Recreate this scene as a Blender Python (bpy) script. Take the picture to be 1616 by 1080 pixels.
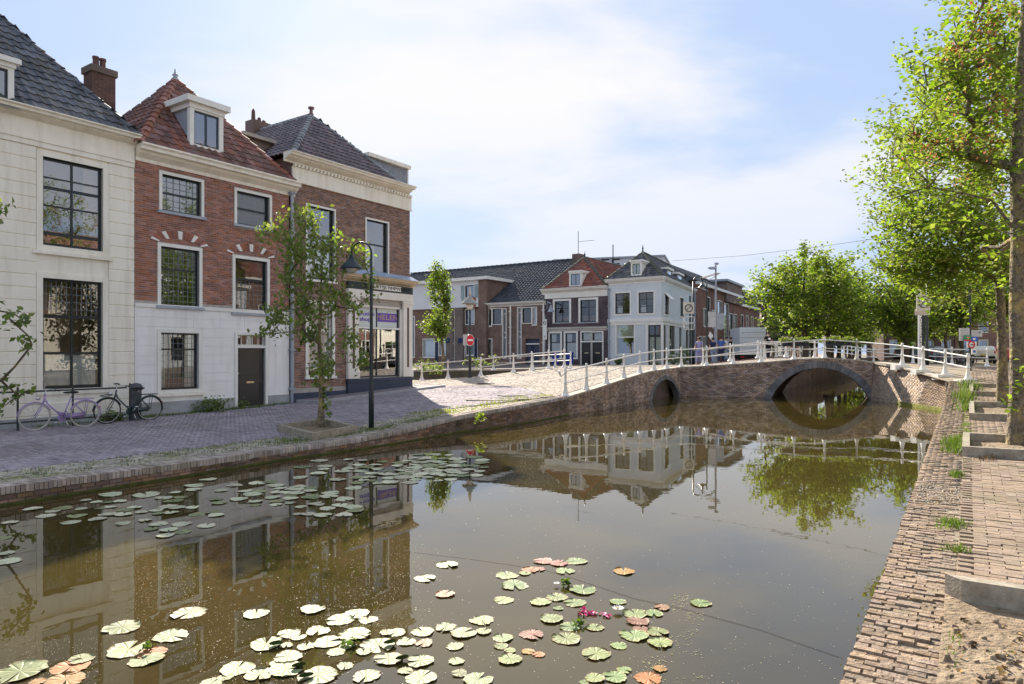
import bpy, bmesh, math, random
import numpy as np
from mathutils import Vector, Matrix, noise, geometry
for _o in list(bpy.data.objects): bpy.data.objects.remove(_o)
random.seed(7); RNG = np.random.default_rng(11)
SC = bpy.context.scene; COL = SC.collection
R = math.radians
# ------------------------------------------------------------------ camera
F = 1077.0; CX = 808.0; HY = 558.0; H = 2.2          # focal length and horizon in photo pixels, eye height over the water
cam_d = bpy.data.cameras.new('camera'); cam = bpy.data.objects.new('camera', cam_d); COL.objects.link(cam)
cam.location = (0, 0, H); cam.rotation_euler = (R(90), 0, 0)
cam_d.sensor_width = 36; cam_d.lens = 36 * F / 1616; cam_d.shift_y = (HY - 540) / 1616
cam_d.clip_start = .05; cam_d.clip_end = 4000
SC.camera = cam
# ------------------------------------------------------------------ world, sun, exposure
SUN_EL, SUN_AZ = 29.0, -14.5                         # azimuth clockwise from +Y
W = bpy.data.worlds.new('World'); SC.world = W; W.use_nodes = True
nt = W.node_tree; nt.nodes.clear()
def wn(t, **k):
    n = nt.nodes.new(t)
    for a, b in k.items(): setattr(n, a, b)
    return n
out = wn('ShaderNodeOutputWorld'); bg = wn('ShaderNodeBackground'); sky = wn('ShaderNodeTexSky', sky_type='NISHITA')
sky.sun_disc = False; sky.sun_elevation = R(SUN_EL); sky.sun_rotation = R(SUN_AZ)
sky.altitude = 0; sky.air_density = 1.0; sky.dust_density = 1.2; sky.ozone_density = 2.0
geo = wn('ShaderNodeTexCoord'); sep = wn('ShaderNodeSeparateXYZ'); nt.links.new(geo.outputs['Generated'], sep.inputs[0])
add = wn('ShaderNodeMath', operation='ADD'); add.inputs[1].default_value = .22; nt.links.new(sep.outputs[2], add.inputs[0])
mx_ = wn('ShaderNodeMath', operation='MAXIMUM'); mx_.inputs[1].default_value = .05; nt.links.new(add.outputs[0], mx_.inputs[0])
dx = wn('ShaderNodeMath', operation='DIVIDE'); dy = wn('ShaderNodeMath', operation='DIVIDE')
nt.links.new(sep.outputs[0], dx.inputs[0]); nt.links.new(mx_.outputs[0], dx.inputs[1])
nt.links.new(sep.outputs[1], dy.inputs[0]); nt.links.new(mx_.outputs[0], dy.inputs[1])
cmb = wn('ShaderNodeCombineXYZ'); nt.links.new(dx.outputs[0], cmb.inputs[0]); nt.links.new(dy.outputs[0], cmb.inputs[1])
nz = wn('ShaderNodeTexNoise'); nz.inputs['Scale'].default_value = .62; nz.inputs['Detail'].default_value = 6; nz.inputs['Roughness'].default_value = .52
nz.inputs['Distortion'].default_value = .25
mp_ = wn('ShaderNodeMapping'); mp_.inputs['Location'].default_value = (3.35, 1.5, 0); mp_.inputs['Rotation'].default_value = (0, 0, R(25)); mp_.inputs['Scale'].default_value = (1.0, 1.5, 1)
nt.links.new(cmb.outputs[0], mp_.inputs[0]); nt.links.new(mp_.outputs[0], nz.inputs['Vector'])
cr = wn('ShaderNodeValToRGB'); cr.color_ramp.elements[0].position = .44; cr.color_ramp.elements[1].position = .60
cr.color_ramp.interpolation = 'EASE'
nt.links.new(nz.outputs[0], cr.inputs[0])
# the clouds thin to blue and haze low down
mr = wn('ShaderNodeMapRange'); mr.inputs[1].default_value = .02; mr.inputs[2].default_value = .35; mr.inputs[3].default_value = .35; mr.inputs[4].default_value = 1
nt.links.new(sep.outputs[2], mr.inputs[0])
cf = wn('ShaderNodeMath', operation='MULTIPLY'); nt.links.new(cr.outputs[0], cf.inputs[0]); nt.links.new(mr.outputs[0], cf.inputs[1])
hz = wn('ShaderNodeMixRGB'); hz.inputs[0].default_value = .94; hz.inputs[2].default_value = (2.15, 2.8, 4.0, 1)     # thin veil of cirrus everywhere
nt.links.new(sky.outputs[0], hz.inputs[1])
mixc = wn('ShaderNodeMixRGB'); mixc.inputs[2].default_value = (4.2, 4.15, 4.2, 1)
nt.links.new(cf.outputs[0], mixc.inputs[0]); nt.links.new(hz.outputs[0], mixc.inputs[1])
nt.links.new(mixc.outputs[0], bg.inputs[0]); bg.inputs[1].default_value = .1; nt.links.new(bg.outputs[0], out.inputs[0])
sd = bpy.data.lights.new('sun', 'SUN'); sd.energy = 5.0; sd.angle = R(.53); sd.color = (1, .90, .76)
sun = bpy.data.objects.new('sun', sd); COL.objects.link(sun); sun.location = (0, 0, 60)
sv = Vector((math.sin(R(SUN_AZ)) * math.cos(R(SUN_EL)), math.cos(R(SUN_AZ)) * math.cos(R(SUN_EL)), math.sin(R(SUN_EL))))
sun.rotation_euler = sv.to_track_quat('Z', 'Y').to_euler()
vs = SC.view_settings; SC.display_settings.display_device = 'sRGB'; vs.view_transform = 'Standard'; vs.look = 'None'; vs.exposure = 1.24; vs.gamma = 1; vs.use_curve_mapping = False
SC.cycles.max_bounces = 7; SC.cycles.transparent_max_bounces = 10; SC.cycles.caustics_reflective = False; SC.cycles.caustics_refractive = False
SC.cycles.sample_clamp_indirect = 6

# ------------------------------------------------------------------ materials
MATS = {}
def nodes(name):
    m = bpy.data.materials.new(name); m.use_nodes = True; t = m.node_tree; t.nodes.clear()
    o = t.nodes.new('ShaderNodeOutputMaterial'); return m, t, o
def rgb(c): return (c[0], c[1], c[2], 1)
def mat(name, c1, c2=None, rough=.7, scale=3.0, var=.25, bump=.15, bscale=40, spec=.3, metal=0, trans=None, rand=.0, coat=0, stain=None, streak=False, sscale=.5, samt=.5, dist=.01, huev=.012):
    """two-tone noise colour; rand = brightness spread from piece to piece; stain = third colour in large patches"""
    if name in MATS: return MATS[name]
    m, t, o = nodes(name); N = t.nodes.new; L = t.links.new
    c2 = c2 or tuple(x * (1 - var) for x in c1)
    tc = N('ShaderNodeTexCoord'); gm = N('ShaderNodeNewGeometry'); oi = N('ShaderNodeObjectInfo')
    n1 = N('ShaderNodeTexNoise'); n1.inputs['Scale'].default_value = scale; n1.inputs['Detail'].default_value = 5; n1.inputs['Roughness'].default_value = .6
    L(gm.outputs['Position'], n1.inputs['Vector'])
    r1 = N('ShaderNodeValToRGB'); r1.color_ramp.elements[0].position = .35; r1.color_ramp.elements[1].position = .65
    r1.color_ramp.elements[0].color = rgb(c2); r1.color_ramp.elements[1].color = rgb(c1); L(n1.outputs[0], r1.inputs[0])
    col = r1.outputs[0]
    if stain:
        n2 = N('ShaderNodeTexNoise'); n2.inputs['Scale'].default_value = sscale; n2.inputs['Detail'].default_value = 8; n2.inputs['Roughness'].default_value = .65
        if streak:
            mpg = N('ShaderNodeMapping'); mpg.inputs['Scale'].default_value = (3.2, 3.2, .35); L(gm.outputs['Position'], mpg.inputs[0]); L(mpg.outputs[0], n2.inputs['Vector'])
        else: L(gm.outputs['Position'], n2.inputs['Vector'])
        mrn = N('ShaderNodeMapRange'); mrn.inputs[1].default_value = .48; mrn.inputs[2].default_value = .68; mrn.inputs[4].default_value = samt; L(n2.outputs[0], mrn.inputs[0])
        mm = N('ShaderNodeMixRGB'); L(mrn.outputs[0], mm.inputs[0]); L(col, mm.inputs[1]); mm.inputs[2].default_value = rgb(stain); col = mm.outputs[0]
    if rand:
        a = N('ShaderNodeMath'); a.operation = 'ADD'; L(gm.outputs['Random Per Island'], a.inputs[0]); L(oi.outputs['Random'], a.inputs[1])
        fr = N('ShaderNodeMath'); fr.operation = 'FRACT'; L(a.outputs[0], fr.inputs[0])
        mp = N('ShaderNodeMapRange'); mp.inputs[3].default_value = 1 - rand; mp.inputs[4].default_value = 1 + rand; L(fr.outputs[0], mp.inputs[0])
        hs = N('ShaderNodeHueSaturation'); L(mp.outputs[0], hs.inputs['Value']); L(col, hs.inputs['Color'])
        f2 = N('ShaderNodeMath'); f2.operation = 'MULTIPLY'; f2.inputs[1].default_value = 7.31; L(fr.outputs[0], f2.inputs[0])
        f3 = N('ShaderNodeMath'); f3.operation = 'FRACT'; L(f2.outputs[0], f3.inputs[0])
        mp2 = N('ShaderNodeMapRange'); mp2.inputs[3].default_value = .5 - huev * min(1, rand * 2); mp2.inputs[4].default_value = .5 + huev * min(1, rand * 2); L(f3.outputs[0], mp2.inputs[0]); L(mp2.outputs[0], hs.inputs['Hue'])
        mp3 = N('ShaderNodeMapRange'); mp3.inputs[3].default_value = 1 - rand * .8; mp3.inputs[4].default_value = 1 + rand * .5; L(f3.outputs[0], mp3.inputs[0]); L(mp3.outputs[0], hs.inputs['Saturation'])
        col = hs.outputs[0]
    p = N('ShaderNodeBsdfPrincipled'); L(col, p.inputs['Base Color']); p.inputs['Roughness'].default_value = rough
    p.inputs['Specular IOR Level'].default_value = spec; p.inputs['Metallic'].default_value = metal
    if coat: p.inputs['Coat Weight'].default_value = coat; p.inputs['Coat Roughness'].default_value = .15
    if bump:
        n3 = N('ShaderNodeTexNoise'); n3.inputs['Scale'].default_value = bscale; n3.inputs['Detail'].default_value = 4; L(gm.outputs['Position'], n3.inputs['Vector'])
        b = N('ShaderNodeBump'); b.inputs['Strength'].default_value = bump; b.inputs['Distance'].default_value = dist; L(n3.outputs[0], b.inputs['Height']); L(b.outputs[0], p.inputs['Normal'])
    sh = p.outputs[0]
    if trans:
        tr = N('ShaderNodeBsdfTranslucent'); hs2 = N('ShaderNodeMixRGB'); hs2.blend_type = 'MULTIPLY'; hs2.inputs[0].default_value = 1
        L(col, hs2.inputs[1]); hs2.inputs[2].default_value = rgb(trans[1]); L(hs2.outputs[0], tr.inputs[0])
        ms = N('ShaderNodeMixShader'); ms.inputs[0].default_value = trans[0]; L(sh, ms.inputs[1]); L(tr.outputs[0], ms.inputs[2]); sh = ms.outputs[0]
    L(sh, o.inputs[0]); MATS[name] = m; return m
def glassmat(name, tint=(.9, .95, .95), k=.12, rough=.0, dirt=.0):
    if name in MATS: return MATS[name]
    m, t, o = nodes(name); N = t.nodes.new; L = t.links.new
    g = N('ShaderNodeBsdfGlossy'); g.inputs['Roughness'].default_value = rough; g.inputs[0].default_value = rgb((.95, .97, 1))
    tr = N('ShaderNodeBsdfTransparent'); tr.inputs[0].default_value = rgb(tint)
    f = N('ShaderNodeFresnel'); f.inputs[0].default_value = 1.5
    a = N('ShaderNodeMath'); a.operation = 'MULTIPLY_ADD'; a.inputs[1].default_value = 1.6; a.inputs[2].default_value = k; a.use_clamp = True; L(f.outputs[0], a.inputs[0])
    n = N('ShaderNodeTexNoise'); n.inputs['Scale'].default_value = 1.1; gm = N('ShaderNodeNewGeometry'); L(gm.outputs['Position'], n.inputs['Vector'])
    b = N('ShaderNodeBump'); b.inputs['Strength'].default_value = .03; b.inputs['Distance'].default_value = .03; L(n.outputs[0], b.inputs['Height']); L(b.outputs[0], g.inputs['Normal'])
    ms = N('ShaderNodeMixShader'); L(a.outputs[0], ms.inputs[0]); L(tr.outputs[0], ms.inputs[1]); L(g.outputs[0], ms.inputs[2]); L(ms.outputs[0], o.inputs[0])
    MATS[name] = m; return m
def brickmat(name, c1, c2, mortar, bw=.22, bh=.065, rough=.85, stain=None):
    """brick courses for far walls, laid on (u, z) UVs"""
    if name in MATS: return MATS[name]
    m, t, o = nodes(name); N = t.nodes.new; L = t.links.new
    uv = N('ShaderNodeUVMap'); uv.uv_map = 'UVMap'
    b = N('ShaderNodeTexBrick'); b.inputs['Scale'].default_value = 1; b.inputs['Brick Width'].default_value = bw; b.inputs['Row Height'].default_value = bh
    b.inputs['Mortar Size'].default_value = .007; b.inputs['Color1'].default_value = rgb(c1); b.inputs['Color2'].default_value = rgb(c2); b.inputs['Mortar'].default_value = rgb(mortar)
    L(uv.outputs[0], b.inputs['Vector'])
    gm = N('ShaderNodeNewGeometry'); n = N('ShaderNodeTexNoise'); n.inputs['Scale'].default_value = 1.3; n.inputs['Detail'].default_value = 7; L(gm.outputs['Position'], n.inputs['Vector'])
    mp = N('ShaderNodeMapRange'); mp.inputs[1].default_value = .3; mp.inputs[2].default_value = .7; mp.inputs[3].default_value = .72; mp.inputs[4].default_value = 1.2; L(n.outputs[0], mp.inputs[0])
    mm = N('ShaderNodeMixRGB'); mm.blend_type = 'MULTIPLY'; mm.inputs[0].default_value = 1; L(b.outputs[0], mm.inputs[1]); L(mp.outputs[0], mm.inputs[2])
    p = N('ShaderNodeBsdfPrincipled'); p.inputs['Roughness'].default_value = rough; p.inputs['Specular IOR Level'].default_value = .2; L(mm.outputs[0], p.inputs['Base Color'])
    bp = N('ShaderNodeBump'); bp.inputs['Strength'].default_value = .5; bp.inputs['Distance'].default_value = .01; L(b.outputs[0], bp.inputs['Height']); L(bp.outputs[0], p.inputs['Normal'])
    L(p.outputs[0], o.inputs[0]); MATS[name] = m; return m
def solid(name, c, rough=.6, spec=.3, metal=0, emit=0):
    return mat(name, c, rough=rough, spec=spec, metal=metal, var=.08, bump=0)

# ------------------------------------------------------------------ objects
def wloc(o):
    v = Vector((0, 0, 0))
    while o is not None: v += o.location; o = o.parent
    return v
def props(o, label=None, cat=None, group=None, kind=None):
    if label: o['label'] = label
    if cat: o['category'] = cat
    if group: o['group'] = group
    if kind: o['kind'] = kind
    return o
def thing(name, loc, label, cat, group=None):
    o = bpy.data.objects.new(name, None); COL.objects.link(o); o.location = loc; o.empty_display_size = .3
    return props(o, label, cat, group)
def link(name, me, parent=None, loc=(0, 0, 0), **k):
    o = bpy.data.objects.new(name, me); COL.objects.link(o); o.parent = parent; o.location = loc
    return props(o, **k)
def npmesh(name, V, Fc, m, smooth=False, uv=None):
    """mesh from arrays; Fc is (n,3) or (n,4)"""
    V = np.asarray(V, dtype=np.float32); Fc = np.asarray(Fc, dtype=np.int32); me = bpy.data.meshes.new(name)
    k = Fc.shape[1]; me.vertices.add(len(V)); me.vertices.foreach_set('co', V.ravel())
    me.loops.add(Fc.size); me.loops.foreach_set('vertex_index', Fc.ravel())
    me.polygons.add(len(Fc)); me.polygons.foreach_set('loop_start', np.arange(0, Fc.size, k, dtype=np.int32))
    try: me.polygons.foreach_set('loop_total', np.full(len(Fc), k, dtype=np.int32))
    except Exception: pass
    if smooth: me.polygons.foreach_set('use_smooth', np.ones(len(Fc), dtype=bool))
    me.update(calc_edges=True)
    if m: me.materials.append(m)
    return me
class MB:
    def __init__(s): s.v = []; s.f = []; s.mi = []; s.uv = []; s.cur = 0; s.hasuv = False
    def poly(s, pts, uv=None):
        i = len(s.v); s.v += [tuple(p) for p in pts]; s.f.append(tuple(range(i, i + len(pts)))); s.mi.append(s.cur)
        if uv: s.hasuv = True
        s.uv.append(uv)
        return s
    def box(s, o, a, b, c):
        o, a, b, c = (Vector(x) for x in (o, a, b, c)); i = len(s.v)
        s.v += [tuple(p) for p in (o, o + a, o + a + b, o + b, o + c, o + a + c, o + a + b + c, o + b + c)]
        for q in ((0, 3, 2, 1), (4, 5, 6, 7), (0, 1, 5, 4), (1, 2, 6, 5), (2, 3, 7, 6), (3, 0, 4, 7)):
            s.f.append(tuple(i + k for k in q)); s.mi.append(s.cur); s.uv.append(None)
        return s
    def fb(s, fr, u0, u1, b0, b1, z0, z1):
        o = fr.w(u0, b0, z0); return s.box(o, fr.w(u1, b0, z0) - o, fr.w(u0, b1, z0) - o, fr.w(u0, b0, z1) - o)
    def ab(s, x0, x1, y0, y1, z0, z1): return s.box((x0, y0, z0), (x1 - x0, 0, 0), (0, y1 - y0, 0), (0, 0, z1 - z0))
    def sweep(s, fr, prof, u0, u1, cap=True):
        """profile of (b,z) swept along u"""
        n = len(prof); i = len(s.v)
        s.v += [tuple(fr.w(u0, b, z)) for b, z in prof] + [tuple(fr.w(u1, b, z)) for b, z in prof]
        for k in range(n):
            j = (k + 1) % n; s.f.append((i + k, i + j, i + n + j, i + n + k)); s.mi.append(s.cur); s.uv.append(None)
        if cap:
            s.f.append(tuple(i + k for k in range(n))[::-1]); s.f.append(tuple(i + n + k for k in range(n))); s.mi += [s.cur] * 2; s.uv += [None] * 2
        return s
    def tube(s, pts, rad, n=6, cap=True):
        pts = [Vector(p) for p in pts]; m = len(pts)
        rad = rad if isinstance(rad, (list, tuple)) else [rad] * m
        i = len(s.v); ref = None
        for k, p in enumerate(pts):
            d = (pts[min(k + 1, m - 1)] - pts[max(k - 1, 0)]).normalized()
            if ref is None: ref = d.orthogonal().normalized()
            else: ref = (ref - d * ref.dot(d)); ref = ref.normalized() if ref.length > 1e-6 else d.orthogonal().normalized()
            w = d.cross(ref)
            for a in range(n):
                t = 2 * math.pi * a / n; s.v.append(tuple(p + (ref * math.cos(t) + w * math.sin(t)) * rad[k]))
        for k in range(m - 1):
            for a in range(n):
                b = (a + 1) % n; s.f.append((i + k * n + a, i + k * n + b, i + (k + 1) * n + b, i + (k + 1) * n + a)); s.mi.append(s.cur); s.uv.append(None)
        if cap:
            s.f.append(tuple(i + a for a in range(n))[::-1]); s.f.append(tuple(i + (m - 1) * n + a for a in range(n))); s.mi += [s.cur] * 2; s.uv += [None] * 2
        return s
    def lathe(s, c, prof, n=12, axis='z'):
        i = len(s.v); m = len(prof); c = Vector(c)
        for r, z in prof:
            for a in range(n):
                t = 2 * math.pi * a / n; x, y = r * math.cos(t), r * math.sin(t)
                q = (x, y, z) if axis == 'z' else ((z, x, y) if axis == 'x' else (x, z, y)); s.v.append(tuple(c + Vector(q)))
        for k in range(m - 1):
            for a in range(n):
                b = (a + 1) % n; s.f.append((i + k * n + a, i + k * n + b, i + (k + 1) * n + b, i + (k + 1) * n + a)); s.mi.append(s.cur); s.uv.append(None)
        s.f.append(tuple(i + a for a in range(n))[::-1]); s.f.append(tuple(i + (m - 1) * n + a for a in range(n))); s.mi += [s.cur] * 2; s.uv += [None] * 2
        return s
    def ell(s, c, r, nu=10, nv=6):
        r = r if isinstance(r, (list, tuple)) else (r, r, r)
        prof = []; i = len(s.v)
        for k in range(nv + 1):
            ph = -math.pi / 2 + math.pi * k / nv
            for a in range(nu):
                t = 2 * math.pi * a / nu; s.v.append((c[0] + r[0] * math.cos(ph) * math.cos(t), c[1] + r[1] * math.cos(ph) * math.sin(t), c[2] + r[2] * math.sin(ph)))
        for k in range(nv):
            for a in range(nu):
                b = (a + 1) % nu; s.f.append((i + k * nu + a, i + k * nu + b, i + (k + 1) * nu + b, i + (k + 1) * nu + a)); s.mi.append(s.cur); s.uv.append(None)
        return s
    def torus(s, c, R_, r, nu=28, nv=6, ax=(1, 0, 0), az=(0, 0, 1)):
        ax = Vector(ax); az = Vector(az); no = ax.cross(az); i = len(s.v); c = Vector(c)
        for k in range(nu):
            t = 2 * math.pi * k / nu; d = ax * math.cos(t) + az * math.sin(t)
            for a in range(nv):
                q = 2 * math.pi * a / nv; s.v.append(tuple(c + d * (R_ + r * math.cos(q)) + no * (r * math.sin(q))))
        for k in range(nu):
            for a in range(nv):
                k2 = (k + 1) % nu; b = (a + 1) % nv; s.f.append((i + k * nv + a, i + k * nv + b, i + k2 * nv + b, i + k2 * nv + a)); s.mi.append(s.cur); s.uv.append(None)
        return s
    def mesh(s, name, m, off=Vector((0, 0, 0)), smooth=False):
        me = bpy.data.meshes.new(name); me.from_pydata([(x - off[0], y - off[1], z - off[2]) for x, y, z in s.v], [], s.f)
        ms = m if isinstance(m, (list, tuple)) else [m]
        for q in ms: me.materials.append(q)
        if len(ms) > 1: me.polygons.foreach_set('material_index', s.mi)
        if smooth: me.polygons.foreach_set('use_smooth', [True] * len(s.f))
        if s.hasuv:
            ul = me.uv_layers.new(name='UVMap'); k = 0
            for fi, f in enumerate(s.f):
                u = s.uv[fi]
                for q in range(len(f)):
                    if u: ul.data[k].uv = u[q]
                    k += 1
        me.update(); return me
    def build(s, name, m, parent=None, smooth=False, **k):
        return link(name, s.mesh(name, m, wloc(parent) if parent else Vector((0, 0, 0)), smooth), parent, **k)
class Fr:
    """frame on a facade: u along it, b into the building, z up"""
    def __init__(s, o, u, up=None):
        l = math.hypot(*u); s.o = Vector((o[0], o[1], o[2] if len(o) > 2 else 0)); s.U = Vector((u[0] / l, u[1] / l, 0)); s.B = Vector((-s.U.y, s.U.x, 0)); s.Z = Vector(up) if up else Vector((0, 0, 1))
    def w(s, u, b, z): return s.o + s.U * u + s.B * b + s.Z * z
    def px(s, x, y, b=0.0):
        d = Vector(((x - CX) / F, 1, -(y - HY) / F)); c = Vector((0, 0, H)); n = s.B
        t = (s.o + s.B * b - c).dot(n) / d.dot(n); p = c + d * t
        return (p - s.o).dot(s.U), p.z
def P(x, y, d): return Vector(((x - CX) / F * d, d, H - (y - HY) / F * d))
def G(x, y, z): return P(x, y, (H - z) * F / (y - HY))
def pip(x, y, poly):
    x = np.asarray(x); y = np.asarray(y); ins = np.zeros(x.shape, bool); n = len(poly)
    for i in range(n):
        x1, y1 = poly[i]; x2, y2 = poly[(i + 1) % n]
        if y1 == y2: continue
        c = ((y1 > y) != (y2 > y)) & (x < (x2 - x1) * (y - y1) / (y2 - y1) + x1); ins ^= c
    return ins
def boxes(O, A, B, C, bottom=False):
    """arrays of box corners O and edges A (right), B (into), C (out/up): top C face + 4 sides"""
    n = len(O); V = np.stack([O, O + A, O + A + B, O + B, O + C, O + A + C, O + A + B + C, O + B + C], 1).reshape(-1, 3)
    q = np.array([(4, 5, 6, 7), (0, 1, 5, 4), (1, 2, 6, 5), (2, 3, 7, 6), (3, 0, 4, 7)]); Fc = (np.arange(n)[:, None, None] * 8 + q[None]).reshape(-1, 4)
    return V, Fc
# ------------------------------------------------------------------ ground heights
def un(x, y): l = math.hypot(x, y); return (x / l, y / l)
UL = un(.5567, .8307); NL = (-UL[1], UL[0])           # along the canal; away from it on the left bank
def wp(x, yw, yt):                                     # a wall top over its own waterline
    d = H * F / (yw - HY); return ((x - CX) / F * d, d, H - (yt - HY) * d / F)
QL = [(-14.06, -.14, .27)] + [wp(*t) for t in ((0, 799, 769), (300, 751, 729), (441, 727, 708.5), (560, 710.5, 692), (640, 697.5, 677), (720, 683.5, 657), (759, 679, 650), (830, 668, 638), (897, 655, 625), (940, 648.6, 612.4), (977, 641.7, 600), (1023, 633, 586), (1074, 626, 579))]
NB = [QL[-1], (9.9, 34.55, 1.59), (11.2, 34.25, 1.69), (12.5, 33.95, 1.78), (14, 33.55, 1.93), (15.3, 33.2, 2.0), (16.6, 32.85, 1.9), (17.25, 32.55, 1.78)]
def zr(y): return float(np.interp(y, [-5, 6, 12.6, 18.7, 22, 25.6, 29.8, 32.6], [.27, .27, .45, .62, .85, 1.15, 1.5, 1.75]))
def ER(y): return (1.91 + .67 * (y - 3.98), y)         # water edge of the right quay
def off(p, q): return (p[0] + NL[0] * q, p[1] + NL[1] * q)
CW = .45                                               # coping width, left
QIN = [off(p, CW) for p in QL]
CPTS = [(x, y, z) for x, y, z in QL] + [(a[0], a[1], p[2] - .02) for a, p in zip(QIN, QL)] + [(x, y, z - .06) for x, y, z in NB[1:]]
CPTS += [(-22, -6, .28), (-18, 8, .28), (-16, 12.4, .27), (-12.7, 17.4, .28), (-8.9, 23.1, .377), (-7.9, 24.6, .42), (-4.49, 29.6, .7), (-14.5, 36, .7), (-40, 48, .7), (-40, -10, .28),
         (-5.1, 39.2, .66), (-25, 45, .6), (-1.7, 37.5, .95), (.1, 37.6, 1.18), (2.9, 38.2, 1.42), (-2.3, 36.2, .9), (-.9, 33, .72), (2, 33, .95), (5, 33.5, 1.2), (5.5, 37, 1.45),
         (11.1, 39.7, 1.55), (14.6, 38.9, 1.92), (17, 38.2, 2.0), (19.7, 37.6, 1.8), (23, 37, 1.6), (16, 50, 1.4), (30, 62, 1.35), (79, 140, 1.3), (84.5, 138, 1.3),
         (11.6, 53, 1.3), (2.8, 58.9, 1.28), (-9.9, 67, 1.27), (6, 48, 1.35), (1.3, 43, 1.2), (-7, 48.5, .97), (-25, 61, .9), (-40, 74, 1.0),
         (-900, 900, 1.3), (900, 900, 1.3), (900, -900, 1.3), (-900, -900, 1.3), (60, 10, 1.2), (60, 50, 1.4), (30, 30, 1.35), (24, 22, 1.0), (12, -2, .4), (20, 8, .6), (5, -20, .27), (23, 34, 1.6)]
for y in (-5, 2, 6, 12.6, 18.7, 22, 25.6): e = ER(y); CPTS += [(e[0], e[1], zr(y)), (e[0] + .83 * 5, e[1] - .557 * 5, zr(y) + .03)]
CPTS += [(17.0, 29.4, 1.5)]
_r = geometry.delaunay_2d_cdt([Vector(p[:2]) for p in CPTS], [], [], 0, 1e-4)
_CV = np.array([tuple(v) for v in _r[0]]); _CT = np.array([list(f) for f in _r[2]]); _CZ = np.array([CPTS[i[0]][2] for i in _r[3]])
def zg(x, y):
    x = np.atleast_1d(np.asarray(x, float)); y = np.atleast_1d(np.asarray(y, float)); z = np.full(x.shape, 1.3)
    for a, b, c in _CT:
        A, B, C = _CV[a], _CV[b], _CV[c]; d = (B[1] - C[1]) * (A[0] - C[0]) + (C[0] - B[0]) * (A[1] - C[1])
        if abs(d) < 1e-9: continue
        l1 = ((B[1] - C[1]) * (x - C[0]) + (C[0] - B[0]) * (y - C[1])) / d; l2 = ((C[1] - A[1]) * (x - C[0]) + (A[0] - C[0]) * (y - C[1])) / d; l3 = 1 - l1 - l2
        m = (l1 >= -1e-6) & (l2 >= -1e-6) & (l3 >= -1e-6); z[m] = (l1 * _CZ[a] + l2 * _CZ[b] + l3 * _CZ[c])[m]
    return z
def z1(x, y): return float(zg(x, y)[0])
SIDE_NEAR = [(-40, 49), (-25, 45), (-5.1, 39.4), (-1.7, 37.75), (.1, 37.85), (2.9, 38.4)]
SIDE_FAR = [(-40, 74), (-25, 61), (-7, 48.5), (1.3, 43)]
EY = [-5, 2, 6, 12.6, 18.7, 22, 25.6]
S1 = QIN + [(11.9, 34.2), (17.25, 32.65), (19.7, 37.6), (14.6, 38.9), (79, 140), (80, 880), (-880, 880), (-880, 74)] + SIDE_FAR + SIDE_NEAR[::-1] + [(-880, 49), (-880, -10)]
S1[len(QIN) - 1:len(QIN) + 1] = [(p[0] + .1, p[1] + .25) for p in NB[:-1]]
S3 = [ER(y) for y in EY] + [(17.05, 29.4), (17.25, 32.65), (19.7, 37.6), (84.5, 138), (85, 880), (890, 880), (890, -880), (-8, -880), (-8, -10)]
def ground(name, poly, m, label=None):
    xs, ys = np.meshgrid(np.arange(-30, 60, 1.5), np.arange(-6, 80, 1.5)); xs = xs.ravel() + .01; ys = ys.ravel() + .013
    k = pip(xs, ys, poly); pts = [Vector(p[:2]) for p in poly] + [Vector((a, b)) for a, b in zip(xs[k], ys[k])] + [Vector(p[:2]) for p in CPTS if pip([p[0]], [p[1]], poly)[0]]
    n = len(poly); r = geometry.delaunay_2d_cdt(pts, [(i, (i + 1) % n) for i in range(n)], [], 1, 1e-3)
    V = np.array([tuple(v) for v in r[0]]); T = np.array([f for f in r[2] if len(f) == 3])
    c = V[T].mean(1); T = T[pip(c[:, 0], c[:, 1], poly)]
    z = zg(V[:, 0], V[:, 1]) - .02; me = npmesh(name, np.column_stack([V, z]), T, m)
    return link(name, me, kind='structure')
m_street = mat('street_bed', (.17, .14, .12), (.1, .085, .075), rough=.95, scale=1.5, bump=.4, bscale=25)
m_dirt = mat('bank_bed', (.36, .29, .21), (.22, .18, .13), rough=1, scale=3, bump=.6, bscale=22, dist=.03)
street = ground('street', S1, m_street); bank = ground('right_bank_street', S3, m_dirt)
# ------------------------------------------------------------------ water
m, t, o = nodes('canal_water'); N = t.nodes.new; L = t.links.new
p = N('ShaderNodeBsdfPrincipled'); p.inputs['Roughness'].default_value = .012; p.inputs['IOR'].default_value = 1.65
gm = N('ShaderNodeNewGeometry'); n1 = N('ShaderNodeTexNoise'); n1.inputs['Scale'].default_value = .35; n1.inputs['Detail'].default_value = 5; L(gm.outputs['Position'], n1.inputs['Vector'])
r1 = N('ShaderNodeValToRGB'); r1.color_ramp.elements[0].position = .35; r1.color_ramp.elements[1].position = .68
r1.color_ramp.elements[0].color = (.042, .032, .011, 1); r1.color_ramp.elements[1].color = (.072, .054, .014, 1); L(n1.outputs[0], r1.inputs[0]); L(r1.outputs[0], p.inputs['Base Color'])
n2 = N('ShaderNodeTexNoise'); n2.inputs['Scale'].default_value = 1.6; n2.inputs['Detail'].default_value = 3; L(gm.outputs['Position'], n2.inputs['Vector'])
b = N('ShaderNodeBump'); b.inputs['Strength'].default_value = .02; b.inputs['Distance'].default_value = .06; L(n2.outputs[0], b.inputs['Height']); L(b.outputs[0], p.inputs['Normal'])
L(p.outputs[0], o.inputs[0])
MB().poly([(-60, -30, 0), (110, -30, 0), (110, 170, 0), (-60, 170, 0)]).build('water', m, kind='structure')
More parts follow.
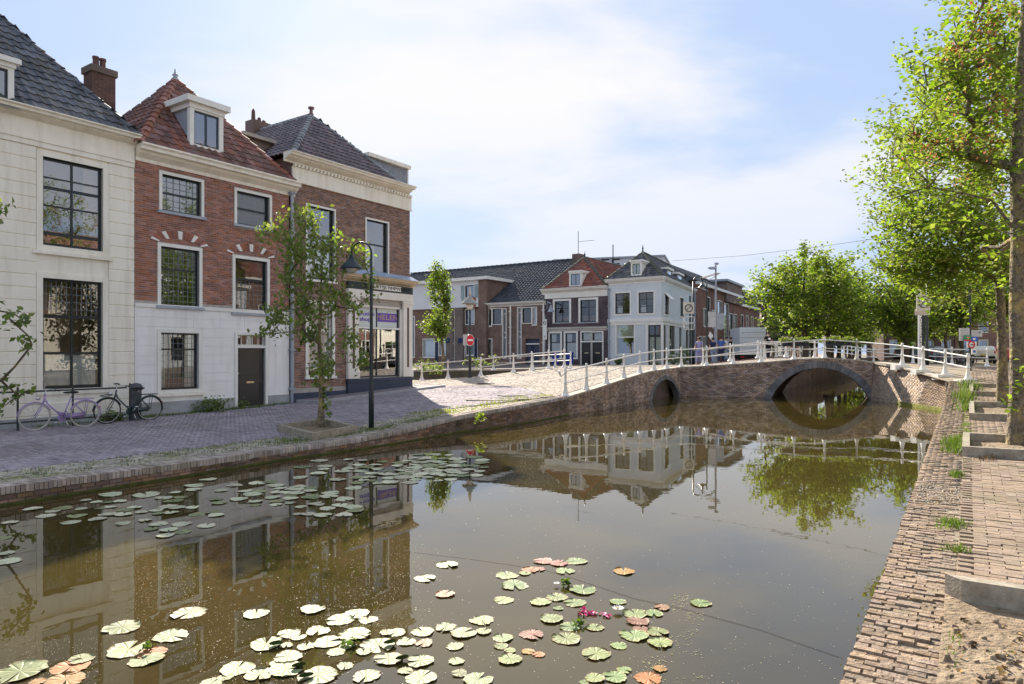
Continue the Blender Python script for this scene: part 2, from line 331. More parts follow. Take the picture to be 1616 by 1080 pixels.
# ------------------------------------------------------------------ pieces: nearest ones singly, the rest joined
_UB = MB().box((0, 0, 0), (1, 0, 0), (0, 1, 0), (0, 0, 1))
def inview(c, pad=20):
    x = CX + F * c[:, 0] / np.maximum(c[:, 1], .1); y = HY - F * (c[:, 2] - H) / np.maximum(c[:, 1], .1)
    return (c[:, 1] > .3) & (x > -pad) & (x < 1616 + pad) & (y > -pad) & (y < 1080 + pad)
def pieces(name, O, A, B, C, m, parent, n_ind=0, rest=None, kinds=None):
    O, A, B, C = (np.asarray(q, float) for q in (O, A, B, C)); off_ = np.array(wloc(parent)) if parent else np.zeros(3)
    ctr = O + (A + B + C) / 2; d = np.where(inview(ctr), np.linalg.norm(ctr - np.array([0, 0, H]), axis=1), 1e6); order = np.argsort(d)
    ind = [i for i in order[:n_ind] if d[i] < 1e5]
    key = 'piece_' + m.name
    if ind:
        me = _UB.mesh(name, m)
        for i in ind:
            o = bpy.data.objects.new(name, me); COL.objects.link(o); o.parent = parent; M_ = Matrix.Identity(4)
            for r_ in range(3): M_[r_][0] = A[i][r_]; M_[r_][1] = B[i][r_]; M_[r_][2] = C[i][r_]; M_[r_][3] = O[i][r_] - off_[r_]
            o.matrix_basis = M_
    k = np.ones(len(O), bool); k[ind] = False
    if k.any():
        V, Fc = boxes(O[k] - off_, A[k], B[k], C[k])
        link(rest or name + '_courses', npmesh(name, V, Fc, m), parent, kind='stuff')
def wallrows(L_, z0, z1_, bl=.205, bh=.055, j=.012, keep=None, jit=.0):
    out_ = []; z = z0; r = 0
    while z < z1_ - bh * .5:
        u = -((r % 2) * (bl + j) * .5) - random.random() * .01
        while u < L_:
            a, b = max(u, 0), min(u + bl, L_)
            if b - a > .03 and (keep is None or keep((a + b) / 2, z + bh / 2)): out_.append((a, b, z, z + bh))
            u += bl + j
        z += bh + j; r += 1
    return out_
def fr_boxes(fr, rows, b0=-.006, b1=.06, jit=.004):
    O, A, B, C = [], [], [], []
    for a, b, z0, z1_ in rows:
        q = b0 - random.random() * jit; o = fr.w(a, q, z0); O.append(o); A.append(fr.w(b, q, z0) - o); B.append(fr.w(a, b1, z0) - o); C.append(fr.w(a, q, z1_) - o)
    return O, A, B, C
def cat4(*s): return [sum((list(q[i]) for q in s), []) for i in range(4)]
# ------------------------------------------------------------------ left quay wall and bridge face
m_mortar = mat('mortar', (.2, .17, .14), (.12, .1, .08), rough=.95, scale=5, bump=.3)
m_qbrick = mat('quay_brick', (.28, .17, .12), (.13, .085, .06), rough=.9, scale=1.2, rand=.4, bump=.35, bscale=60, stain=(.07, .065, .035), sscale=1.6, samt=.6)
m_bbrick = mat('bridge_brick', (.46, .33, .25), (.28, .19, .145), rough=.9, scale=1.8, rand=.42, bump=.35, bscale=60, stain=(.09, .07, .06), sscale=.5, samt=.65)
m_cope = mat('coping_brick', (.44, .37, .32), (.29, .235, .2), rough=.9, scale=3, rand=.28, bump=.35, bscale=60, stain=(.17, .17, .09), sscale=1.2, samt=.5)
m_stone = mat('blue_stone', (.22, .215, .225), (.13, .13, .14), rough=.75, scale=3, rand=.18, bump=.2, bscale=50)
m_moss = mat('waterline_moss', (.10, .115, .03), (.05, .055, .02), rough=1, scale=6, bump=.5)
quay = thing('quay_wall', (QL[3][0], QL[3][1], 0), 'low brown brick quay wall with soldier-course coping along the left bank', 'quay wall')
back = MB(); sol = []; face = []; cop = []; mossb = MB()
n_q = len(QL)
for i in range(n_q - 1):
    if i >= 9: break
    a, b = QL[i], QL[i + 1]; L_ = math.hypot(b[0] - a[0], b[1] - a[1]); fr = Fr((a[0], a[1], 0), (b[0] - a[0], b[1] - a[1])); zt = lambda u, a=a, b=b, L_=L_: a[2] + (b[2] - a[2]) * u / L_
    back.poly([fr.w(0, .012, -.4), fr.w(L_, .012, -.4), fr.w(L_, .012, b[2] - .02), fr.w(0, .012, a[2] - .02)]).poly([fr.w(0, .012, a[2] - .02), fr.w(L_, .012, b[2] - .02), fr.w(L_, CW, b[2] - .02), fr.w(0, CW, a[2] - .02)])
    n = int(L_ / .062)
    for k in range(n):
        u = (k + .06) * L_ / n; w_ = L_ / n * .86; q = -.012 - random.random() * .012; zz = zt(u) + random.uniform(-.006, .006)
        o = fr.w(u, q, zz - .11); cop.append((o, fr.U * w_, fr.B * .215, Vector((0, 0, .11))))
        zz = zt(u) + random.uniform(-.006, .006); o = fr.w(u, .225 + q, zz - .08); cop.append((o, fr.U * w_, fr.B * .21, Vector((0, 0, .08))))
    rows = wallrows(L_, -.05, max(a[2], b[2]) - .1, keep=lambda u, z: z < zt(u) - .13)
    face.append(fr_boxes(fr, rows))
    mossb.fb(fr, 0, L_, -.022, .0, -.05, .035)
back.build('wall_core', m_mortar, quay)
c4 = list(zip(*cop)); pieces('coping_brick', *c4, m_cope, quay, 150, 'coping_courses')
f4 = cat4(*face); pieces('brick', *f4, m_qbrick, quay, 300, 'brick_courses')
mossb.build('mossy_ledge', m_moss, quay)
# bridge: front face from quay point 9 on
bridge = thing('bridge', (13, 34, 0), 'brick arch bridge with one large and one small arch over the canal', 'bridge')
BP = QL[9:] + NB[1:]; bk = MB(); face = []; caps = []; vou = []; stones = MB(); mb2 = MB(); vault = MB(); dv = Vector((2.5, 4.9, 0))
faces_seg = []
i = 0
# merge the straight face of the main arch into one frame
def seg(pts, arch=None):
    global vou
    a, b = pts[0], pts[-1]; L_ = math.hypot(b[0] - a[0], b[1] - a[1]); fr = Fr((a[0], a[1], 0), (b[0] - a[0], b[1] - a[1]))
    us = [(Vector((p_[0], p_[1], 0)) - fr.o).dot(fr.U) for p_ in pts]; zs = [p_[2] for p_ in pts]; zt = lambda u: float(np.interp(u, us, zs))
    uc, ra, rz, zc, th = arch if arch else (0, 0, 0, 0, 0)
    def az(u, k=0):                                     # underside of the arch ring at u
        if not arch or abs(u - uc) >= ra + k: return -1
        return zc + (rz + k) * math.sqrt(1 - ((u - uc) / (ra + k)) ** 2)
    n = max(2, int(L_ / .1)); uu = sorted(set([L_ * k / n for k in range(n + 1)] + ([uc - ra + 1e-4, uc + ra - 1e-4] if arch else [])))
    for u0, u1 in zip(uu, uu[1:]):
        za, zb = max(-.5, az(u0)), max(-.5, az(u1)); bk.poly([fr.w(u0, .012, za), fr.w(u1, .012, zb), fr.w(u1, .012, zt(u1) - .02), fr.w(u0, .012, zt(u0) - .02)])
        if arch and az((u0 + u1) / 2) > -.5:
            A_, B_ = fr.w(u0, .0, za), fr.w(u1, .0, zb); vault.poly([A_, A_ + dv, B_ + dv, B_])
        cA, cB = fr.w(u0, -.02, zt(u0)), fr.w(u1, -.02, zt(u1)); caps.append((fr, u0, u1, zt(u0), zt(u1)))
    keep = lambda u, z: z < zt(u) - .16 and z > az(u, th * .8)
    face.append(fr_boxes(fr, wallrows(L_, -.05, max(zs), keep=keep), jit=.008))
    # soldier course under the coping
    n = int(L_ / .066)
    O, A, B, C = [], [], [], []
    for k in range(n):
        u = (k + .05) * L_ / n; o = fr.w(u, -.02 - random.random() * .01, zt(u) - .17); O.append(o); A.append(fr.U * (L_ / n * .84)); B.append(fr.B * .2); C.append(Vector((0, 0, .15)))
    face.append((O, A, B, C))
    if arch:
        th0 = math.acos(min(1, max(-1, 0 - (zc) / rz))) if zc < 0 else math.pi / 2
        tmax = math.acos(min(1, -(zc + .12) / rz)) if zc < 0 else math.pi / 2 + .1
        nv = max(11, int(2 * tmax * (ra + rz) / 2 / .2)) | 1
        for k in range(nv):
            t0 = -tmax + 2 * tmax * (k + .03) / nv; t1 = -tmax + 2 * tmax * (k + .97) / nv; q = -.035 - random.random() * .01
            pt = lambda t_, e, q_: fr.w(uc + (ra + e) * math.sin(t_), q_, zc + (rz + e) * math.cos(t_))
            i0 = [pt(t0, 0, q), pt(t1, 0, q), pt(t1, th, q), pt(t0, th, q)]; i1 = [pt(t0, 0, .25), pt(t1, 0, .25), pt(t1, th, .25), pt(t0, th, .25)]
            mb = MB(); mb.poly(i0); mb.poly([i0[0], i1[0], i1[1], i0[1]]); mb.poly([i0[1], i1[1], i1[2], i0[2]]); mb.poly([i0[2], i1[2], i1[3], i0[3]]); mb.poly([i0[3], i1[3], i1[0], i0[0]])
            mb.build('arch_stone', m_stone, bridge)
    return fr, zt
for k in range(0, 3): seg(QL[9 + k:11 + k])
Ls = math.hypot(QL[13][0] - QL[12][0], QL[13][1] - QL[12][1])
seg(QL[12:14], arch=(Ls * .5, 1.84, 1.55, -.62, .2))
bfr, bzt = seg(NB, arch=(0, 0, 0, 0, 0) and ((Vector((14.98, 33.3, 0)) - Vector((NB[0][0], NB[0][1], 0))).length, 2.42, 2.56, -1.06, .33))
f4 = cat4(*face); pieces('brick', *f4, m_bbrick, bridge, 300, 'brick_courses')
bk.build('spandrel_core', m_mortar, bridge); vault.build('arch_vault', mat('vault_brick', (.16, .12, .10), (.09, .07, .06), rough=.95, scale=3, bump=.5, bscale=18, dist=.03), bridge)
cm = MB()
for fr, u0, u1, za, zb in caps:
    cm.poly([fr.w(u0, -.04, za), fr.w(u1, -.04, zb), fr.w(u1, .34, zb), fr.w(u0, .34, za)]).poly([fr.w(u0, -.04, za - .06), fr.w(u1, -.04, zb - .06), fr.w(u1, -.04, zb), fr.w(u0, -.04, za)]).poly([fr.w(u0, .34, za), fr.w(u1, .34, zb), fr.w(u1, .34, zb - .1), fr.w(u0, .34, za - .1)])
cm.build('coping_slab', mat('pale_coping', (.50, .44, .36), (.36, .31, .26), rough=.9, scale=4, bump=.3), bridge)
# rear face of the bridge and the stone footing at the waterline
rb = MB()
ra0, rb0 = Vector((11.1, 39.75, 0)), Vector((19.9, 37.65, 0)); rl = (rb0 - ra0).length; rf = Fr(ra0, (rb0 - ra0)[:2]); cu = (Vector((14.98, 33.3, 0)) + dv - ra0).dot(rf.U)
nn = 60
for k in range(nn):
    u0, u1 = rl * k / nn, rl * (k + 1) / nn
    az = lambda u: -1.06 + 2.56 * math.sqrt(max(0, 1 - ((u - cu) / 2.42) ** 2)) if abs(u - cu) < 2.42 else -.5
    zt = lambda u: 1.5 + .5 * math.sin(min(1, max(0, u / rl)) * math.pi)
    if max(az(u0), az(u1)) < zt(u0): rb.poly([rf.w(u0, 0, max(-.5, az(u0))), rf.w(u1, 0, max(-.5, az(u1))), rf.w(u1, 0, zt(u1)), rf.w(u0, 0, zt(u0))], [(u0, 0), (u1, 0), (u1, 2), (u0, 2)])
m_bfar = brickmat('far_quay_brick', (.27, .17, .13), (.19, .12, .09), (.2, .17, .14))
rb.build('rear_face', m_bfar, bridge)
# wing wall on the right, leaning back, and the stepped end down to the quay
wing = thing('wing_wall', (17, 29, 0), 'battered pale brick wing wall right of the large arch, sunlit, railing on top', 'wall')
wb = [Vector((17.1, 32.6, -.1)), Vector((16.78, 29.7, -.1)), Vector((16.35, 25.75, -.1))]; wt = [Vector((17.3, 32.5, 1.76)), Vector((17.28, 31.6, 1.72)), Vector((16.95, 25.75, 1.12))]
m_wing = mat('wing_brick', (.43, .32, .235), (.31, .23, .17), rough=.9, scale=2.5, rand=.3, bump=.35, bscale=60, stain=(.25, .2, .15), sscale=.9, samt=.6)
core = MB(); W4 = [[], [], [], []]
for i in range(2):
    a, b, c, d = wb[i], wb[i + 1], wt[i + 1], wt[i]; core.poly([a + Vector((.012, 0, 0)), b + Vector((.012, 0, 0)), c + Vector((.012, 0, 0)), d + Vector((.012, 0, 0))])
    nr = int(((d - a).length + (c - b).length) / 2 / .066)
    for r in range(nr):
        t0, t1 = (r + .08) / nr, (r + .92) / nr; p0 = a.lerp(d, t0); p1 = b.lerp(c, t0); q0 = a.lerp(d, t1); nc = max(1, int((p1 - p0).length / .215)); up = ((d - a) * (t1 - t0)); up2 = (c - b) * (t1 - t0)
        for k in range(nc + 1):
            s0 = max(0, (k - .5 * (r % 2)) / nc + .02 / nc); s1 = min(1, (k + 1 - .5 * (r % 2)) / nc - .03 / nc)
            if s1 - s0 < .02: continue
            o = p0.lerp(p1, s0); e = p0.lerp(p1, s1) - o; n_ = e.cross(up).normalized()
            if n_.x > 0: n_ = -n_
            W4[0].append(o + n_ * (.004 + random.random() * .008)); W4[1].append(e); W4[2].append(-n_ * .06); W4[3].append(up.lerp(up2, s0))
core.build('wall_core', m_mortar, wing); pieces('brick', *W4, m_wing, wing, 300, 'brick_courses')
wc = MB()
for i in range(2):
    a, b = wt[i], wt[i + 1]; wc.poly([a + Vector((-.06, 0, .03)), b + Vector((-.06, 0, .03)), b + Vector((.45, 0, .03)), a + Vector((.45, 0, .03))]).poly([a + Vector((-.06, 0, -.08)), b + Vector((-.06, 0, -.08)), b + Vector((-.06, 0, .03)), a + Vector((-.06, 0, .03))])
wc.build('coping_slab', mat('pale_coping', (.50, .44, .36), (.36, .31, .26), rough=.9, scale=4, bump=.3), wing)
MB().box(wb[1] + Vector((-.06, 0, 0)), wb[2] - wb[1], (.1, 0, 0), (0, 0, .22)).build('mossy_ledge', mat('ledge_moss', (.26, .27, .05), (.14, .14, .04), rough=1, scale=5, bump=.5), wing)
# ------------------------------------------------------------------ right quay: coping bricks and paving
rq = thing('quay_wall', (6, 10, 0), 'brick quay edge of the right bank with worn flat coping bricks laid crosswise', 'quay wall')
RW = .525; br = MB()
for ya, yb in zip(EY, EY[1:]):
    a, b = ER(ya), ER(yb); br.poly([(a[0], a[1], -.4), (b[0], b[1], -.4), (b[0], b[1], zr(yb) - .03), (a[0], a[1], zr(ya) - .03)][::-1], [(0, 0), (yb - ya, 0), (yb - ya, 1), (0, 1)])
br.build('wall_face', m_bfar, rq)
MB().box((16.35, 25.7, -.2), (.66, -.4, 0), (.12, .22, 0), (0, 0, 1.3)).build('end_pier', m_bfar, rq)
ur = Vector((.5567, .8307, 0)); nr_ = Vector((.8307, -.5567, 0))
O, A, B, C = [], [], [], []; s = -4.0; E0 = Vector((1.91, 3.98, 0)); r = 0
edir = Vector((.5567, .8307, 0))
while s < 26.2:
    w_ = .074; v = -.0 - (r % 2) * .082 + random.uniform(-.012, .012); lean = random.uniform(-.012, .012)
    while v < RW - .03:
        l = .158 + random.uniform(-.012, .006); v0 = max(v, -.015 + random.uniform(0, .02)); v1 = min(v + l, RW)
        if v1 - v0 > .04:
            x, y = (E0 + edir * s + nr_ * v0)[:2]; z = zr(y) + random.gauss(0, .006); o = Vector((x, y, z - .08))
            if random.random() > .012: O.append(o + edir * random.uniform(-.004, .004)); A.append(nr_ * (v1 - v0) + edir * lean * .2); B.append(edir * (w_ * random.uniform(.7, .86))); C.append(Vector((random.uniform(-.004, .004), random.uniform(-.004, .004), .08)))
        v += .166
    s += w_; r += 1
m_rcope = mat('worn_coping_brick', (.36, .265, .19), (.21, .15, .105), rough=.92, scale=14, rand=.22, bump=.9, bscale=38, stain=(.19, .16, .11), sscale=3.2, samt=.7, dist=.02)
pieces('coping_brick', O, A, B, C, m_rcope, rq, 300, 'coping_courses')
cbd = MB()
for ya, yb in zip((-1, 6, 12.6, 18.7, 22), (6, 12.6, 18.7, 22, 25.6)):
    pa, pb = E0 + edir * ((ya - 3.98) / .8307), E0 + edir * ((yb - 3.98) / .8307); va, vb = Vector((0, 0, zr(ya) - .03)), Vector((0, 0, zr(yb) - .03)); cbd.poly([pa + va, pa + nr_ * RW + va, pb + nr_ * RW + vb, pb + vb])
cbd.build('coping_bed', m_dirt, rq)
# paving bricks as real pieces ---------------------------------------------------------------
def pave(poly, ang, bl, bw, j, pattern='row', x0=0, y0=0, zoff=0.0, skip=0.0, holes=(), jz=.004, jt=.006):
    xs = [p_[0] for p_ in poly]; ys = [p_[1] for p_ in poly]; cx, cy = (min(xs) + max(xs)) / 2, (min(ys) + max(ys)) / 2; rad = math.hypot(max(xs) - min(xs), max(ys) - min(ys)) / 2
    c, s_ = math.cos(ang), math.sin(ang)
    if pattern == 'row':
        nu, nv = int(rad / bl) + 2, int(rad / bw) + 2; I, J = np.meshgrid(np.arange(-nu, nu), np.arange(-nv, nv)); I = I.ravel(); J = J.ravel()
        u = I * bl + (J % 2) * bl / 2 + RNG.normal(0, .004, I.shape); v = J * bw; du = np.full(I.shape, bl - j); dv_ = np.full(I.shape, bw - j); rot = np.zeros(I.shape)
    else:                                              # herringbone, bl = k*bw
        k = int(round(bl / bw)); n = int(rad / bw) + 4; I, J = np.meshgrid(np.arange(-n, n), np.arange(-n, n)); I = I.ravel(); J = J.ravel()
        ph = (I - J) % (2 * k); h_ = ph == 0; v_ = ph == (2 * k - 1)   # horizontals start where (i-j)=0, verticals fill
        uh, vh = I[h_] * bw, J[h_] * bw; uv_, vv_ = I[v_] * bw, J[v_] * bw
        u = np.concatenate([uh, uv_]); v = np.concatenate([vh, vv_]); du = np.concatenate([np.full(uh.shape, bl - j), np.full(uv_.shape, bw - j)]); dv_ = np.concatenate([np.full(uh.shape, bw - j), np.full(uv_.shape, bl - j)])
    X = cx + c * (u + du / 2) - s_ * (v + dv_ / 2); Y = cy + s_ * (u + du / 2) + c * (v + dv_ / 2)
    k_ = pip(X, Y, poly) & (RNG.random(X.shape) >= skip) & inview(np.column_stack([X, Y, np.zeros(X.shape) + .4]), 160)
    for hp in holes: k_ &= ~pip(X, Y, hp)
    u, v, du, dv_, X, Y = (q[k_] for q in (u, v, du, dv_, X, Y)); n = len(u)
    z = zg(X, Y) + zoff + RNG.normal(0, jz, n) + .006; gx = (zg(X + .1, Y) - zg(X, Y)) / .1; gy = (zg(X, Y + .1) - zg(X, Y)) / .1
    gx = np.clip(gx, -.2, .2) + RNG.normal(0, jt, n); gy = np.clip(gy, -.2, .2) + RNG.normal(0, jt, n)
    A = np.stack([c * du, s_ * du, (c * gx + s_ * gy) * du], 1); B = np.stack([-s_ * dv_, c * dv_, (-s_ * gx + c * gy) * dv_], 1); C = np.stack([-gx * .05, -gy * .05, np.full(n, .05)], 1)
    O = np.stack([X, Y, z], 1) - A / 2 - B / 2 - C
    return O, A, B, C
m_pave = mat('shade_tinted_paving', (.38, .33, .365), (.27, .23, .26), rough=.8, scale=.9, rand=.2, bump=.3, bscale=70, stain=(.2, .18, .17), sscale=.8, samt=.5)  # purple cast of the shaded street put into the brick colour
m_pave2 = mat('quayside_cobble', (.44, .39, .32), (.31, .265, .21), rough=.88, scale=1.2, rand=.3, bump=.3, bscale=70, stain=(.2, .22, .07), sscale=1.3, samt=.65)
m_pave3 = mat('sunlit_tone_paving', (.48, .42, .35), (.38, .33, .275), rough=.85, scale=.9, rand=.18, bump=.3, bscale=70, stain=(.24, .2, .18), sscale=.8, samt=.5)  # paler copy of the paving, sunlit brightness put into its colour
FL = Fr((-12.7, 17.4), UL)
fl = lambda u, b: tuple(FL.w(u, b, 0)[:2])
qo = lambda i, q: off(QL[i], q)
# strip of quayside cobbles, then the carriageway tinted for shade, then the junction in a paler sunlit tone
polyA = [qo(i, CW) for i in range(0, 7)] + [qo(i, CW + 1.15) for i in range(6, -1, -1)]
pitL = [tuple(G(437, 675, .36)[:2]), tuple(G(493, 691, .31)[:2]), tuple(G(565, 679, .33)[:2]), tuple(G(509, 665.5, .38)[:2])]
pieces('paver', *pave(polyA, math.atan2(UL[1], UL[0]), .1, .1, .012, holes=[pitL], jz=.006), m_pave2, street, 150, 'cobble_strip')
polyB = [qo(i, CW + 1.17) for i in range(0, 7)] + [(1.5, 24.5), (-.6, 30.5)] + [fl(16.5, .2), fl(14.9, -1.35), fl(9.0, -1.35), fl(8.6, -.02), fl(-9, -.02), (-25, 2)]
pieces('paver', *pave(polyB, math.atan2(UL[1], UL[0]) + R(90), .2, .0667, .008, 'row', holes=[pitL], jz=.003), m_pave, street, 300, 'brick_paving')
polyC = [(-.6, 30.5), (1.5, 24.5), (.2, 22.3), qo(6, CW + 1.17), qo(6, CW), qo(7, CW), qo(8, CW), qo(9, CW), qo(10, CW), qo(11, CW), qo(12, CW), (8.4, 35.4), (11.5, 34.6), (13.5, 34.1), (15.3, 33.6), (17.2, 33), (19.4, 37.4), (14.6, 38.7), (11, 39.5), (6.5, 46), (2.9, 44), (3.1, 38.2), (.1, 37.4), (-1.7, 37.3), (-5.1, 38.9), (-16, 41.5), (-12, 36), fl(16.5, .2)]
pieces('paver', *pave(polyC, math.atan2(UL[1], UL[0]) + R(80), .2, .0667, .008, 'row', jz=.003), m_pave3, street, 0, 'sunlit_paving')
polyR = [(E0 + edir * ((y - 3.98) / .8307) + nr_ * (RW + .13))[:2] for y in (5.6, 12.6, 18.7, 22, 25.2)] + [(22, 33), (34, 31), (26, 18), (12, 3.5)]
E2 = lambda y, q=RW: (E0 + edir * ((y - 3.98) / .8307) + nr_ * q)
# ------------------------------------------------------------------ building kit
m_white = mat('white_paint', (.84, .82, .76), (.76, .74, .67), rough=.55, scale=2, bump=.08, bscale=30)
m_cream = mat('cream_stucco', (.91, .86, .74), (.86, .81, .68), rough=.75, scale=1.2, bump=.2, bscale=60, stain=(.58, .50, .38), streak=True, sscale=1.1, samt=.42)
m_wstuc = mat('white_stucco', (.90, .88, .85), (.84, .82, .79), rough=.75, scale=1.2, bump=.15, bscale=60, stain=(.62, .59, .54), streak=True, sscale=1.1, samt=.42)
m_black = solid('black_green_paint', (.012, .02, .024), rough=.35, spec=.5)
m_lead = mat('lead_grey', (.36, .40, .45), (.27, .30, .34), rough=.5, scale=4, spec=.4)
m_sill = mat('sill_stone', (.42, .45, .50), (.33, .36, .41), rough=.7, scale=5)
m_glass = glassmat('window_glass', k=.05); m_glass2 = glassmat('upper_window_glass', k=.22)
m_dark = solid('dark_interior', (.11, .09, .07), rough=.9); m_warm = mat('warm_interior', (.34, .22, .13), (.16, .11, .07), rough=.9, scale=1.5, bump=0)
m_curt = mat('linen_curtain', (.92, .91, .88), (.84, .83, .80), rough=.9, scale=6)
m_redtile = mat('red_pantile', (.235, .10, .075), (.14, .065, .052), rough=.7, scale=2.5, rand=.34, bump=.3, bscale=40, stain=(.12, .09, .06), sscale=1.1, samt=.55)
m_blktile = mat('blue_black_pantile', (.085, .09, .105), (.04, .043, .05), rough=.5, scale=2.5, rand=.5, spec=.4, bump=.3, bscale=40, stain=(.17, .15, .12), sscale=1.6, samt=.65)
m_redridge = mat('red_ridge', (.33, .14, .095), (.22, .095, .07), rough=.75, scale=4, rand=.25, bump=.3)
m_greyridge = mat('grey_ridge', (.30, .31, .32), (.19, .2, .21), rough=.75, scale=4, rand=.25, bump=.3)
m_b2 = mat('red_wall_brick', (.38, .155, .10), (.27, .115, .08), rough=.85, scale=2, rand=.3, bump=.3, bscale=60)
m_b3 = mat('brown_wall_brick', (.32, .165, .115), (.20, .105, .075), rough=.85, scale=2, rand=.36, bump=.3, bscale=60)
m_joint = mat('pale_joint', (.46, .42, .38), (.36, .33, .30), rough=.95, scale=6)
m_navy = mat('navy_plinth', (.055, .07, .11), (.04, .05, .085), rough=.5, scale=2)
def R4(fr, xl, xr, yt, yb, b=0):
    u0 = fr.px(xl, yt, b)[0]; u1 = fr.px(xr, yt, b)[0]; return (u0, u1, fr.px(xl, yb, b)[1], fr.px(xl, yt, b)[1])
def wall(parent, name, fr, u0, u1, z0, z1, holes, m, b=0., thick=.22, **k):
    mb = MB(); us = sorted({u0, u1} | {q for h in holes for q in h[:2] if u0 < q < u1}); zs = sorted({z0, z1} | {q for h in holes for q in h[2:4] if z0 < q < z1})
    for a, c in zip(us, us[1:]):
        for d, e in zip(zs, zs[1:]):
            um, zm = (a + c) / 2, (d + e) / 2
            if any(h[0] < um < h[1] and h[2] < zm < h[3] for h in holes): continue
            mb.poly([fr.w(a, b, d), fr.w(c, b, d), fr.w(c, b, e), fr.w(a, b, e)], [(a, d), (c, d), (c, e), (a, e)])
    for h in holes:
        a, c, d, e = h[:4]; q = b + thick
        mb.poly([fr.w(a, b, d), fr.w(a, b, e), fr.w(a, q, e), fr.w(a, q, d)], [(0, d), (0, e), (thick, e), (thick, d)]); mb.poly([fr.w(c, b, e), fr.w(c, b, d), fr.w(c, q, d), fr.w(c, q, e)], [(0, e), (0, d), (thick, d), (thick, e)])
        mb.poly([fr.w(a, b, e), fr.w(c, b, e), fr.w(c, q, e), fr.w(a, q, e)], [(a, 0), (c, 0), (c, thick), (a, thick)]); mb.poly([fr.w(c, b, d), fr.w(a, b, d), fr.w(a, q, d), fr.w(c, q, d)], [(c, 0), (a, 0), (a, thick), (c, thick)])
    return mb.build(name, m, parent, **k)
def shell(parent, name, fr, u0, u1, b0, b1, z0, z1, m):
    """side and rear walls"""
    mb = MB(); W_ = lambda a, c: mb.poly([fr.w(*a, z0), fr.w(*c, z0), fr.w(*c, z1), fr.w(*a, z1)], [(0, z0), (b1 - b0, z0), (b1 - b0, z1), (0, z1)])
    W_((u1, b0), (u1, b1)); W_((u1, b1), (u0, b1)); W_((u0, b1), (u0, b0)); return mb.build(name, m, parent)
def pleats(fr, u0, u1, z0, z1, b, n=14, amp=.02, scallop=0):
    mb = MB(); P_ = []
    for k in range(n + 1):
        t = k / n; P_.append((u0 + (u1 - u0) * t, b + amp * math.sin(t * n * 1.9 + u0)))
    for (ua, ba), (ub, bb) in zip(P_, P_[1:]): mb.poly([fr.w(ua, ba, z0), fr.w(ub, bb, z0), fr.w(ub, bb, z1), fr.w(ua, ba, z1)])
    return mb
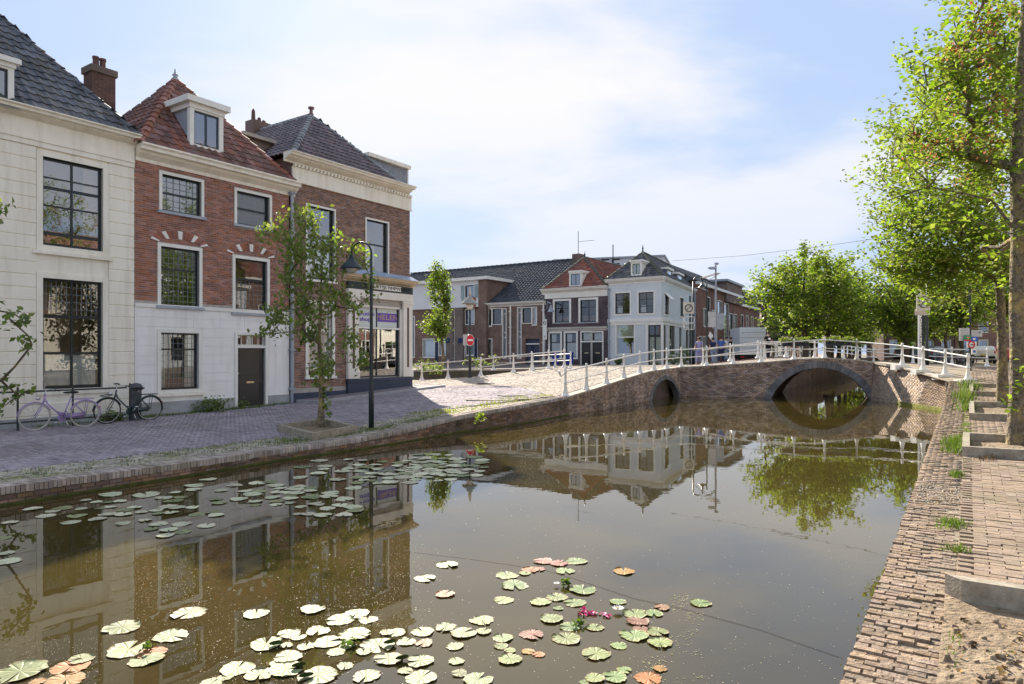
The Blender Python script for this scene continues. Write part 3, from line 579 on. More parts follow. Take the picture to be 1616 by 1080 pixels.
def window(parent, fr, hole, casing=.13, b=.09, cols=1, rails=(), fw=.05, mc=None, mf=None, glass=None, sill=.0, lead=(), curtain=(), msill=None, inner=None, stack=True, room=.9, proud=.035, mull=None):
    """window part with sash_frame, pane, sill, curtain sub-parts. rails: (fraction from the top, thickness); lead: (f0, f1, nx, nz) leaded areas; curtain: (ufrac0, ufrac1, zf0, zf1)"""
    u0, u1, z0, z1_ = hole; mc = mc or m_white; mf = mf or m_black; glass = glass or m_glass; mb = MB(); c = casing
    if c > 0:
        mb.fb(fr, u0 - c, u0, -proud, b, z0 - (0 if sill else c), z1_ + c).fb(fr, u1, u1 + c, -proud, b, z0 - (0 if sill else c), z1_ + c).fb(fr, u0, u1, -proud, b, z1_, z1_ + c)
        if not sill: mb.fb(fr, u0, u1, -proud, b, z0 - c, z0)
    else: mb.fb(fr, u0, u1, b, b + .02, z0, z0 + .02)
    wd = mb.build('window', mc, parent)
    f = MB(); f.fb(fr, u0, u0 + fw, b, b + .06, z0, z1_).fb(fr, u1 - fw, u1, b, b + .06, z0, z1_).fb(fr, u0 + fw, u1 - fw, b, b + .06, z0, z0 + fw * 1.3).fb(fr, u0 + fw, u1 - fw, b, b + .06, z1_ - fw, z1_)
    hz_ = z1_ - z0; zz = [z1_ - fw] + [z1_ - r_[0] * hz_ for r_ in rails] + [z0 + fw]
    for r_ in rails: f.fb(fr, u0 + fw, u1 - fw, b + .004, b + .05, z1_ - r_[0] * hz_ - r_[1] / 2, z1_ - r_[0] * hz_ + r_[1] / 2)
    ml = mull or fw * .8
    for k in range(1, cols): uu = u0 + (u1 - u0) * k / cols; f.fb(fr, uu - ml / 2, uu + ml / 2, b + .002, b + .055, z0 + fw, z1_ - fw)
    f.build('sash_frame', mf, wd)
    for k in range(cols):
        for za, zb in zip(zz, zz[1:]):
            a_ = u0 + (u1 - u0) * k / cols; c_ = u0 + (u1 - u0) * (k + 1) / cols; t_ = random.uniform(-.0025, .0025); bb = b + .03
            MB().poly([fr.w(a_, bb, zb), fr.w(c_, bb + t_, zb), fr.w(c_, bb + t_, za), fr.w(a_, bb, za)]).build('pane', glass, wd)
    if sill: MB().fb(fr, u0 - c - .05, u1 + c + .05, -sill, b, z0 - .085, z0).build('sill', msill or m_sill, wd)
    for f0, f1, nx, nz_ in lead:
        l = MB(); za, zb = z1_ - f1 * hz_, z1_ - f0 * hz_
        for k in range(1, nx): uu = u0 + (u1 - u0) * k / nx; l.fb(fr, uu - .006, uu + .006, b + .015, b + .028, za, zb)
        for k in range(1, nz_): q = za + (zb - za) * k / nz_; l.fb(fr, u0, u1, b + .012, b + .025, q - .006, q + .006)
        l.build('lead_lattice', solid('lead_came', (.22, .24, .25), rough=.5), wd)
    for cu in curtain:
        a_, c_ = u0 + (u1 - u0) * cu[0], u0 + (u1 - u0) * cu[1]; pleats(fr, a_, c_, z0 + hz_ * cu[2], z0 + hz_ * cu[3], b + .11, n=max(6, int((c_ - a_) / .06))).build('curtain', cu[4] if len(cu) > 4 else m_curt, wd)
    r_ = MB(); q0, q1 = b + .1, b + room; r_.poly([fr.w(u0, q1, z0), fr.w(u1, q1, z0), fr.w(u1, q1, z1_), fr.w(u0, q1, z1_)])
    for (x1_, y1_), (x2_, y2_) in (((u0, z0), (u0, z1_)), ((u0, z1_), (u1, z1_)), ((u1, z1_), (u1, z0)), ((u1, z0), (u0, z0))): r_.poly([fr.w(x1_, q0, y1_), fr.w(x2_, q0, y2_), fr.w(x2_, q1, y2_), fr.w(x1_, q1, y1_)])
    r_.build('room', inner or m_dark, wd); return wd
def fbricks(parent, fr, u0, u1, zl, z1_, holes, m, n_ind=0, bl=.205, bh=.05, j=.012, arches=()):
    """clipped brick courses on a facade; zl is a function giving the foot of the wall"""
    rows = []; z = zl(u0) - .2; r = 0
    while z < z1_ - .02:
        zt = min(z + bh, z1_); iv = [(u0, u1)]
        for h in holes:
            if h[2] < zt - .01 and h[3] > z + .01:
                iv = [q for a, b in iv for q in ((a, min(b, h[0])), (max(a, h[1]), b)) if q[1] - q[0] > .02]
        for a, b in iv:
            k = math.floor((a - (r % 2) * bl / 2) / (bl + j)); u = k * (bl + j) + (r % 2) * bl / 2
            while u < b:
                p, q = max(u, a), min(u + bl, b)
                if q - p > .025 and zt > zl((p + q) / 2): rows.append((p, q, z, zt))
                u += bl + j
        z += bh + j; r += 1
    pieces('brick', *fr_boxes(fr, rows, b0=-.006, b1=.03, jit=.003), m, parent, n_ind, 'brick_courses')
# pantile: S curve in x, front lip at y=0
def tilemesh(w, l, th=.03, amp=.035):
    xs = np.array([0, .16, .32, .5, .74, 1.02]) * w; hs = np.array([.6, 1.0, .62, .12, 0, .55]) * amp
    V = [(x, -.02, h + th) for x, h in zip(xs, hs)] + [(x, l + .02, h) for x, h in zip(xs, hs)] + [(x, -.02, h) for x, h in zip(xs, hs)]
    n = len(xs); Fc = [(k, k + 1, n + k + 1, n + k) for k in range(n - 1)] + [(2 * n + k, 2 * n + k + 1, k + 1, k) for k in range(n - 1)] + [(2 * n, 0, n, n)]
    return np.array(V), Fc
def tiles(roof, p0, p1, poly, m, n_ind=300, w=.235, l=.31, flat=False):
    """tiles on the plane through eave p0-p1 inside the world polygon"""
    p0, p1 = Vector(p0), Vector(p1); eU = (p1 - p0).normalized(); pts = [Vector(p) for p in poly]; far = max(pts, key=lambda p: ((p - p0) - eU * (p - p0).dot(eU)).length)
    nrm = eU.cross(far - p0).normalized()
    if nrm.z < 0: eU = -eU; nrm = -nrm
    eV = nrm.cross(eU); pl = [((p - p0).dot(eU), (p - p0).dot(eV)) for p in pts]; umin, umax = min(a for a, b in pl), max(a for a, b in pl); vmax = max(b for a, b in pl)
    V, Fc = tilemesh(w, l, amp=.02 if flat else .035); I = []
    for j in range(int(vmax / l) + 1):
        for i in range(int((umax - umin) / w) + 2):
            u = umin + i * w + random.uniform(-.004, .004); v = j * l
            if pip([u + w / 2], [v + l / 2], pl)[0]: I.append((u, v))
    off_ = Vector(wloc(roof)); mats_ = []
    for u, v in I:
        M_ = Matrix.Identity(4); a = random.uniform(-.012, .012); eu = (eU + eV * a).normalized(); ev = nrm.cross(eu)
        for r_ in range(3): M_[r_][0] = eu[r_]; M_[r_][1] = ev[r_]; M_[r_][2] = nrm[r_]
        q = p0 + eU * u + eV * v + nrm * (.03 + random.uniform(0, .006)) - off_
        for r_ in range(3): M_[r_][3] = q[r_]
        mats_.append(M_)
    if not mats_: return
    c = np.array([tuple(q.translation + off_) for q in mats_]); d = np.where(inview(c, 30), np.linalg.norm(c, axis=1), 1e6); order = np.argsort(d); ind = set(int(i) for i in order[:n_ind] if d[i] < 1e5)
    if ind:
        me = bpy.data.meshes.new('roof_tile'); me.from_pydata([tuple(x) for x in V], [], Fc); me.materials.append(m); me.polygons.foreach_set('use_smooth', [False] * len(Fc))
        for i in ind: o = bpy.data.objects.new('roof_tile', me); COL.objects.link(o); o.parent = roof; o.matrix_basis = mats_[i]
    rest = [mats_[i] for i in range(len(mats_)) if i not in ind]
    if rest:
        A = np.array([[list(r_) for r_ in q] for q in rest]); VV = np.einsum('nij,vj->nvi', A[:, :3, :3], V) + A[:, None, :3, 3]
        fq = np.array([f if len(f) == 4 else f for f in Fc]); FF = (np.arange(len(rest))[:, None, None] * len(V) + fq[None]).reshape(-1, 4)
        link('roof_tile_courses', npmesh('roof_tile_courses', VV.reshape(-1, 3), FF, m), roof, kind='stuff')
_RM = {}
def ridge(roof, a, b, m, r=.13, l=.34, single=True):
    a, b = Vector(a), Vector(b); L_ = (b - a).length; n = max(1, int(L_ / l)); d = (b - a).normalized(); s = d.cross(Vector((0, 0, 1))).normalized(); up = s.cross(d); off_ = Vector(wloc(roof))
    key = (m.name, r)
    V = []; Fc = []
    for k, (y, rr) in enumerate(((0, r * 1.1), (L_ / n * 1.06, r * .9))):
        for q in range(7):
            t_ = math.pi * q / 6; V.append((math.cos(t_) * rr, y, math.sin(t_) * rr * .85 - .02 + (.02 if k == 0 else 0)))
    Fc = [(q, q + 7, q + 8, q + 1) for q in range(6)]; V += [(x * .8, 0, z * .75 - .02) for x, y, z in V[:7]]; Fc += [(q, q + 1, 15 + q, 14 + q) for q in range(6)]
    if single:
        me = bpy.data.meshes.new('ridge_tile'); me.from_pydata(V, [], Fc); me.materials.append(m)
    W_ = MB()
    for k in range(n):
        p = a + d * (L_ * k / n) - off_; M_ = Matrix.Identity(4)
        for r_ in range(3): M_[r_][0] = s[r_]; M_[r_][1] = d[r_]; M_[r_][2] = up[r_]; M_[r_][3] = p[r_]
        if single: o = bpy.data.objects.new('ridge_tile', me); COL.objects.link(o); o.parent = roof; o.matrix_basis = M_
        else:
            i = len(W_.v); W_.v += [tuple(M_ @ Vector(v)) for v in V]; W_.f += [tuple(i + q for q in f) for f in Fc]; W_.mi += [0] * len(Fc); W_.uv += [None] * len(Fc)
    if not single: link('ridge_tiles', W_.mesh('ridge_tiles', m), roof, kind='stuff')
def hiproof(house, fr, u0, u1, b0, b1, ze, apex, back, m, mr, n_ind=300, faces='flr', single=True, ridge_f=True, r=.13, uv=True, under=None, front_hips='lr'):
    """front hip triangle, left and right slopes, ridge from apex (u,b,z) back to back (u,b,z)"""
    A, B, C_, D_ = fr.w(u0, b0, ze), fr.w(u1, b0, ze), fr.w(u1, b1, ze), fr.w(u0, b1, ze); T, K = fr.w(*apex), fr.w(*back)
    mb = MB().poly([A, B, T]).poly([B, C_, K, T]).poly([C_, D_, K]).poly([D_, A, T, K]); rf_ = mb.build('roof', under or m_dark, house)
    if 'f' in faces: tiles(rf_, A, B, [A, B, T], m, n_ind)
    if 'r' in faces: tiles(rf_, B, C_, [B, C_, K, T], m, n_ind)
    if 'l' in faces: tiles(rf_, D_, A, [D_, A, T, K], m, n_ind)
    ridge(rf_, A, T, mr, r, single=single); ridge(rf_, B, T, mr, r, single=single)
    if (K - T).length > .4: ridge(rf_, K, T, mr, r, single=single)
    return rf_
def finial(house, p, h, m, r=.12): MB().lathe(p, [(r, -.1), (r * 1.1, 0), (r * .45, h * .3), (r * .8, h * .45), (r * .35, h * .6), (.02, h)], 10).build('finial', m, house, smooth=True)
def dormer(house, fr, b0, hole, post=.13, ch=.24, oh=.12, slope=1.2, ze=0, mcheek=None, cols=2, mf=None, depth=None, glass=None, zoff=0, fw=.05):
    u0, u1, z0, z1_ = hole; zt = z1_ + .06; bE = depth if depth else max(b0 + .4, (zt - ze) / slope)
    mb = MB(); mb.fb(fr, u0 - post, u0, b0, b0 + .14, z0 - .12, zt).fb(fr, u1, u1 + post, b0, b0 + .14, z0 - .12, zt).fb(fr, u0, u1, b0, b0 + .14, z0 - .12, z0).fb(fr, u0, u1, b0, b0 + .14, z1_, zt)
    d = mb.build('dormer', m_white, house)
    c = MB()
    for u in (u0 - post * .6, u1 + post * .6): c.poly([fr.w(u, b0 + .1, z0 - .1), fr.w(u, b0 + .1, zt), fr.w(u, bE, zt)])
    c.build('cheek', mcheek or m_lead, d)
    q = MB(); q.fb(fr, u0 - post - .03, u1 + post + .03, b0 - .04, bE, zt, zt + ch * .45).fb(fr, u0 - post - oh, u1 + post + oh, b0 - oh, bE + .1, zt + ch * .45 + .002, zt + ch); q.build('dormer_cornice', m_white, d)
    f = MB(); f.fb(fr, u0, u0 + fw, b0 + .05, b0 + .1, z0, z1_).fb(fr, u1 - fw, u1, b0 + .05, b0 + .1, z0, z1_).fb(fr, u0 + fw, u1 - fw, b0 + .05, b0 + .1, z0, z0 + fw).fb(fr, u0 + fw, u1 - fw, b0 + .05, b0 + .1, z1_ - fw, z1_)
    for k in range(1, cols): uu = u0 + (u1 - u0) * k / cols; f.fb(fr, uu - fw * .7, uu + fw * .7, b0 + .052, b0 + .098, z0 + fw, z1_ - fw)
    f.build('casement', mf or m_black, d)
    MB().poly([fr.w(u0, b0 + .07, z0), fr.w(u1, b0 + .07, z0), fr.w(u1, b0 + .07, z1_), fr.w(u0, b0 + .07, z1_)]).build('pane', glass or m_glass2, d)
    MB().poly([fr.w(u0, b0 + .4, z0), fr.w(u1, b0 + .4, z0), fr.w(u1, b0 + .4, z1_), fr.w(u0, b0 + .4, z1_)]).build('room', m_dark, d)
    # lead flashing apron round the foot
    MB().poly([fr.w(u0 - post - .18, b0 - .06, z0 - .17), fr.w(u1 + post + .18, b0 - .06, z0 - .17), fr.w(u1 + post + .02, b0 + .02, z0 - .08), fr.w(u0 - post - .02, b0 + .02, z0 - .08)]).poly([fr.w(u0 - post - .02, b0, z0 - .14), fr.w(u0 - post - .02, bE, zt - .02), fr.w(u0 - post - .2, bE, zt - .2), fr.w(u0 - post - .25, b0 - .02, z0 - .2)]).build('flashing', m_lead, d)
    return d
def pipe(parent, fr, u, b, z0, z1_, m, r=.045, name='drainpipe'):
    mb = MB().tube([fr.w(u, b, z0), fr.w(u, b, z1_)], r, 8)
    z = z0 + .5
    while z < z1_: mb.fb(fr, u - r * 2, u + r * 2, b - r * 1.25, b + .06, z, z + .06); z += 1.4
    return mb.build(name, m, parent)
def moulding(parent, name, fr, u0, u1, z0, z1_, proj, m, steps=3, ret=0.0, b=0):
    """classical cornice: crown stepping out towards the top"""
    h = z1_ - z0; pr = [(b + .03, z0), (b - .02, z0), (b - .02, z0 + h * .2), (b - proj * .45, z0 + h * .45), (b - proj * .5, z0 + h * .6), (b - proj * .82, z0 + h * .62), (b - proj * .85, z0 + h * .8), (b - proj, z0 + h * .9), (b - proj, z1_), (b + .03, z1_)]
    return MB().sweep(fr, pr, u0, u1).build(name, m, parent)
gz = lambda fr, u, b=0: z1(*fr.w(u, b, 0)[:2])
# ------------------------------------------------------------------ house 1: cream stucco
fr = FL; uR1 = 3.0; uL1 = -7.2
h1 = thing('town_house', fr.w(0, 0, .3), 'cream stucco town house with grooved courses and black roof at the far left', 'house')
zc_t = fr.px(0, 161.7)[1]; zc_b = fr.px(0, 181)[1]; zf_b = fr.px(0, 206)[1]; zf2 = fr.px(0, 219)[1]
hu = R4(fr, 67, 162, 246.5, 386.5); hl = R4(fr, 67, 161.7, 438.5, 615)
wall(h1, 'wall', fr, uL1, uR1, .0, zf2, [hu, hl], m_cream); shell(h1, 'side_wall', fr, uL1, uR1, 0, 9, 0, zc_t - .05, m_cream)
# stucco courses, slabs with V-joints
rows = []; zb = zf2; hgt = .335; cs = .16
while zb > .55:
    za = zb - hgt; iv = [(uL1, uR1)]
    for h in (hu, hl):
        if h[2] - cs < zb - .02 and h[3] + cs > za + .02: iv = [q for a, b in iv for q in ((a, min(b, h[0] - cs)), (max(a, h[1] + cs), b)) if q[1] - q[0] > .05]
    for a, b in iv:
        MB().poly([fr.w(a, -.006, za), fr.w(b, -.006, za), fr.w(b, -.03, za + .022), fr.w(a, -.03, za + .022)]).poly([fr.w(a, -.03, za + .022), fr.w(b, -.03, za + .022), fr.w(b, -.03, zb - .012), fr.w(a, -.03, zb - .012)]).poly([fr.w(a, -.03, zb - .012), fr.w(b, -.03, zb - .012), fr.w(b, -.006, zb), fr.w(a, -.006, zb)]).poly([fr.w(b, -.03, za + .022), fr.w(b, 0, za), fr.w(b, 0, zb), fr.w(b, -.03, zb - .012)]).build('stucco_course', m_cream, h1)
    zb = za
MB().fb(fr, uL1, uR1 - .01, -.045, 0, -.1, .52).build('plinth', mat('grey_plinth', (.42, .43, .45), (.33, .33, .34), rough=.8, scale=3, stain=(.2, .21, .14), samt=.5), h1)
moulding(h1, 'cornice', fr, uL1, uR1 + .04, zc_b, zc_t, .42, m_cream)
MB().fb(fr, uL1, uR1, -.05, 0, zf_b, zc_b).build('frieze', m_cream, h1)
MB().fb(fr, uL1, uR1, -.085, 0, zf_b - .07, zf_b).fb(fr, uL1, uR1, -.06, 0, zf2, zf_b - .072).build('architrave', m_cream, h1)
window(h1, fr, hu, casing=.15, cols=2, rails=((.22, .035), (.335, .075), (.54, .04), (.855, .085)), fw=.06, glass=m_glass2, mc=m_cream, curtain=((.72, .98, .12, .98, mat('salmon_curtain', (.55, .35, .25), rough=.9)),))
MB().fb(fr, hu[0] - .25, hu[1] + .25, -.09, 0, hu[2] - .24, hu[2] - .15).build('window_ledge', m_cream, h1)
w_ = window(h1, fr, hl, casing=.15, cols=2, rails=((.34, .09), (.675, .07)), fw=.065, mc=m_cream, lead=((0, .34, 12, 5),), curtain=((.03, .93, .03, .31),), inner=m_warm)
# a yellow bowl lamp hanging behind the leaded light
um = hl[0] + (hl[1] - hl[0]) * .2; MB().ell(fr.w(um, .45, hl[2] + (hl[3] - hl[2]) * .68), (.2, .2, .12)).build('lamp_shade', solid('amber_glass', (.8, .42, .06), rough=.4), w_, smooth=True)
# hipped black roof
ze = zc_t - .02; sl = 1.22; bb = 4.6
A, B = fr.w(uL1, -.25, ze), fr.w(uR1 + .05, -.25, ze); T = fr.w(uR1 - bb + .3, bb, ze + sl * bb); T2 = fr.w(uL1, bb, ze + sl * bb); Cc = fr.w(uR1 + .05, 9, ze)
rf1 = MB().poly([A, B, T, T2]).poly([B, Cc, T]).build('roof', m_dark, h1); tiles(rf1, A, B, [A, B, T, T2], m_blktile, 300); tiles(rf1, B, Cc, [B, Cc, T], m_blktile, 80); ridge(rf1, B, T, m_blktile, .12)
def onroof(fr, x, y, ze, slope, be, drop=.14):
    b = be
    while b < 4 and fr.px(x, y, b)[1] - drop > ze + slope * (b - be): b += .02
    return b
b_ = onroof(fr, 6, 158, ze, sl, -.25)
hd = (fr.px(-22, 110, b_)[0], fr.px(13, 110, b_)[0], fr.px(6, 158, b_)[1], fr.px(6, 108, b_)[1])
dormer(h1, fr, b_, hd, slope=sl, ze=ze, ch=.24, cols=2)
# chimney
cb = 1.75; cu0, cu1 = fr.px(145.7, 150, cb)[0], fr.px(182.3, 150, cb)[0]; czt = fr.px(164, 106, cb)[1]; cbase = 7.6
m_chim = brickmat('chimney_brick', (.17, .085, .065), (.10, .055, .045), (.16, .12, .1))
ch_ = MB()
for (ua, ub, ba, bb_) in ((cu0, cu1, cb, cb), ):
    q = [(ua, cb), (ub, cb), (ub, cb + .55), (ua, cb + .55)]
    for (a1, b1_), (a2, b2_) in zip(q, q[1:] + q[:1]): l_ = math.hypot(a2 - a1, b2_ - b1_); ch_.poly([fr.w(a1, b1_, cbase), fr.w(a2, b2_, cbase), fr.w(a2, b2_, czt), fr.w(a1, b1_, czt)], [(0, cbase), (l_, cbase), (l_, czt), (0, czt)])
cho = ch_.build('chimney', m_chim, h1)
MB().fb(fr, cu0 - .05, cu1 + .05, cb - .05, cb + .6, czt - .22, czt - .02).build('chimney_cap', m_chim, cho)
for q in (.32, .62): MB().lathe(fr.w(cu0 + (cu1 - cu0) * q, cb + .25, czt - .05), [(.09, 0), (.085, .3), (.1, .32), (.1, .38)], 10).build('chimney_pot', solid('chimney_pot_clay', (.12, .06, .05)), cho)
MB().fb(fr, cu0 + .5, cu1 - .0, cb - .5, cb, 8.3, 8.34).build('flashing', m_lead, cho)
# ------------------------------------------------------------------ house 2: red brick, red hipped roof
h2 = thing('town_house', fr.w(5.7, 0, .35), 'red brick town house with white ground floor and red pantiled pyramid roof', 'house')
uA, uB = uR1 + .02, fr.px(456, 560)[0]
zt2 = fr.px(213, 226.7)[1]; zb2 = fr.px(213, 252.5)[1]; zwh = fr.px(208, 480.5)[1]
H2 = dict(tl=R4(fr, 255.3, 317.3, 274.5, 332), tr=R4(fr, 373.3, 425, 301, 353.5), ml=R4(fr, 253.3, 314, 388.5, 482), mr=R4(fr, 370.7, 421.2, 407.3, 493), gl=R4(fr, 253.3, 313.2, 525, 616))
dr = R4(fr, 374.4, 418.3, 528.5, 643); holes = list(H2.values()) + [dr]
wall(h2, 'brick_backing', fr, uA, uB, zwh, zt2, [h for k, h in H2.items() if k != 'gl'], m_joint); wall(h2, 'wall', fr, uA, uB, 0, zwh - .01, [H2['gl'], dr], m_wstuc); shell(h2, 'side_wall', fr, uA, uB, .02, 7, 0, zt2 - .05, m_b2)
fbricks(h2, fr, uA, uB, lambda u: zwh + .16, zb2, [(h[0] - .1, h[1] + .1, h[2] - .1, h[3] + .1) for k, h in H2.items() if k != 'gl'], m_b2, 300)
MB().fb(fr, uA, uB, -.05, .0, zwh - .06, zwh + .05).build('stone_band', m_white, h2)
zb_ = zwh - .06; k = 0
while zb_ > .8:                                            # stucco blocks of the ground floor
    za = zb_ - .285; iv = [(uA, uB)]
    for h in (H2['gl'], dr):
        if h[2] - .12 < zb_ - .02 and h[3] + .12 > za + .02: iv = [q for a, b in iv for q in ((a, min(b, h[0] - .12)), (max(a, h[1] + .12), b)) if q[1] - q[0] > .05]
    for a, b in iv:
        n = max(1, round((b - a) / .95)); 
        for q in range(n):
            a_, b_ = a + (b - a) * q / n, a + (b - a) * (q + 1) / n
            MB().fb(fr, a_ + .003, b_ - .003, -.018, .0, za + .006, zb_ - .003).build('stucco_block', m_wstuc, h2)
    zb_ = za; k += 1
for a, b in ((uA, dr[0] - .12), (dr[1] + .12, uB)): MB().fb(fr, a, b, -.04, 0, -.1, zb_ + .02).build('plinth', MATS['grey_plinth'], h2)
moulding(h2, 'cornice', fr, uA + .03, fr.px(477, 300, -.4)[0], zb2 + .0, zt2, .42, m_cream)
window(h2, fr, H2['tl'], casing=.09, rails=((.49, .06),), sill=.09, lead=((0, .49, 6, 3), (.51, 1, 6, 3)), glass=m_glass2, inner=m_warm)
window(h2, fr, H2['tr'], casing=.09, rails=((.5, .06),), sill=.09, inner=m_warm, curtain=((.03, .97, .03, .97, mat('rush_blind', (.36, .29, .21), (.28, .22, .16), rough=.9, scale=20)),))
window(h2, fr, H2['ml'], casing=.1, rails=((.37, .06),), sill=.09, lead=((0, .36, 8, 4), (.38, 1, 8, 7)), glass=m_glass2)
window(h2, fr, H2['mr'], casing=.1, rails=((.37, .06),), sill=.09, lead=((.38, 1, 8, 7),), inner=m_warm)
window(h2, fr, H2['gl'], casing=.11, rails=((.29, .05),), lead=((0, .28, 8, 3), (.3, 1, 8, 7)), curtain=((.02, .2, .03, .97), (.7, .98, .03, .97)))
MB().fb(fr, H2['gl'][0] - .16, H2['gl'][1] + .16, -.08, 0, H2['gl'][2] - .2, H2['gl'][2] - .115).build('window_ledge', m_cream, h2)
# flat relieving arches of thin bricks with white keystones over the middle windows
for key, xc in (('ml', 284), ('mr', 397)):
    h = H2[key]; uc = (h[0] + h[1]) / 2; rr = (h[1] - h[0]) / 2 + .1; zs = h[3] + .1; rise = .2; arch = MB(); n = 34
    for q in range(n):
        t0 = math.pi * (.04 + .92 * q / n); t1 = math.pi * (.04 + .92 * (q + .82) / n)
        f_ = lambda t_, e: fr.w(uc - (rr + e) * math.cos(t_), -.022, zs + (rise + e) * math.sin(t_))
        white = q in (1, 2, 9, 10, 16, 17, 23, 24, 31, 32)
        if white:
            if q in (1, 9, 16, 23, 31):
                t1 = math.pi * (.04 + .92 * (q + 1.9) / n); pts = [f_(t0, -.02), f_(t1, -.02), f_(t1, .23), f_(t0, .23)]
                mb = MB().poly(pts[::-1]); [mb.poly([pts[i], pts[(i + 1) % 4], pts[(i + 1) % 4] + fr.B * .04, pts[i] + fr.B * .04]) for i in range(4)]; mb.build('keystone', m_white, h2)
        else:
            pts = [f_(t0, 0), f_(t1, 0), f_(t1, .22), f_(t0, .22)]; mb = MB().poly(pts[::-1]); [mb.poly([pts[i], pts[(i + 1) % 4], pts[(i + 1) % 4] + fr.B * .03, pts[i] + fr.B * .03]) for i in range(4)]; mb.build('arch_brick', m_b2, h2)
# door with transom light
d0, d1, dz0, dz1 = dr; ztl = fr.px(374, 547)[1]; zdb = fr.px(374.4, 642.8)[1]
MB().fb(fr, d0 - .1, d0, -.04, .14, zdb - .1, dz1 + .1).fb(fr, d1, d1 + .1, -.04, .14, zdb - .1, dz1 + .1).fb(fr, d0, d1, -.04, .14, dz1, dz1 + .1).fb(fr, d0, d1, -.02, .14, ztl - .05, ztl + .03).build('door_frame', m_white, h2)
dd = MB().fb(fr, d0, d1, .08, .13, zdb, ztl - .05).build('door', solid('bottle_black_door', (.022, .024, .026), rough=.3, spec=.5), h2)
for a, c in ((.04, .16), (.2, .5), (.58, .9)):
    hd_ = ztl - .05 - zdb; a_, c_ = ztl - .05 - hd_ * c, ztl - .05 - hd_ * a; pm = MB()
    for (x0, x1_, y0, y1_) in ((d0 + .12, d1 - .12, a_, a_ + .03), (d0 + .12, d1 - .12, c_ - .03, c_), (d0 + .12, d0 + .15, a_ + .03, c_ - .03), (d1 - .15, d1 - .12, a_ + .03, c_ - .03)): pm.fb(fr, x0, x1_, .062, .081, y0, y1_)
    pm.build('door_panel', MATS['bottle_black_door'], dd)
m_brass = solid('brass', (.6, .5, .32), rough=.3, metal=.8)
MB().fb(fr, (d0 + d1) / 2 - .14, (d0 + d1) / 2 + .14, .055, .081, zdb + .78, zdb + .84).build('letter_plate', m_brass, dd); MB().ell(fr.w(d0 + .07, .05, zdb + 1.12), .035).build('door_knob', m_brass, dd, smooth=True)
window(h2, fr, (d0, d1, ztl + .03, dz1), casing=0, cols=5, fw=.03, mf=m_white, inner=m_warm)
MB().fb(fr, d0 - .1, d1 + .1, -.16, .1, zdb - .2, zdb - .005).build('doorstep', m_stone, h2)
# pyramid roof
zee = zt2 - .03; ap = (5.72, 2.55, fr.px(277, 127, 2.55)[1]); hiproof(h2, fr, uA - .02, uB + .0, -.3, 5.3, zee, ap, (5.72, 2.6, ap[2]), m_redtile, m_redridge, 300)
finial(h2, fr.w(*ap), .38, m_lead, .13)
sl2 = (ap[2] - zee) / 2.85; b_ = onroof(fr, 326, 232, zee, sl2, -.3)
dormer(h2, fr, b_, R4(fr, 306.7, 346, 173.5, 226.7, b_), slope=sl2, ze=zee - .3, post=.15, ch=.34, oh=.16, mf=solid('slate_blue_paint', (.05, .07, .09), rough=.4))
pipe(h2, fr, fr.px(457.8, 500)[0], -.1, fr.px(458, 637)[1], fr.px(458, 305)[1], m_lead, .055)
# ------------------------------------------------------------------ house 3: brown brick corner house with shop front
h3 = thing('corner_house', fr.w(12, 0, .5), 'brown brick corner house with a cream shop front and navy plinth', 'house')
uC, uD = fr.px(461, 560)[0], fr.px(646.5, 600)[0]; zt3 = fr.px(459.4, 243)[1]; zb3 = fr.px(479, 290)[1]; zd3 = fr.px(459.4, 257)[1]
H3 = dict(ul=R4(fr, 484.5, 527, 324, 440), ur=R4(fr, 578, 611.5, 345.8, 440.5), g=R4(fr, 486, 524, 479, 595))
sh0, sh1 = fr.px(546, 600)[0], uD; zsh_t = fr.px(556, 463)[1]; zsh_b = fr.px(646, 594)[1]
shop = (fr.px(560, 560)[0], fr.px(630, 560)[0], zsh_b, fr.px(600, 483.5)[1])
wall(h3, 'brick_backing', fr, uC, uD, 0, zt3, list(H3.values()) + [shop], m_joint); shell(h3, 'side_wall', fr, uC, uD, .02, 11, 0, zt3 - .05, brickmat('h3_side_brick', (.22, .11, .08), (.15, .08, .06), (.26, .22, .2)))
fbricks(h3, fr, uC + .1, uD, lambda u: .95, zb3, [(h[0] - .06, h[1] + .06, h[2] - .06, h[3] + .06) for h in H3.values()] + [(sh0, sh1 + 1, 0, zsh_t)], m_b3, 150)
# lighter red brick low down by the pipe
zpl = fr.px(462, 621)[1]; MB().fb(fr, uC + .02, sh0, -.05, 0, -.1, zpl).build('plinth', m_navy, h3)
moulding(h3, 'cornice', fr, uC - .35, fr.px(656.7, 301, -.45)[0], zd3, zt3, .5, m_cream)
MB().fb(fr, uC - .02, uD + .05, -.06, 0, zb3, zd3 - .12).fb(fr, uC - .04, uD + .07, -.09, 0, zb3 - .03, zb3 + .04).build('frieze', m_cream, h3)
u = uC
while u < uD: MB().fb(fr, u, u + .085, -.15, -.05, zd3 - .12, zd3 - .002).build('dentil', m_cream, h3); u += .17
window(h3, fr, H3['ul'], casing=.07, rails=((.4, .06),), fw=.045, glass=m_glass2, sill=.08, msill=m_white, curtain=((.05, .95, .05, .5),))
window(h3, fr, H3['ur'], casing=.07, rails=((.4, .06),), fw=.045, glass=m_glass2, sill=.08, msill=m_white, curtain=((.05, .5, .25, .6),))
w_ = window(h3, fr, H3['g'], casing=.12, rails=((.36, .09),), fw=.05, mf=m_white, sill=.1, msill=m_white, curtain=((.02, .98, .08, .62), (.02, .98, .66, .98)), glass=m_glass)
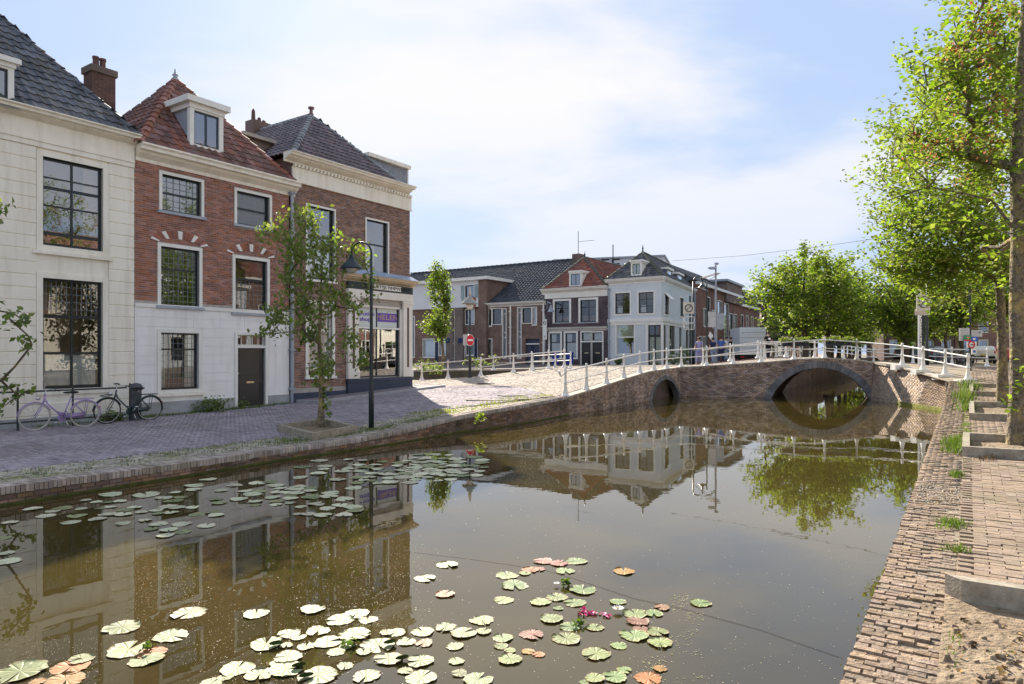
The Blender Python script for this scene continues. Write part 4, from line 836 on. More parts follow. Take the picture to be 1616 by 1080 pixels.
MB().ell(fr.w(H3['ur'][1] - .25, .2, H3['ur'][2] + .12), .09).build('flower_pot', solid('yellow_enamel', (.8, .5, .02), rough=.3), h3, smooth=True)
# shop front
uP0, uP1 = fr.px(633, 560)[0], uD + .02; zcap = fr.px(646, 481)[1]
m_shop = mat('shop_cream', (.78, .74, .66), (.7, .66, .58), rough=.55, scale=2, bump=.08)
sf = MB(); sf.fb(fr, sh0, shop[0], -.05, .1, zsh_b, zsh_t - .5).fb(fr, shop[1], uD, -.05, .1, zsh_b, zsh_t - .5).fb(fr, shop[0], shop[1], -.05, .1, shop[3], zsh_t - .5); sf.build('shop_surround', m_shop, h3)
for a, b in ((sh0, sh0 + .55), (uP0, uD + .03)):
    q = MB().fb(fr, a, b, -.14, -.04, zsh_b + .001, zcap).fb(fr, a - .04, b + .04, -.18, -.04, zcap + .001, zcap + .1).fb(fr, a - .03, b + .03, -.17, -.04, zsh_b - .0, zsh_b + .28).build('pilaster', m_shop, h3); um = (a + b) / 2
    MB().fb(fr, um - .06, um + .06, -.146, -.139, zsh_b + .4, zcap - .15).build('pilaster_inlay', solid('brown_inlay', (.12, .08, .07)), q)
MB().fb(fr, sh0, uD + .05, -.12, 0, -.1, zsh_b - .02).build('shop_plinth', m_navy, h3); MB().fb(fr, sh0 - .03, uD + .08, -.17, 0, zsh_b - .12, zsh_b - .02).build('shop_sill', m_navy, h3)
ents = MB().fb(fr, sh0, uD + .05, -.16, 0, zcap + .11, zcap + .42).build('shop_architrave', m_shop, h3)
zba = zcap + .42; MB().fb(fr, sh0, uD + .05, -.14, 0, zba, zba + .30).build('sign_band', solid('bottle_green_band', (.035, .05, .045)), h3)
moulding(h3, 'shop_cornice', fr, sh0 - .15, uD + .24, zba + .30, zba + .58, .34, mat('shop_buff', (.62, .50, .34), (.55, .44, .3), rough=.6))
MB().poly([fr.w(sh0 - .15, -.35, zba + .585), fr.w(uD + .24, -.35, zba + .585), fr.w(uD + .1, .0, zba + .8), fr.w(sh0 - .1, .0, zba + .85)]).build('lead_flashing', mat('blue_lead', (.35, .43, .55), (.28, .35, .45), rough=.5), h3)
def text(body, fr_, u, z, b, size, m, parent, align='CENTER', name='lettering', ext=.004, sx=1, flip=False, bold=0):
    c = bpy.data.curves.new(name, 'FONT'); c.body = body; c.size = size; c.extrude = ext; c.align_x = align; c.align_y = 'CENTER'; c.materials.append(m); c.offset = bold
    tmp = bpy.data.objects.new(name, c); me = bpy.data.meshes.new_from_object(tmp); bpy.data.objects.remove(tmp); me.materials.clear(); me.materials.append(m); o = bpy.data.objects.new(name, me); COL.objects.link(o); o.parent = parent; p_ = fr_.w(u, b, z) - wloc(parent)
    M_ = Matrix.Identity(4); X, Y, Z_ = fr_.U * sx, Vector((0, 0, 1)), -fr_.B
    for r_ in range(3): M_[r_][0] = X[r_]; M_[r_][1] = Y[r_]; M_[r_][2] = Z_[r_]; M_[r_][3] = p_[r_]
    o.matrix_basis = M_; return o
upa, upb = fr.px(590, 475, -.16)[0], fr.px(633, 475, -.16)[0]
pq = MB().fb(fr, upa, upb, -.165, -.139, zba + .07, zba + .27).build('name_plate', m_shop, h3); text('BRIGLOTTE TIMPWNRET', fr, (upa + upb) / 2, zba + .17, -.172, .17, solid('sign_black', (.03, .03, .03)), pq, sx=1.45)
zr_ = fr.px(600, 519)[1]; wsh = window(h3, fr, shop, casing=0, b=.06, cols=2, rails=(((shop[3] - zr_) / (shop[3] - shop[2]), .07),), fw=.06, mull=.05, room=2.2, glass=m_glass2, inner=m_warm)
MB().fb(fr, shop[0] - .05, shop[1] + .02, -.03, .055, zr_ - .02, zr_ + .05).build('transom', m_white, wsh)
uw0, uw1 = shop[0], shop[1]; umid = (uw0 + uw1) / 2
m_film = mat('pale_film', (.62, .66, .62), (.56, .6, .56), rough=.5, scale=3, bump=0); m_purple = solid('purple_print', (.16, .08, .42), rough=.5); m_buff = solid('buff_print', (.5, .36, .2), rough=.5)
for a, b in ((uw0 + .07, umid - .04), (umid + .04, uw1 - .07)): MB().fb(fr, a, b, .075, .082, zr_ + .06, shop[3] - .07).build('window_film', m_film, wsh)
zz_ = shop[3] - .07 - zr_ - .06; zm_ = (shop[3] + zr_) / 2
MB().fb(fr, umid + .05, uw1 - .08, .070, .0735, zm_ - zz_ * .22, zm_ + zz_ * .24).build('purple_band', m_purple, wsh); text('HELEN', fr, (umid + uw1) / 2, zm_ + .01, .066, zz_ * .38, m_buff, wsh, sx=1.45, ext=.001, bold=.004)
um_ = (uw0 + umid) / 2; text('erotiek', fr, um_ + .05, zm_ + zz_ * .14, .07, zz_ * .27, m_purple, wsh, sx=1.5, ext=.001, bold=.006); text('shop', fr, um_ + .0, zm_ - zz_ * .13, .07, zz_ * .27, m_purple, wsh, sx=1.5, ext=.001, bold=.006)
# scalloped valance inside the big pane
va = MB(); n = 22
for k in range(n):
    a, b = uw0 + .1 + (uw1 - uw0 - .2) * k / n, uw0 + .1 + (uw1 - uw0 - .2) * (k + .8) / n; va.poly([fr.w(a, .2, zr_ - .06), fr.w(b, .2, zr_ - .06), fr.w(b, .2, zr_ - .16), fr.w((a + b) / 2, .2, zr_ - .26), fr.w(a, .2, zr_ - .16)])
va.build('valance', m_curt, wsh)
# raised pavement in front of the shop with a rounded end
kp = [fr.w(8.72, 0, 0), fr.w(8.75, -1.22, 0), fr.w(13.0, -1.3, 0), fr.w(14.6, -1.35, 0)] + [fr.w(15.3 + .95 * math.sin(t_), -.35 - 1.0 * math.cos(t_), 0) for t_ in np.linspace(.1, 2.6, 8)] + [fr.w(15.1, 0, 0)]
kb = MB(); kt = MB()
for a, b in zip(kp, kp[1:]):
    za, zb_2 = z1(a.x, a.y) + .1, z1(b.x, b.y) + .1; ia, ib = a + (fr.w(12, 0, 0) - a).normalized() * 0, b
    n_ = Vector((-(b - a).y, (b - a).x, 0)).normalized() * .13
    kb.poly([(a.x, a.y, za - .3), (b.x, b.y, zb_2 - .3), (b.x, b.y, zb_2), (a.x, a.y, za)]).poly([(a.x, a.y, za), (b.x, b.y, zb_2), (b.x + n_.x, b.y + n_.y, zb_2 + .002), (a.x + n_.x, a.y + n_.y, za + .002)])
kb.build('kerb', mat('kerb_stone', (.42, .41, .42), (.32, .31, .32), rough=.85, scale=4, bump=.3), kind='structure')
pts = [p_ for p_ in kp] + [fr.w(8.75, 0, 0)]; c_ = fr.w(13, -.5, 0)
for i in range(len(pts)): a, b = pts[i], pts[(i + 1) % len(pts)]; kt.poly([(a.x, a.y, z1(a.x, a.y) + .095), (b.x, b.y, z1(b.x, b.y) + .095), (c_.x, c_.y, z1(c_.x, c_.y) + .1)])
kt.build('pavement', mat('side_pavement', (.24, .2, .21), (.17, .14, .15), rough=.9, scale=5, bump=.5, bscale=14), kind='structure')
# roof
ze3 = zt3 - .03; ap = ((uC + uD) / 2 + .0, 2.7, fr.px(499.7, 187, 2.7)[1]); rf3 = hiproof(h3, fr, uC - .2, fr.px(634, 296, -.3)[0], -.3, 10, ze3, ap, (ap[0], 7.5, ap[2]), mat('purple_black_pantile', (.135, .09, .095), (.07, .05, .055), rough=.5, scale=2.5, rand=.4, spec=.5, bump=.3, bscale=40, stain=(.10, .10, .09), sscale=1.1, samt=.5), m_greyridge, 300)
MB().lathe(fr.w(*ap), [(.1, 0), (.1, .12), (.07, .14), (.07, .3), (.13, .31), (.13, .38)], 8).build('ridge_vent', solid('vent_clay', (.2, .12, .11)), h3)
# rear dormer on the right slope and a flat-roofed dormer on the left slope
ub = fr.px(642, 280, .9)[0]; zdt = fr.px(642, 262, .9)[1]; dm = MB().fb(fr, ub - 2.4, ub, .9, 3.2, ze3 + .1, zdt - .16).build('dormer', mat('weathered_lead', (.28, .30, .33), (.22, .23, .26), rough=.6, scale=4), h3); MB().fb(fr, ub - 2.5, ub + .12, .75, 3.3, zdt - .158, zdt).build('dormer_cornice', m_cream, dm); MB().fb(fr, ub, ub + .06, .85, 1.0, ze3 + .0, zdt - .16).build('corner_post', m_white, dm)
dl = MB().fb(fr, uC - .4, uC + 1.6, 2.2, 4.6, ze3 + .2, ze3 + .95).build('dormer', mat('dormer_timber', (.3, .24, .18), rough=.7), h3); MB().fb(fr, uC - .6, uC + 1.7, 2.0, 4.8, ze3 + .952, ze3 + 1.08).build('dormer_cornice', mat('faded_trim', (.5, .44, .36), rough=.7), dl)
cu_, cb_ = fr.px(414, 200, 6)[0], 6.0; cz_ = fr.px(414, 192, 6)[1]; c3 = MB().fb(fr, cu_ - .45, cu_ + .45, cb_, cb_ + .6, ze3, cz_).build('chimney', solid('chimney_brown', (.16, .10, .08)), h3)
for q, hh in ((-.25, .55), (.05, .25), (.3, .2)): MB().lathe(fr.w(cu_ + q, cb_ + .3, cz_), [(.1, 0), (.08, hh * .8), (.03, hh)], 8).build('chimney_pot', MATS['chimney_pot_clay'], c3)
# ------------------------------------------------------------------ far row: white corner house, red-roofed house, modern terrace
FW = Fr((11.6, 53), (.8307, -.5567)); FS = Fr((11.6, 53), (.442, .897)); fr = FW
m_pale = mat('pale_blue_white_render', (.66, .70, .72), (.58, .62, .64), rough=.7, scale=1, stain=(.5, .52, .52), samt=.3)
wh = thing('corner_house', FW.w(0, 0, 1.3), 'pale blue-white rendered corner house with black hipped roof by the bridge', 'house')
u0 = fr.px(959.5, 500)[0]; zE = fr.px(1044, 436)[1]; zEb = fr.px(1044, 445)[1]
hs = [R4(fr, 971, 994, 463.5, 496), R4(fr, 1008, 1031.5, 462, 495), R4(fr, 973.5, 1000.5, 513, 559.5), R4(fr, 1023, 1043, 513.5, 576)]
wall(wh, 'wall', fr, u0, 0, .8, zE, hs, m_pale)
for k, h in enumerate(hs[:2]): window(wh, fr, h, casing=.12, cols=2, rails=((.33, .05), (.66, .04)), fw=.06, proud=.03, inner=m_dark, glass=m_glass, curtain=((.1, .45, .05, .4),))
window(wh, fr, hs[2], casing=.14, rails=((.42, .1),), fw=.06, glass=m_glass2, mf=m_white, curtain=((.02, .98, .6, .97),))
m_yel = mat('yellow_green_curtain', (.62, .58, .22), (.45, .42, .14), rough=.9, scale=4)
window(wh, fr, hs[3], casing=.2, cols=2, rails=((.27, .18),), fw=.07, mull=.1, inner=m_dark, curtain=((.04, .42, .02, .7, m_yel), (.55, .96, .02, .7, m_yel)))
MB().fb(fr, u0, .03, -.1, 0, fr.px(1044, 507)[1], fr.px(1044, 502)[1]).fb(fr, u0, .03, -.05, 0, fr.px(1044, 512)[1], fr.px(1044, 507)[1]).build('string_course', m_white, wh)
moulding(wh, 'cornice', fr, u0 - .2, .25, zEb, zE, .3, m_white)
fr = FS; sl_ = 12.6
ss = [R4(fr, 1048.5, 1055, 463, 496), R4(fr, 1073, 1078.5, 470, 499), R4(fr, 1056, 1064.5, 514, 560), R4(fr, 1071.5, 1075, 517, 566), R4(fr, 1082, 1086, 519, 570), R4(fr, 1090, 1094.3, 521, 549)]
wall(wh, 'side_wall', fr, 0, sl_, .8, zE, ss, m_pale)
for k, h in enumerate(ss): window(wh, fr, h, casing=.1, cols=1, rails=((.5, .07),), fw=.07, glass=m_glass2 if k < 2 else m_glass, inner=m_dark)
MB().fb(fr, 0, sl_, -.1, 0, FW.px(1044, 507)[1], FW.px(1044, 502)[1]).fb(fr, 0, sl_, -.05, 0, FW.px(1044, 512)[1], FW.px(1044, 507)[1]).build('string_course', m_white, wh)
moulding(wh, 'cornice', fr, .0, sl_, zEb, zE, .3, m_white)
# open top-hung vent
MB().box(fr.w(ss[0][0], -.02, ss[0][3]), fr.w(ss[0][1], 0, 0) - fr.w(ss[0][0], 0, 0), fr.B * -.5 + Vector((0, 0, -.5)), fr.B * -.03 + Vector((0, 0, .03))).build('vent_window', m_white, wh)
ap = FW.px(1014.4, 399, 2.8)
A = FW.w(u0 - .1, -.15, zE); B = Vector(FW.w(.1, -.15, zE)); C_ = FS.w(sl_, -.1, zE); T = FW.w(ap[0], 2.8, ap[1]); K = T + FS.U * 9.5; D = A + FS.U * 12
rf = MB().poly([A, B, T]).poly([B, C_, K, T]).poly([A, T, K, D]).build('roof', m_dark, wh); tiles(rf, A, B, [A, B, T], m_blktile, 0, w=.3, l=.36); tiles(rf, B, C_, [B, C_, K, T], m_blktile, 0, w=.3, l=.36)
m_mossr = mat('mossy_ridge', (.13, .13, .10), (.07, .07, .05), rough=.9, scale=6)
for a, b in ((A, T), (B, T), (K, T)): ridge(rf, a, b, m_mossr, .15, .4, single=False)
finial(wh, T, .8, m_black, .1)
sw_ = (ap[1] - zE) / 2.95; b_ = onroof(FW, 1004, 434, zE, sw_, -.15)
dormer(wh, FW, b_, R4(FW, 998, 1010, 417, 433.5, b_), depth=b_ + 1.6, ch=.25, oh=.1, post=.13, cols=2, mcheek=m_white, glass=m_glass2, mf=mat('green_sash', (.12, .2, .14), rough=.5))
m_blue = mat('blue_grey_lead', (.16, .2, .27), (.12, .15, .2), rough=.6)
for a, b in ((FS.px(1060, 440)[0], FS.px(1068, 440)[0]), (FS.px(1076, 440)[0], FS.px(1084, 440)[0])):
    d = MB().fb(FS, a + .0, b, .45, 2.2, zE + .05, zE + .95).build('dormer', m_blue, wh); MB().fb(FS, a - .15, b + .15, .25, 2.5, zE + .952, zE + 1.12).build('dormer_cornice', m_white, d); MB().fb(FS, a + .3, b - .3, .42, .45, zE + .12, zE + .9).build('casement', m_white, d); MB().fb(FS, a + .5, b - .5, .40, .418, zE + .2, zE + .82).build('pane', m_glass2, d)
pipe(wh, FS, sl_ - .15, -.1, 1.3, zE, m_lead, .07); pipe(wh, FW, u0 + .12, -.1, 1.3, zE - .8, m_lead, .06)
# red-roofed house
fr = FW; rh = thing('town_house', FW.w(u0 - 4, 0, 1.3), 'dark purple-brown house with white timber ground floor and orange-red hipped roof', 'house')
v0 = fr.px(860, 520)[0]; v1 = u0 - .03; zt = fr.px(907, 454)[1]; zb = fr.px(907, 467)[1]; zw = fr.px(907, 517.5)[1]
m_pb = brickmat('purple_brown_brick', (.115, .085, .095), (.085, .062, .07), (.1, .08, .085), bw=.25, bh=.075); m_slat = mat('old_white_timber', (.70, .68, .62), (.6, .58, .52), rough=.6)
hr = [R4(fr, 875.5, 898.5, 476, 509.5), R4(fr, 916, 941, 474, 509)]; gr = [R4(fr, 868, 884.5, 526.5, 564), R4(fr, 892.5, 909.5, 526, 564), R4(fr, 918, 932.5, 525, 577), R4(fr, 935, 950.5, 525, 577)]
wall(rh, 'wall', fr, v0, v1, zw, zt, hr, m_pb); wall(rh, 'ground_floor_front', fr, v0, v1, .8, zw - .01, gr, m_pb)
for h in hr: window(rh, fr, h, casing=.18, cols=2, rails=((.33, .06),), fw=.07, curtain=((.1, .9, .05, .3, m_warm),), sill=.06)
for h in gr[:2]: window(rh, fr, h, casing=.16, rails=((.38, .08),), fw=.06, curtain=((.04, .96, .02, .6), (.04, .5, .64, .98)))
m_bdoor = solid('black_door', (.02, .02, .022), rough=.35, spec=.5)
for h in gr[2:]:
    zt_ = fr.px(925, 540)[1]; dk = MB().fb(fr, h[0], h[1], .05, .1, 1.25, zt_).build('door', m_bdoor, rh); MB().fb(fr, h[0] + .25, h[1] - .25, .03, .052, 2.2, 2.28).build('letter_plate', m_brass, dk); window(rh, fr, (h[0], h[1], zt_ + .1, h[3]), casing=.12, fw=.05, curtain=((.1, .9, .05, .95),))
    MB().fb(fr, h[0] - .12, h[0], -.03, .1, 1.2, zt_ + .0).fb(fr, h[1], h[1] + .12, -.03, .1, 1.2, zt_ + .0).build('door_frame', m_slat, rh)
moulding(rh, 'cornice', fr, v0 - .3, v1, zb + .25, zt, .35, m_white); MB().fb(fr, v0, v1, -.05, 0, zb - .15, zb + .25).build('frieze', m_white, rh); moulding(rh, 'shop_cornice', fr, v0 + .1, v1, zw - .25, zw + .05, .2, m_slat)
sg = MB().fb(fr, fr.px(859.5, 520)[0], fr.px(865.7, 520)[0], -.32, -.26, fr.px(862, 536.5)[1], fr.px(862, 504.5)[1]).build('banner_sign', m_white, rh)
uu = fr.px(862.6, 515)[0]; MB().torus(fr.w(uu, -.335, fr.px(862, 510)[1]), .13, .022, 14, 4, fr.U, (0, 0, 1)).build('emblem', MATS['sign_black'], sg); text('Y', fr, uu, fr.px(862, 532)[1], -.325, .3, MATS['sign_black'], sg)
ap = fr.px(922.7, 406.7, 2.8); A, B = fr.w(v0 - .15, -.15, zt), fr.w(v1, -.15, zt); T = fr.w(ap[0], 2.8, ap[1]); K = fr.w(ap[0], 11, ap[1]); C_, D = fr.w(v1, 11, zt), fr.w(v0 - .15, 11, zt)
m_or = mat('orange_red_tile', (.27, .09, .06), (.17, .06, .045), rough=.7, scale=2.5, rand=.22, bump=.3, stain=(.12, .08, .06), samt=.5)
rf = MB().poly([A, B, T]).poly([B, C_, K, T]).poly([A, T, K, D]).build('roof', m_dark, rh); tiles(rf, A, B, [A, B, T], m_or, 0, w=.3, l=.36); tiles(rf, B, C_, [B, C_, K, T], m_or, 0, w=.3, l=.36)
for a, b in ((A, T), (B, T), (K, T)): ridge(rf, a, b, m_mossr, .15, .4, single=False)
finial(rh, T, .55, m_black, .12); sw_ = (ap[1] - zt) / 2.95; b_ = onroof(FW, 908, 451, zt, sw_, -.15)
dormer(rh, FW, b_, R4(FW, 900.5, 915.5, 433, 451, b_), depth=b_ + 1.6, ch=.22, oh=.06, post=.14, cols=2, mcheek=m_white, mf=m_blue)
# lantern hook on the wall
MB().tube([fr.w(fr.px(861, 480)[0] + .2, -.1, 6.0), fr.w(fr.px(861, 480)[0] + .5, -.5, 6.6), fr.w(fr.px(861, 480)[0] + 1.0, -.8, 6.4)], .05, 6).lathe(fr.w(fr.px(861, 480)[0] + 1.0, -.8, 5.7), [(.3, 0), (.12, .35), (.04, .6)], 10).build('wall_lamp', m_lead, rh)
# modern terrace: dark tiled roof, brown brick, white window strips
mh = thing('terrace_block', FW.w(-22, 0, 1.3), 'modern brown brick terrace with a long dark tiled roof behind the white railing', 'house')
m_mb = brickmat('terrace_brick', (.235, .15, .115), (.175, .11, .085), (.2, .16, .14), bw=.25, bh=.075); w0 = fr.px(640, 560)[0]; w1_ = v0 - .02; ze = fr.px(813, 481.5)[1]; zr_m = fr.px(791, 419, 7)[1]
zg_ = 1.0; wl = []
def mw(a, b, c, d, **k): wl.append((R4(fr, a, b, c, d), k))
fz = dict(casing=.07, fw=.05, proud=.02)
mw(770, 775.5, 488, 515, mf=m_white, **fz); mw(777.5, 791.5, 488, 512, mf=m_navy, **fz); mw(793.5, 798.5, 488, 565, mf=m_white, rails=((.1, .05), (.48, .05), (.58, .05)), **fz)
mw(817, 822, 486, 565, mf=m_white, rails=((.1, .05), (.48, .05), (.58, .05)), **fz); mw(824.5, 838.5, 486.5, 510, mf=m_black, **fz); mw(840.5, 846.5, 486, 513, mf=m_white, curtain=((.1, .9, .05, .95, mat('orange_curtain', (.6, .34, .16))),), **fz)
mw(668, 686, 536, 564, mf=m_white, curtain=((.1, .9, .1, .9),), **fz); mw(692.5, 704, 536, 561, mf=m_white, curtain=((.1, .9, .1, .9),), **fz); mw(707, 711.5, 541, 564, mf=m_white, **fz); mw(727.5, 733, 541, 564, mf=m_white, **fz); mw(735, 748, 536, 561, mf=m_white, **fz); mw(754, 776, 536, 563, mf=m_white, curtain=((.1, .9, .1, .9),), **fz)
mw(693, 705, 489, 512, mf=m_navy, **fz); mw(735, 748, 489, 512, mf=m_navy, **fz); mw(650, 654, 500, 564, mf=m_white, **fz)
door_ = R4(fr, 829, 851, 535, 577)
wall(mh, 'wall', fr, w0, w1_, zg_, ze, [q[0] for q in wl] + [door_], m_mb)
for q, k in wl: window(mh, fr, q, glass=m_glass2 if random.random() < .5 else m_glass, **k)
d1_ = MB().poly([fr.w(door_[0], .218, zg_), fr.w(door_[1], .218, zg_), fr.w(door_[1], .218, door_[3]), fr.w(door_[0], .218, door_[3])]).build('porch', m_navy, mh); MB().fb(fr, door_[0] + .5, door_[1] - .7, .17, .21, 1.2, door_[3] - .6).build('door', solid('navy_door', (.02, .03, .08)), mh); MB().fb(fr, door_[0], door_[1], .1, .16, door_[3] - .5, door_[3] - .4).build('door_head', m_white, mh)
for a, b, c, d in ((686.8, 691.5, 535, 575), (748.6, 753.4, 535, 575)): q = R4(fr, a, b, c, d); MB().fb(fr, q[0], q[1], -.03, 0, q[2], q[3]).build('blue_panel', solid('navy_panel', (.01, .02, .06), rough=.4), mh)
for a, b, c, d in ((706.5, 712.5, 534, 541), (726.5, 733.5, 534, 541)): q = R4(fr, a, b, c, d); MB().fb(fr, q[0], q[1], -.35, 0, q[2], q[3]).build('awning_box', solid('navy_awning', (.01, .03, .12)), mh)
for a, b, m__ in ((689, 697, 'red'), (0, 0, '')):
    pass
q = R4(fr, 749, 754, 470, 484); MB().fb(fr, q[0], q[1], -.35, -.3, q[2], q[3]).build('red_panel', solid('brick_red_panel', (.35, .08, .05)), mh)
for x in (718.6, 806.5, 858.6): pipe(mh, fr, fr.px(x, 520)[0], -.1, 1.2, ze, m_white, .08)
moulding(mh, 'gutter', fr, fr.px(768, 480)[0], w1_ + .1, ze - .1, ze + .25, .35, m_white)
bR = 7.5; A, B = fr.w(w0 - 6, -.2, ze + .2), fr.w(w1_ + .1, -.2, ze + .2); ua = fr.px(695, 427, bR)[0]; T, K = fr.w(w1_ + .3, bR, zr_m), fr.w(w0 - 6, bR, zr_m); D, C_ = fr.w(w0 - 6, 15, ze), fr.w(w1_ + .3, 15, ze)
m_dt = mat('anthracite_tile', (.06, .066, .08), (.04, .044, .053), rough=.75, scale=2, rand=.3, spec=.4, bump=.2)
rf = MB().poly([A, B, T, K]).poly([K, T, C_, D]).build('roof', m_dark, mh); tiles(rf, A, B, [A, B, T, K], m_dt, 0, w=.36, l=.42); ridge(rf, K, T, m_dt, .2, .55, single=False)
# roof light
q0 = FW.px(831, 453, 3.2); MB().box(FW.w(q0[0], 3.0, q0[1] - .4), FW.U * 2.1, FW.B * .9 + Vector((0, 0, .55)), Vector((0, 0, .18))).build('roof_light', m_white, rf); MB().box(FW.w(q0[0] + .15, 2.95, q0[1] - .15), FW.U * 1.8, FW.B * .75 + Vector((0, 0, .46)), Vector((0, 0, .03))).build('pane', m_glass2, rf)
# white dormer storey projecting on the left half
zA = fr.px(769, 441, -.3)[1]; x0_, x1_ = fr.px(650, 460, -.3)[0], fr.px(767.5, 460, -.3)[0]; xw = fr.px(755, 460, -.3)[0]
dk = wall(mh, 'upper_storey', fr, x0_, x1_, ze - .02, zA, [R4(fr, 690, 705, 453, 473, -.3), R4(fr, 734, 748, 451, 470, -.3)], mat('white_cladding', (.72, .73, .73), (.64, .65, .65), rough=.5, scale=1), b=-.3)
for q in (R4(fr, 690, 705, 453, 473, -.3), R4(fr, 734, 748, 451, 470, -.3)): window(mh, fr, q, casing=.04, b=-.2, proud=.34, fw=.07, mf=m_navy, glass=m_glass2)
for q in (R4(fr, 707, 711, 453, 476, -.3), R4(fr, 728, 732.5, 451, 474, -.3), R4(fr, 749.5, 754, 449, 470, -.3)): MB().fb(fr, q[0], q[1], -.36, -.301, q[2], q[3]).build('glass_strip', mat('green_glass', (.3, .38, .38), (.2, .28, .28), rough=.15, spec=.6), mh)
bp_ = MB().poly([fr.w(xw, -.32, zg_), fr.w(x1_, -.32, zg_), fr.w(x1_, -.32, zA), fr.w(xw, -.32, zA)], [(0, 0), (1, 0), (1, 8), (0, 8)]).poly([fr.w(x1_, -.32, ze), fr.w(x1_, 3.6, zA), fr.w(x1_, -.32, zA)], [(0, ze), (4, zA), (0, zA)]).poly([fr.w(x1_, -.32, zg_), fr.w(x1_, 0, zg_), fr.w(x1_, 0, ze), fr.w(x1_, -.32, ze)], [(0, 0), (.3, 0), (.3, 5), (0, 5)]).poly([fr.w(xw, -.32, zg_), fr.w(xw, 0, zg_), fr.w(xw, 0, zA), fr.w(xw, -.32, zA)], [(0, 0), (.3, 0), (.3, 5), (0, 5)]); bp_.build('brick_pier', m_mb, mh)
for a, b in ((706.5, 717), (720, 733)): q = (fr.px(a, 500)[0], fr.px(b, 500)[0]); MB().fb(fr, q[0], q[1], -.28, -.001, zg_, fr.px(712, 478)[1]).build('brick_pier', m_mb, mh)
MB().fb(fr, x0_ - .2, x1_ + .3, -.6, 4.0, zA, zA + .28).build('flat_roof_edge', m_white, mh)
MB().fb(fr, w1_ - .9, w1_ - .1, bR - 1, bR, zr_m - 1.5, zr_m + .4).build('chimney', m_chim, mh); MB().tube([fr.w(w1_ - .5, bR - .5, zr_m + .3), fr.w(w1_ - .5, bR - .5, zr_m + 2.6)], .03, 5).tube([fr.w(w1_ - .5, bR - .5, zr_m + 1.6), fr.w(w1_ + 1.2, bR - .5, zr_m + 1.6)], .02, 4).build('aerial', m_black, mh)
# pale apartment block far behind with large letters
ab_ = thing('apartment_block', (10, 105, 1.3), 'pale grey office block far behind the roofs with large dark letters', 'building')
FA = Fr(P(885, 558, 112)[:2], (.955, -.297)); za_ = FA.px(960, 409)[1]; ua_ = FA.px(1048, 420)[0]
MB().fb(FA, -1, ua_, 0, 14, 1, za_).build('wall', mat('pale_cladding', (.60, .62, .66), (.55, .57, .6), rough=.6, scale=.3), ab_); MB().fb(FA, -1.2, ua_ + .2, -.2, 14.2, za_ + .01, za_ + .3).build('parapet', m_lead, ab_)
text('F', FA, FA.px(901, 420)[0], FA.px(901, 424)[1], -.05, 3.0, MATS['sign_black'], ab_, ext=.02, sx=1.3); text('TEE', FA, FA.px(953, 418)[0], FA.px(958, 418.5)[1], -.05, 2.5, MATS['sign_black'], ab_, ext=.02, sx=1.35)
MB().tube([FA.w(FA.px(972, 410)[0], -3, za_ - 4), FA.w(FA.px(972, 410)[0], -3, za_ + 1.8)], .08, 5).build('aerial', m_black, ab_)
# brown brick block along the left bank beyond the corner house
def block(name, o, u, L_, z1_, m, label, wins, cat='house', depth=8, roof=None, rh_=3, z0=.9, glass=None):
    t = thing(name, (o[0], o[1], 1.3), label, cat); fr = Fr(o, u); hs = []
    for (ua, ub, za, zb) in wins: hs.append((ua, ub, za, zb))
    wall(t, 'wall', fr, 0, L_, z0, z1_, hs, m); shell(t, 'side_wall', fr, 0, L_, 0, depth, z0, z1_, m)
    for h in hs: window(t, fr, h, casing=.09, fw=.07, rails=((.45, .06),) if h[3] - h[2] > 1 else (), glass=glass or m_glass2, proud=.03, mf=m_white if random.random() < .6 else m_black, inner=m_dark, curtain=((.05, .95, .05, .5),) if random.random() < .3 else ())
    if roof:
        A, B, C_, D_ = fr.w(-.2, -.2, z1_), fr.w(L_ + .2, -.2, z1_), fr.w(L_ + .2, depth, z1_), fr.w(-.2, depth, z1_); T, K = fr.w(1.5, depth / 2, z1_ + rh_), fr.w(L_ - 1.5, depth / 2, z1_ + rh_)
        r = MB().poly([A, B, K, T]).poly([B, C_, K]).poly([C_, D_, T, K]).poly([D_, A, T]).build('roof', m_dark, t); tiles(r, A, B, [A, B, K, T], roof, 0, w=.4, l=.5); tiles(r, D_, A, [D_, A, T], roof, 0, w=.4, l=.5); MB().fb(fr, -.25, L_ + .25, -.35, 0, z1_ - .25, z1_ + .02).build('gutter', m_white, t)
    return t, fr
m_rb = brickmat('warm_brown_brick', (.27, .13, .085), (.19, .09, .065), (.2, .15, .13), bw=.25, bh=.075)
o_ = FS.w(sl_ + .4, -.1, 0); ub_ = un(.505, .863); frb = Fr(o_[:2], ub_)
zz_ = lambda y, x: frb.px(x, y)[1]; ux = lambda x: frb.px(x, 520)[0]
wins = [(ux(1110.5), ux(1114), zz_(515, 1112), zz_(488, 1112)), (ux(1116), ux(1120), zz_(515, 1118), zz_(470, 1118)), (ux(1124), ux(1129), zz_(517, 1126), zz_(491, 1126)), (ux(1132.5), ux(1139), zz_(519, 1136), zz_(476, 1136)), (ux(1143), ux(1149), zz_(552, 1146), zz_(480, 1146)), (ux(1151), ux(1156), zz_(521, 1153), zz_(496, 1153)), (ux(1158), ux(1162.5), zz_(521.5, 1160), zz_(497, 1160)), (ux(1103), ux(1107), zz_(575, 1105), zz_(532, 1105)), (ux(1109), ux(1113.5), zz_(575, 1110), zz_(532, 1110)), (ux(1124), ux(1128), zz_(565, 1126), zz_(534, 1126)), (ux(1151), ux(1155), zz_(560, 1153), zz_(535, 1153)), (ux(1157), ux(1162), zz_(560, 1160), zz_(535, 1160))]
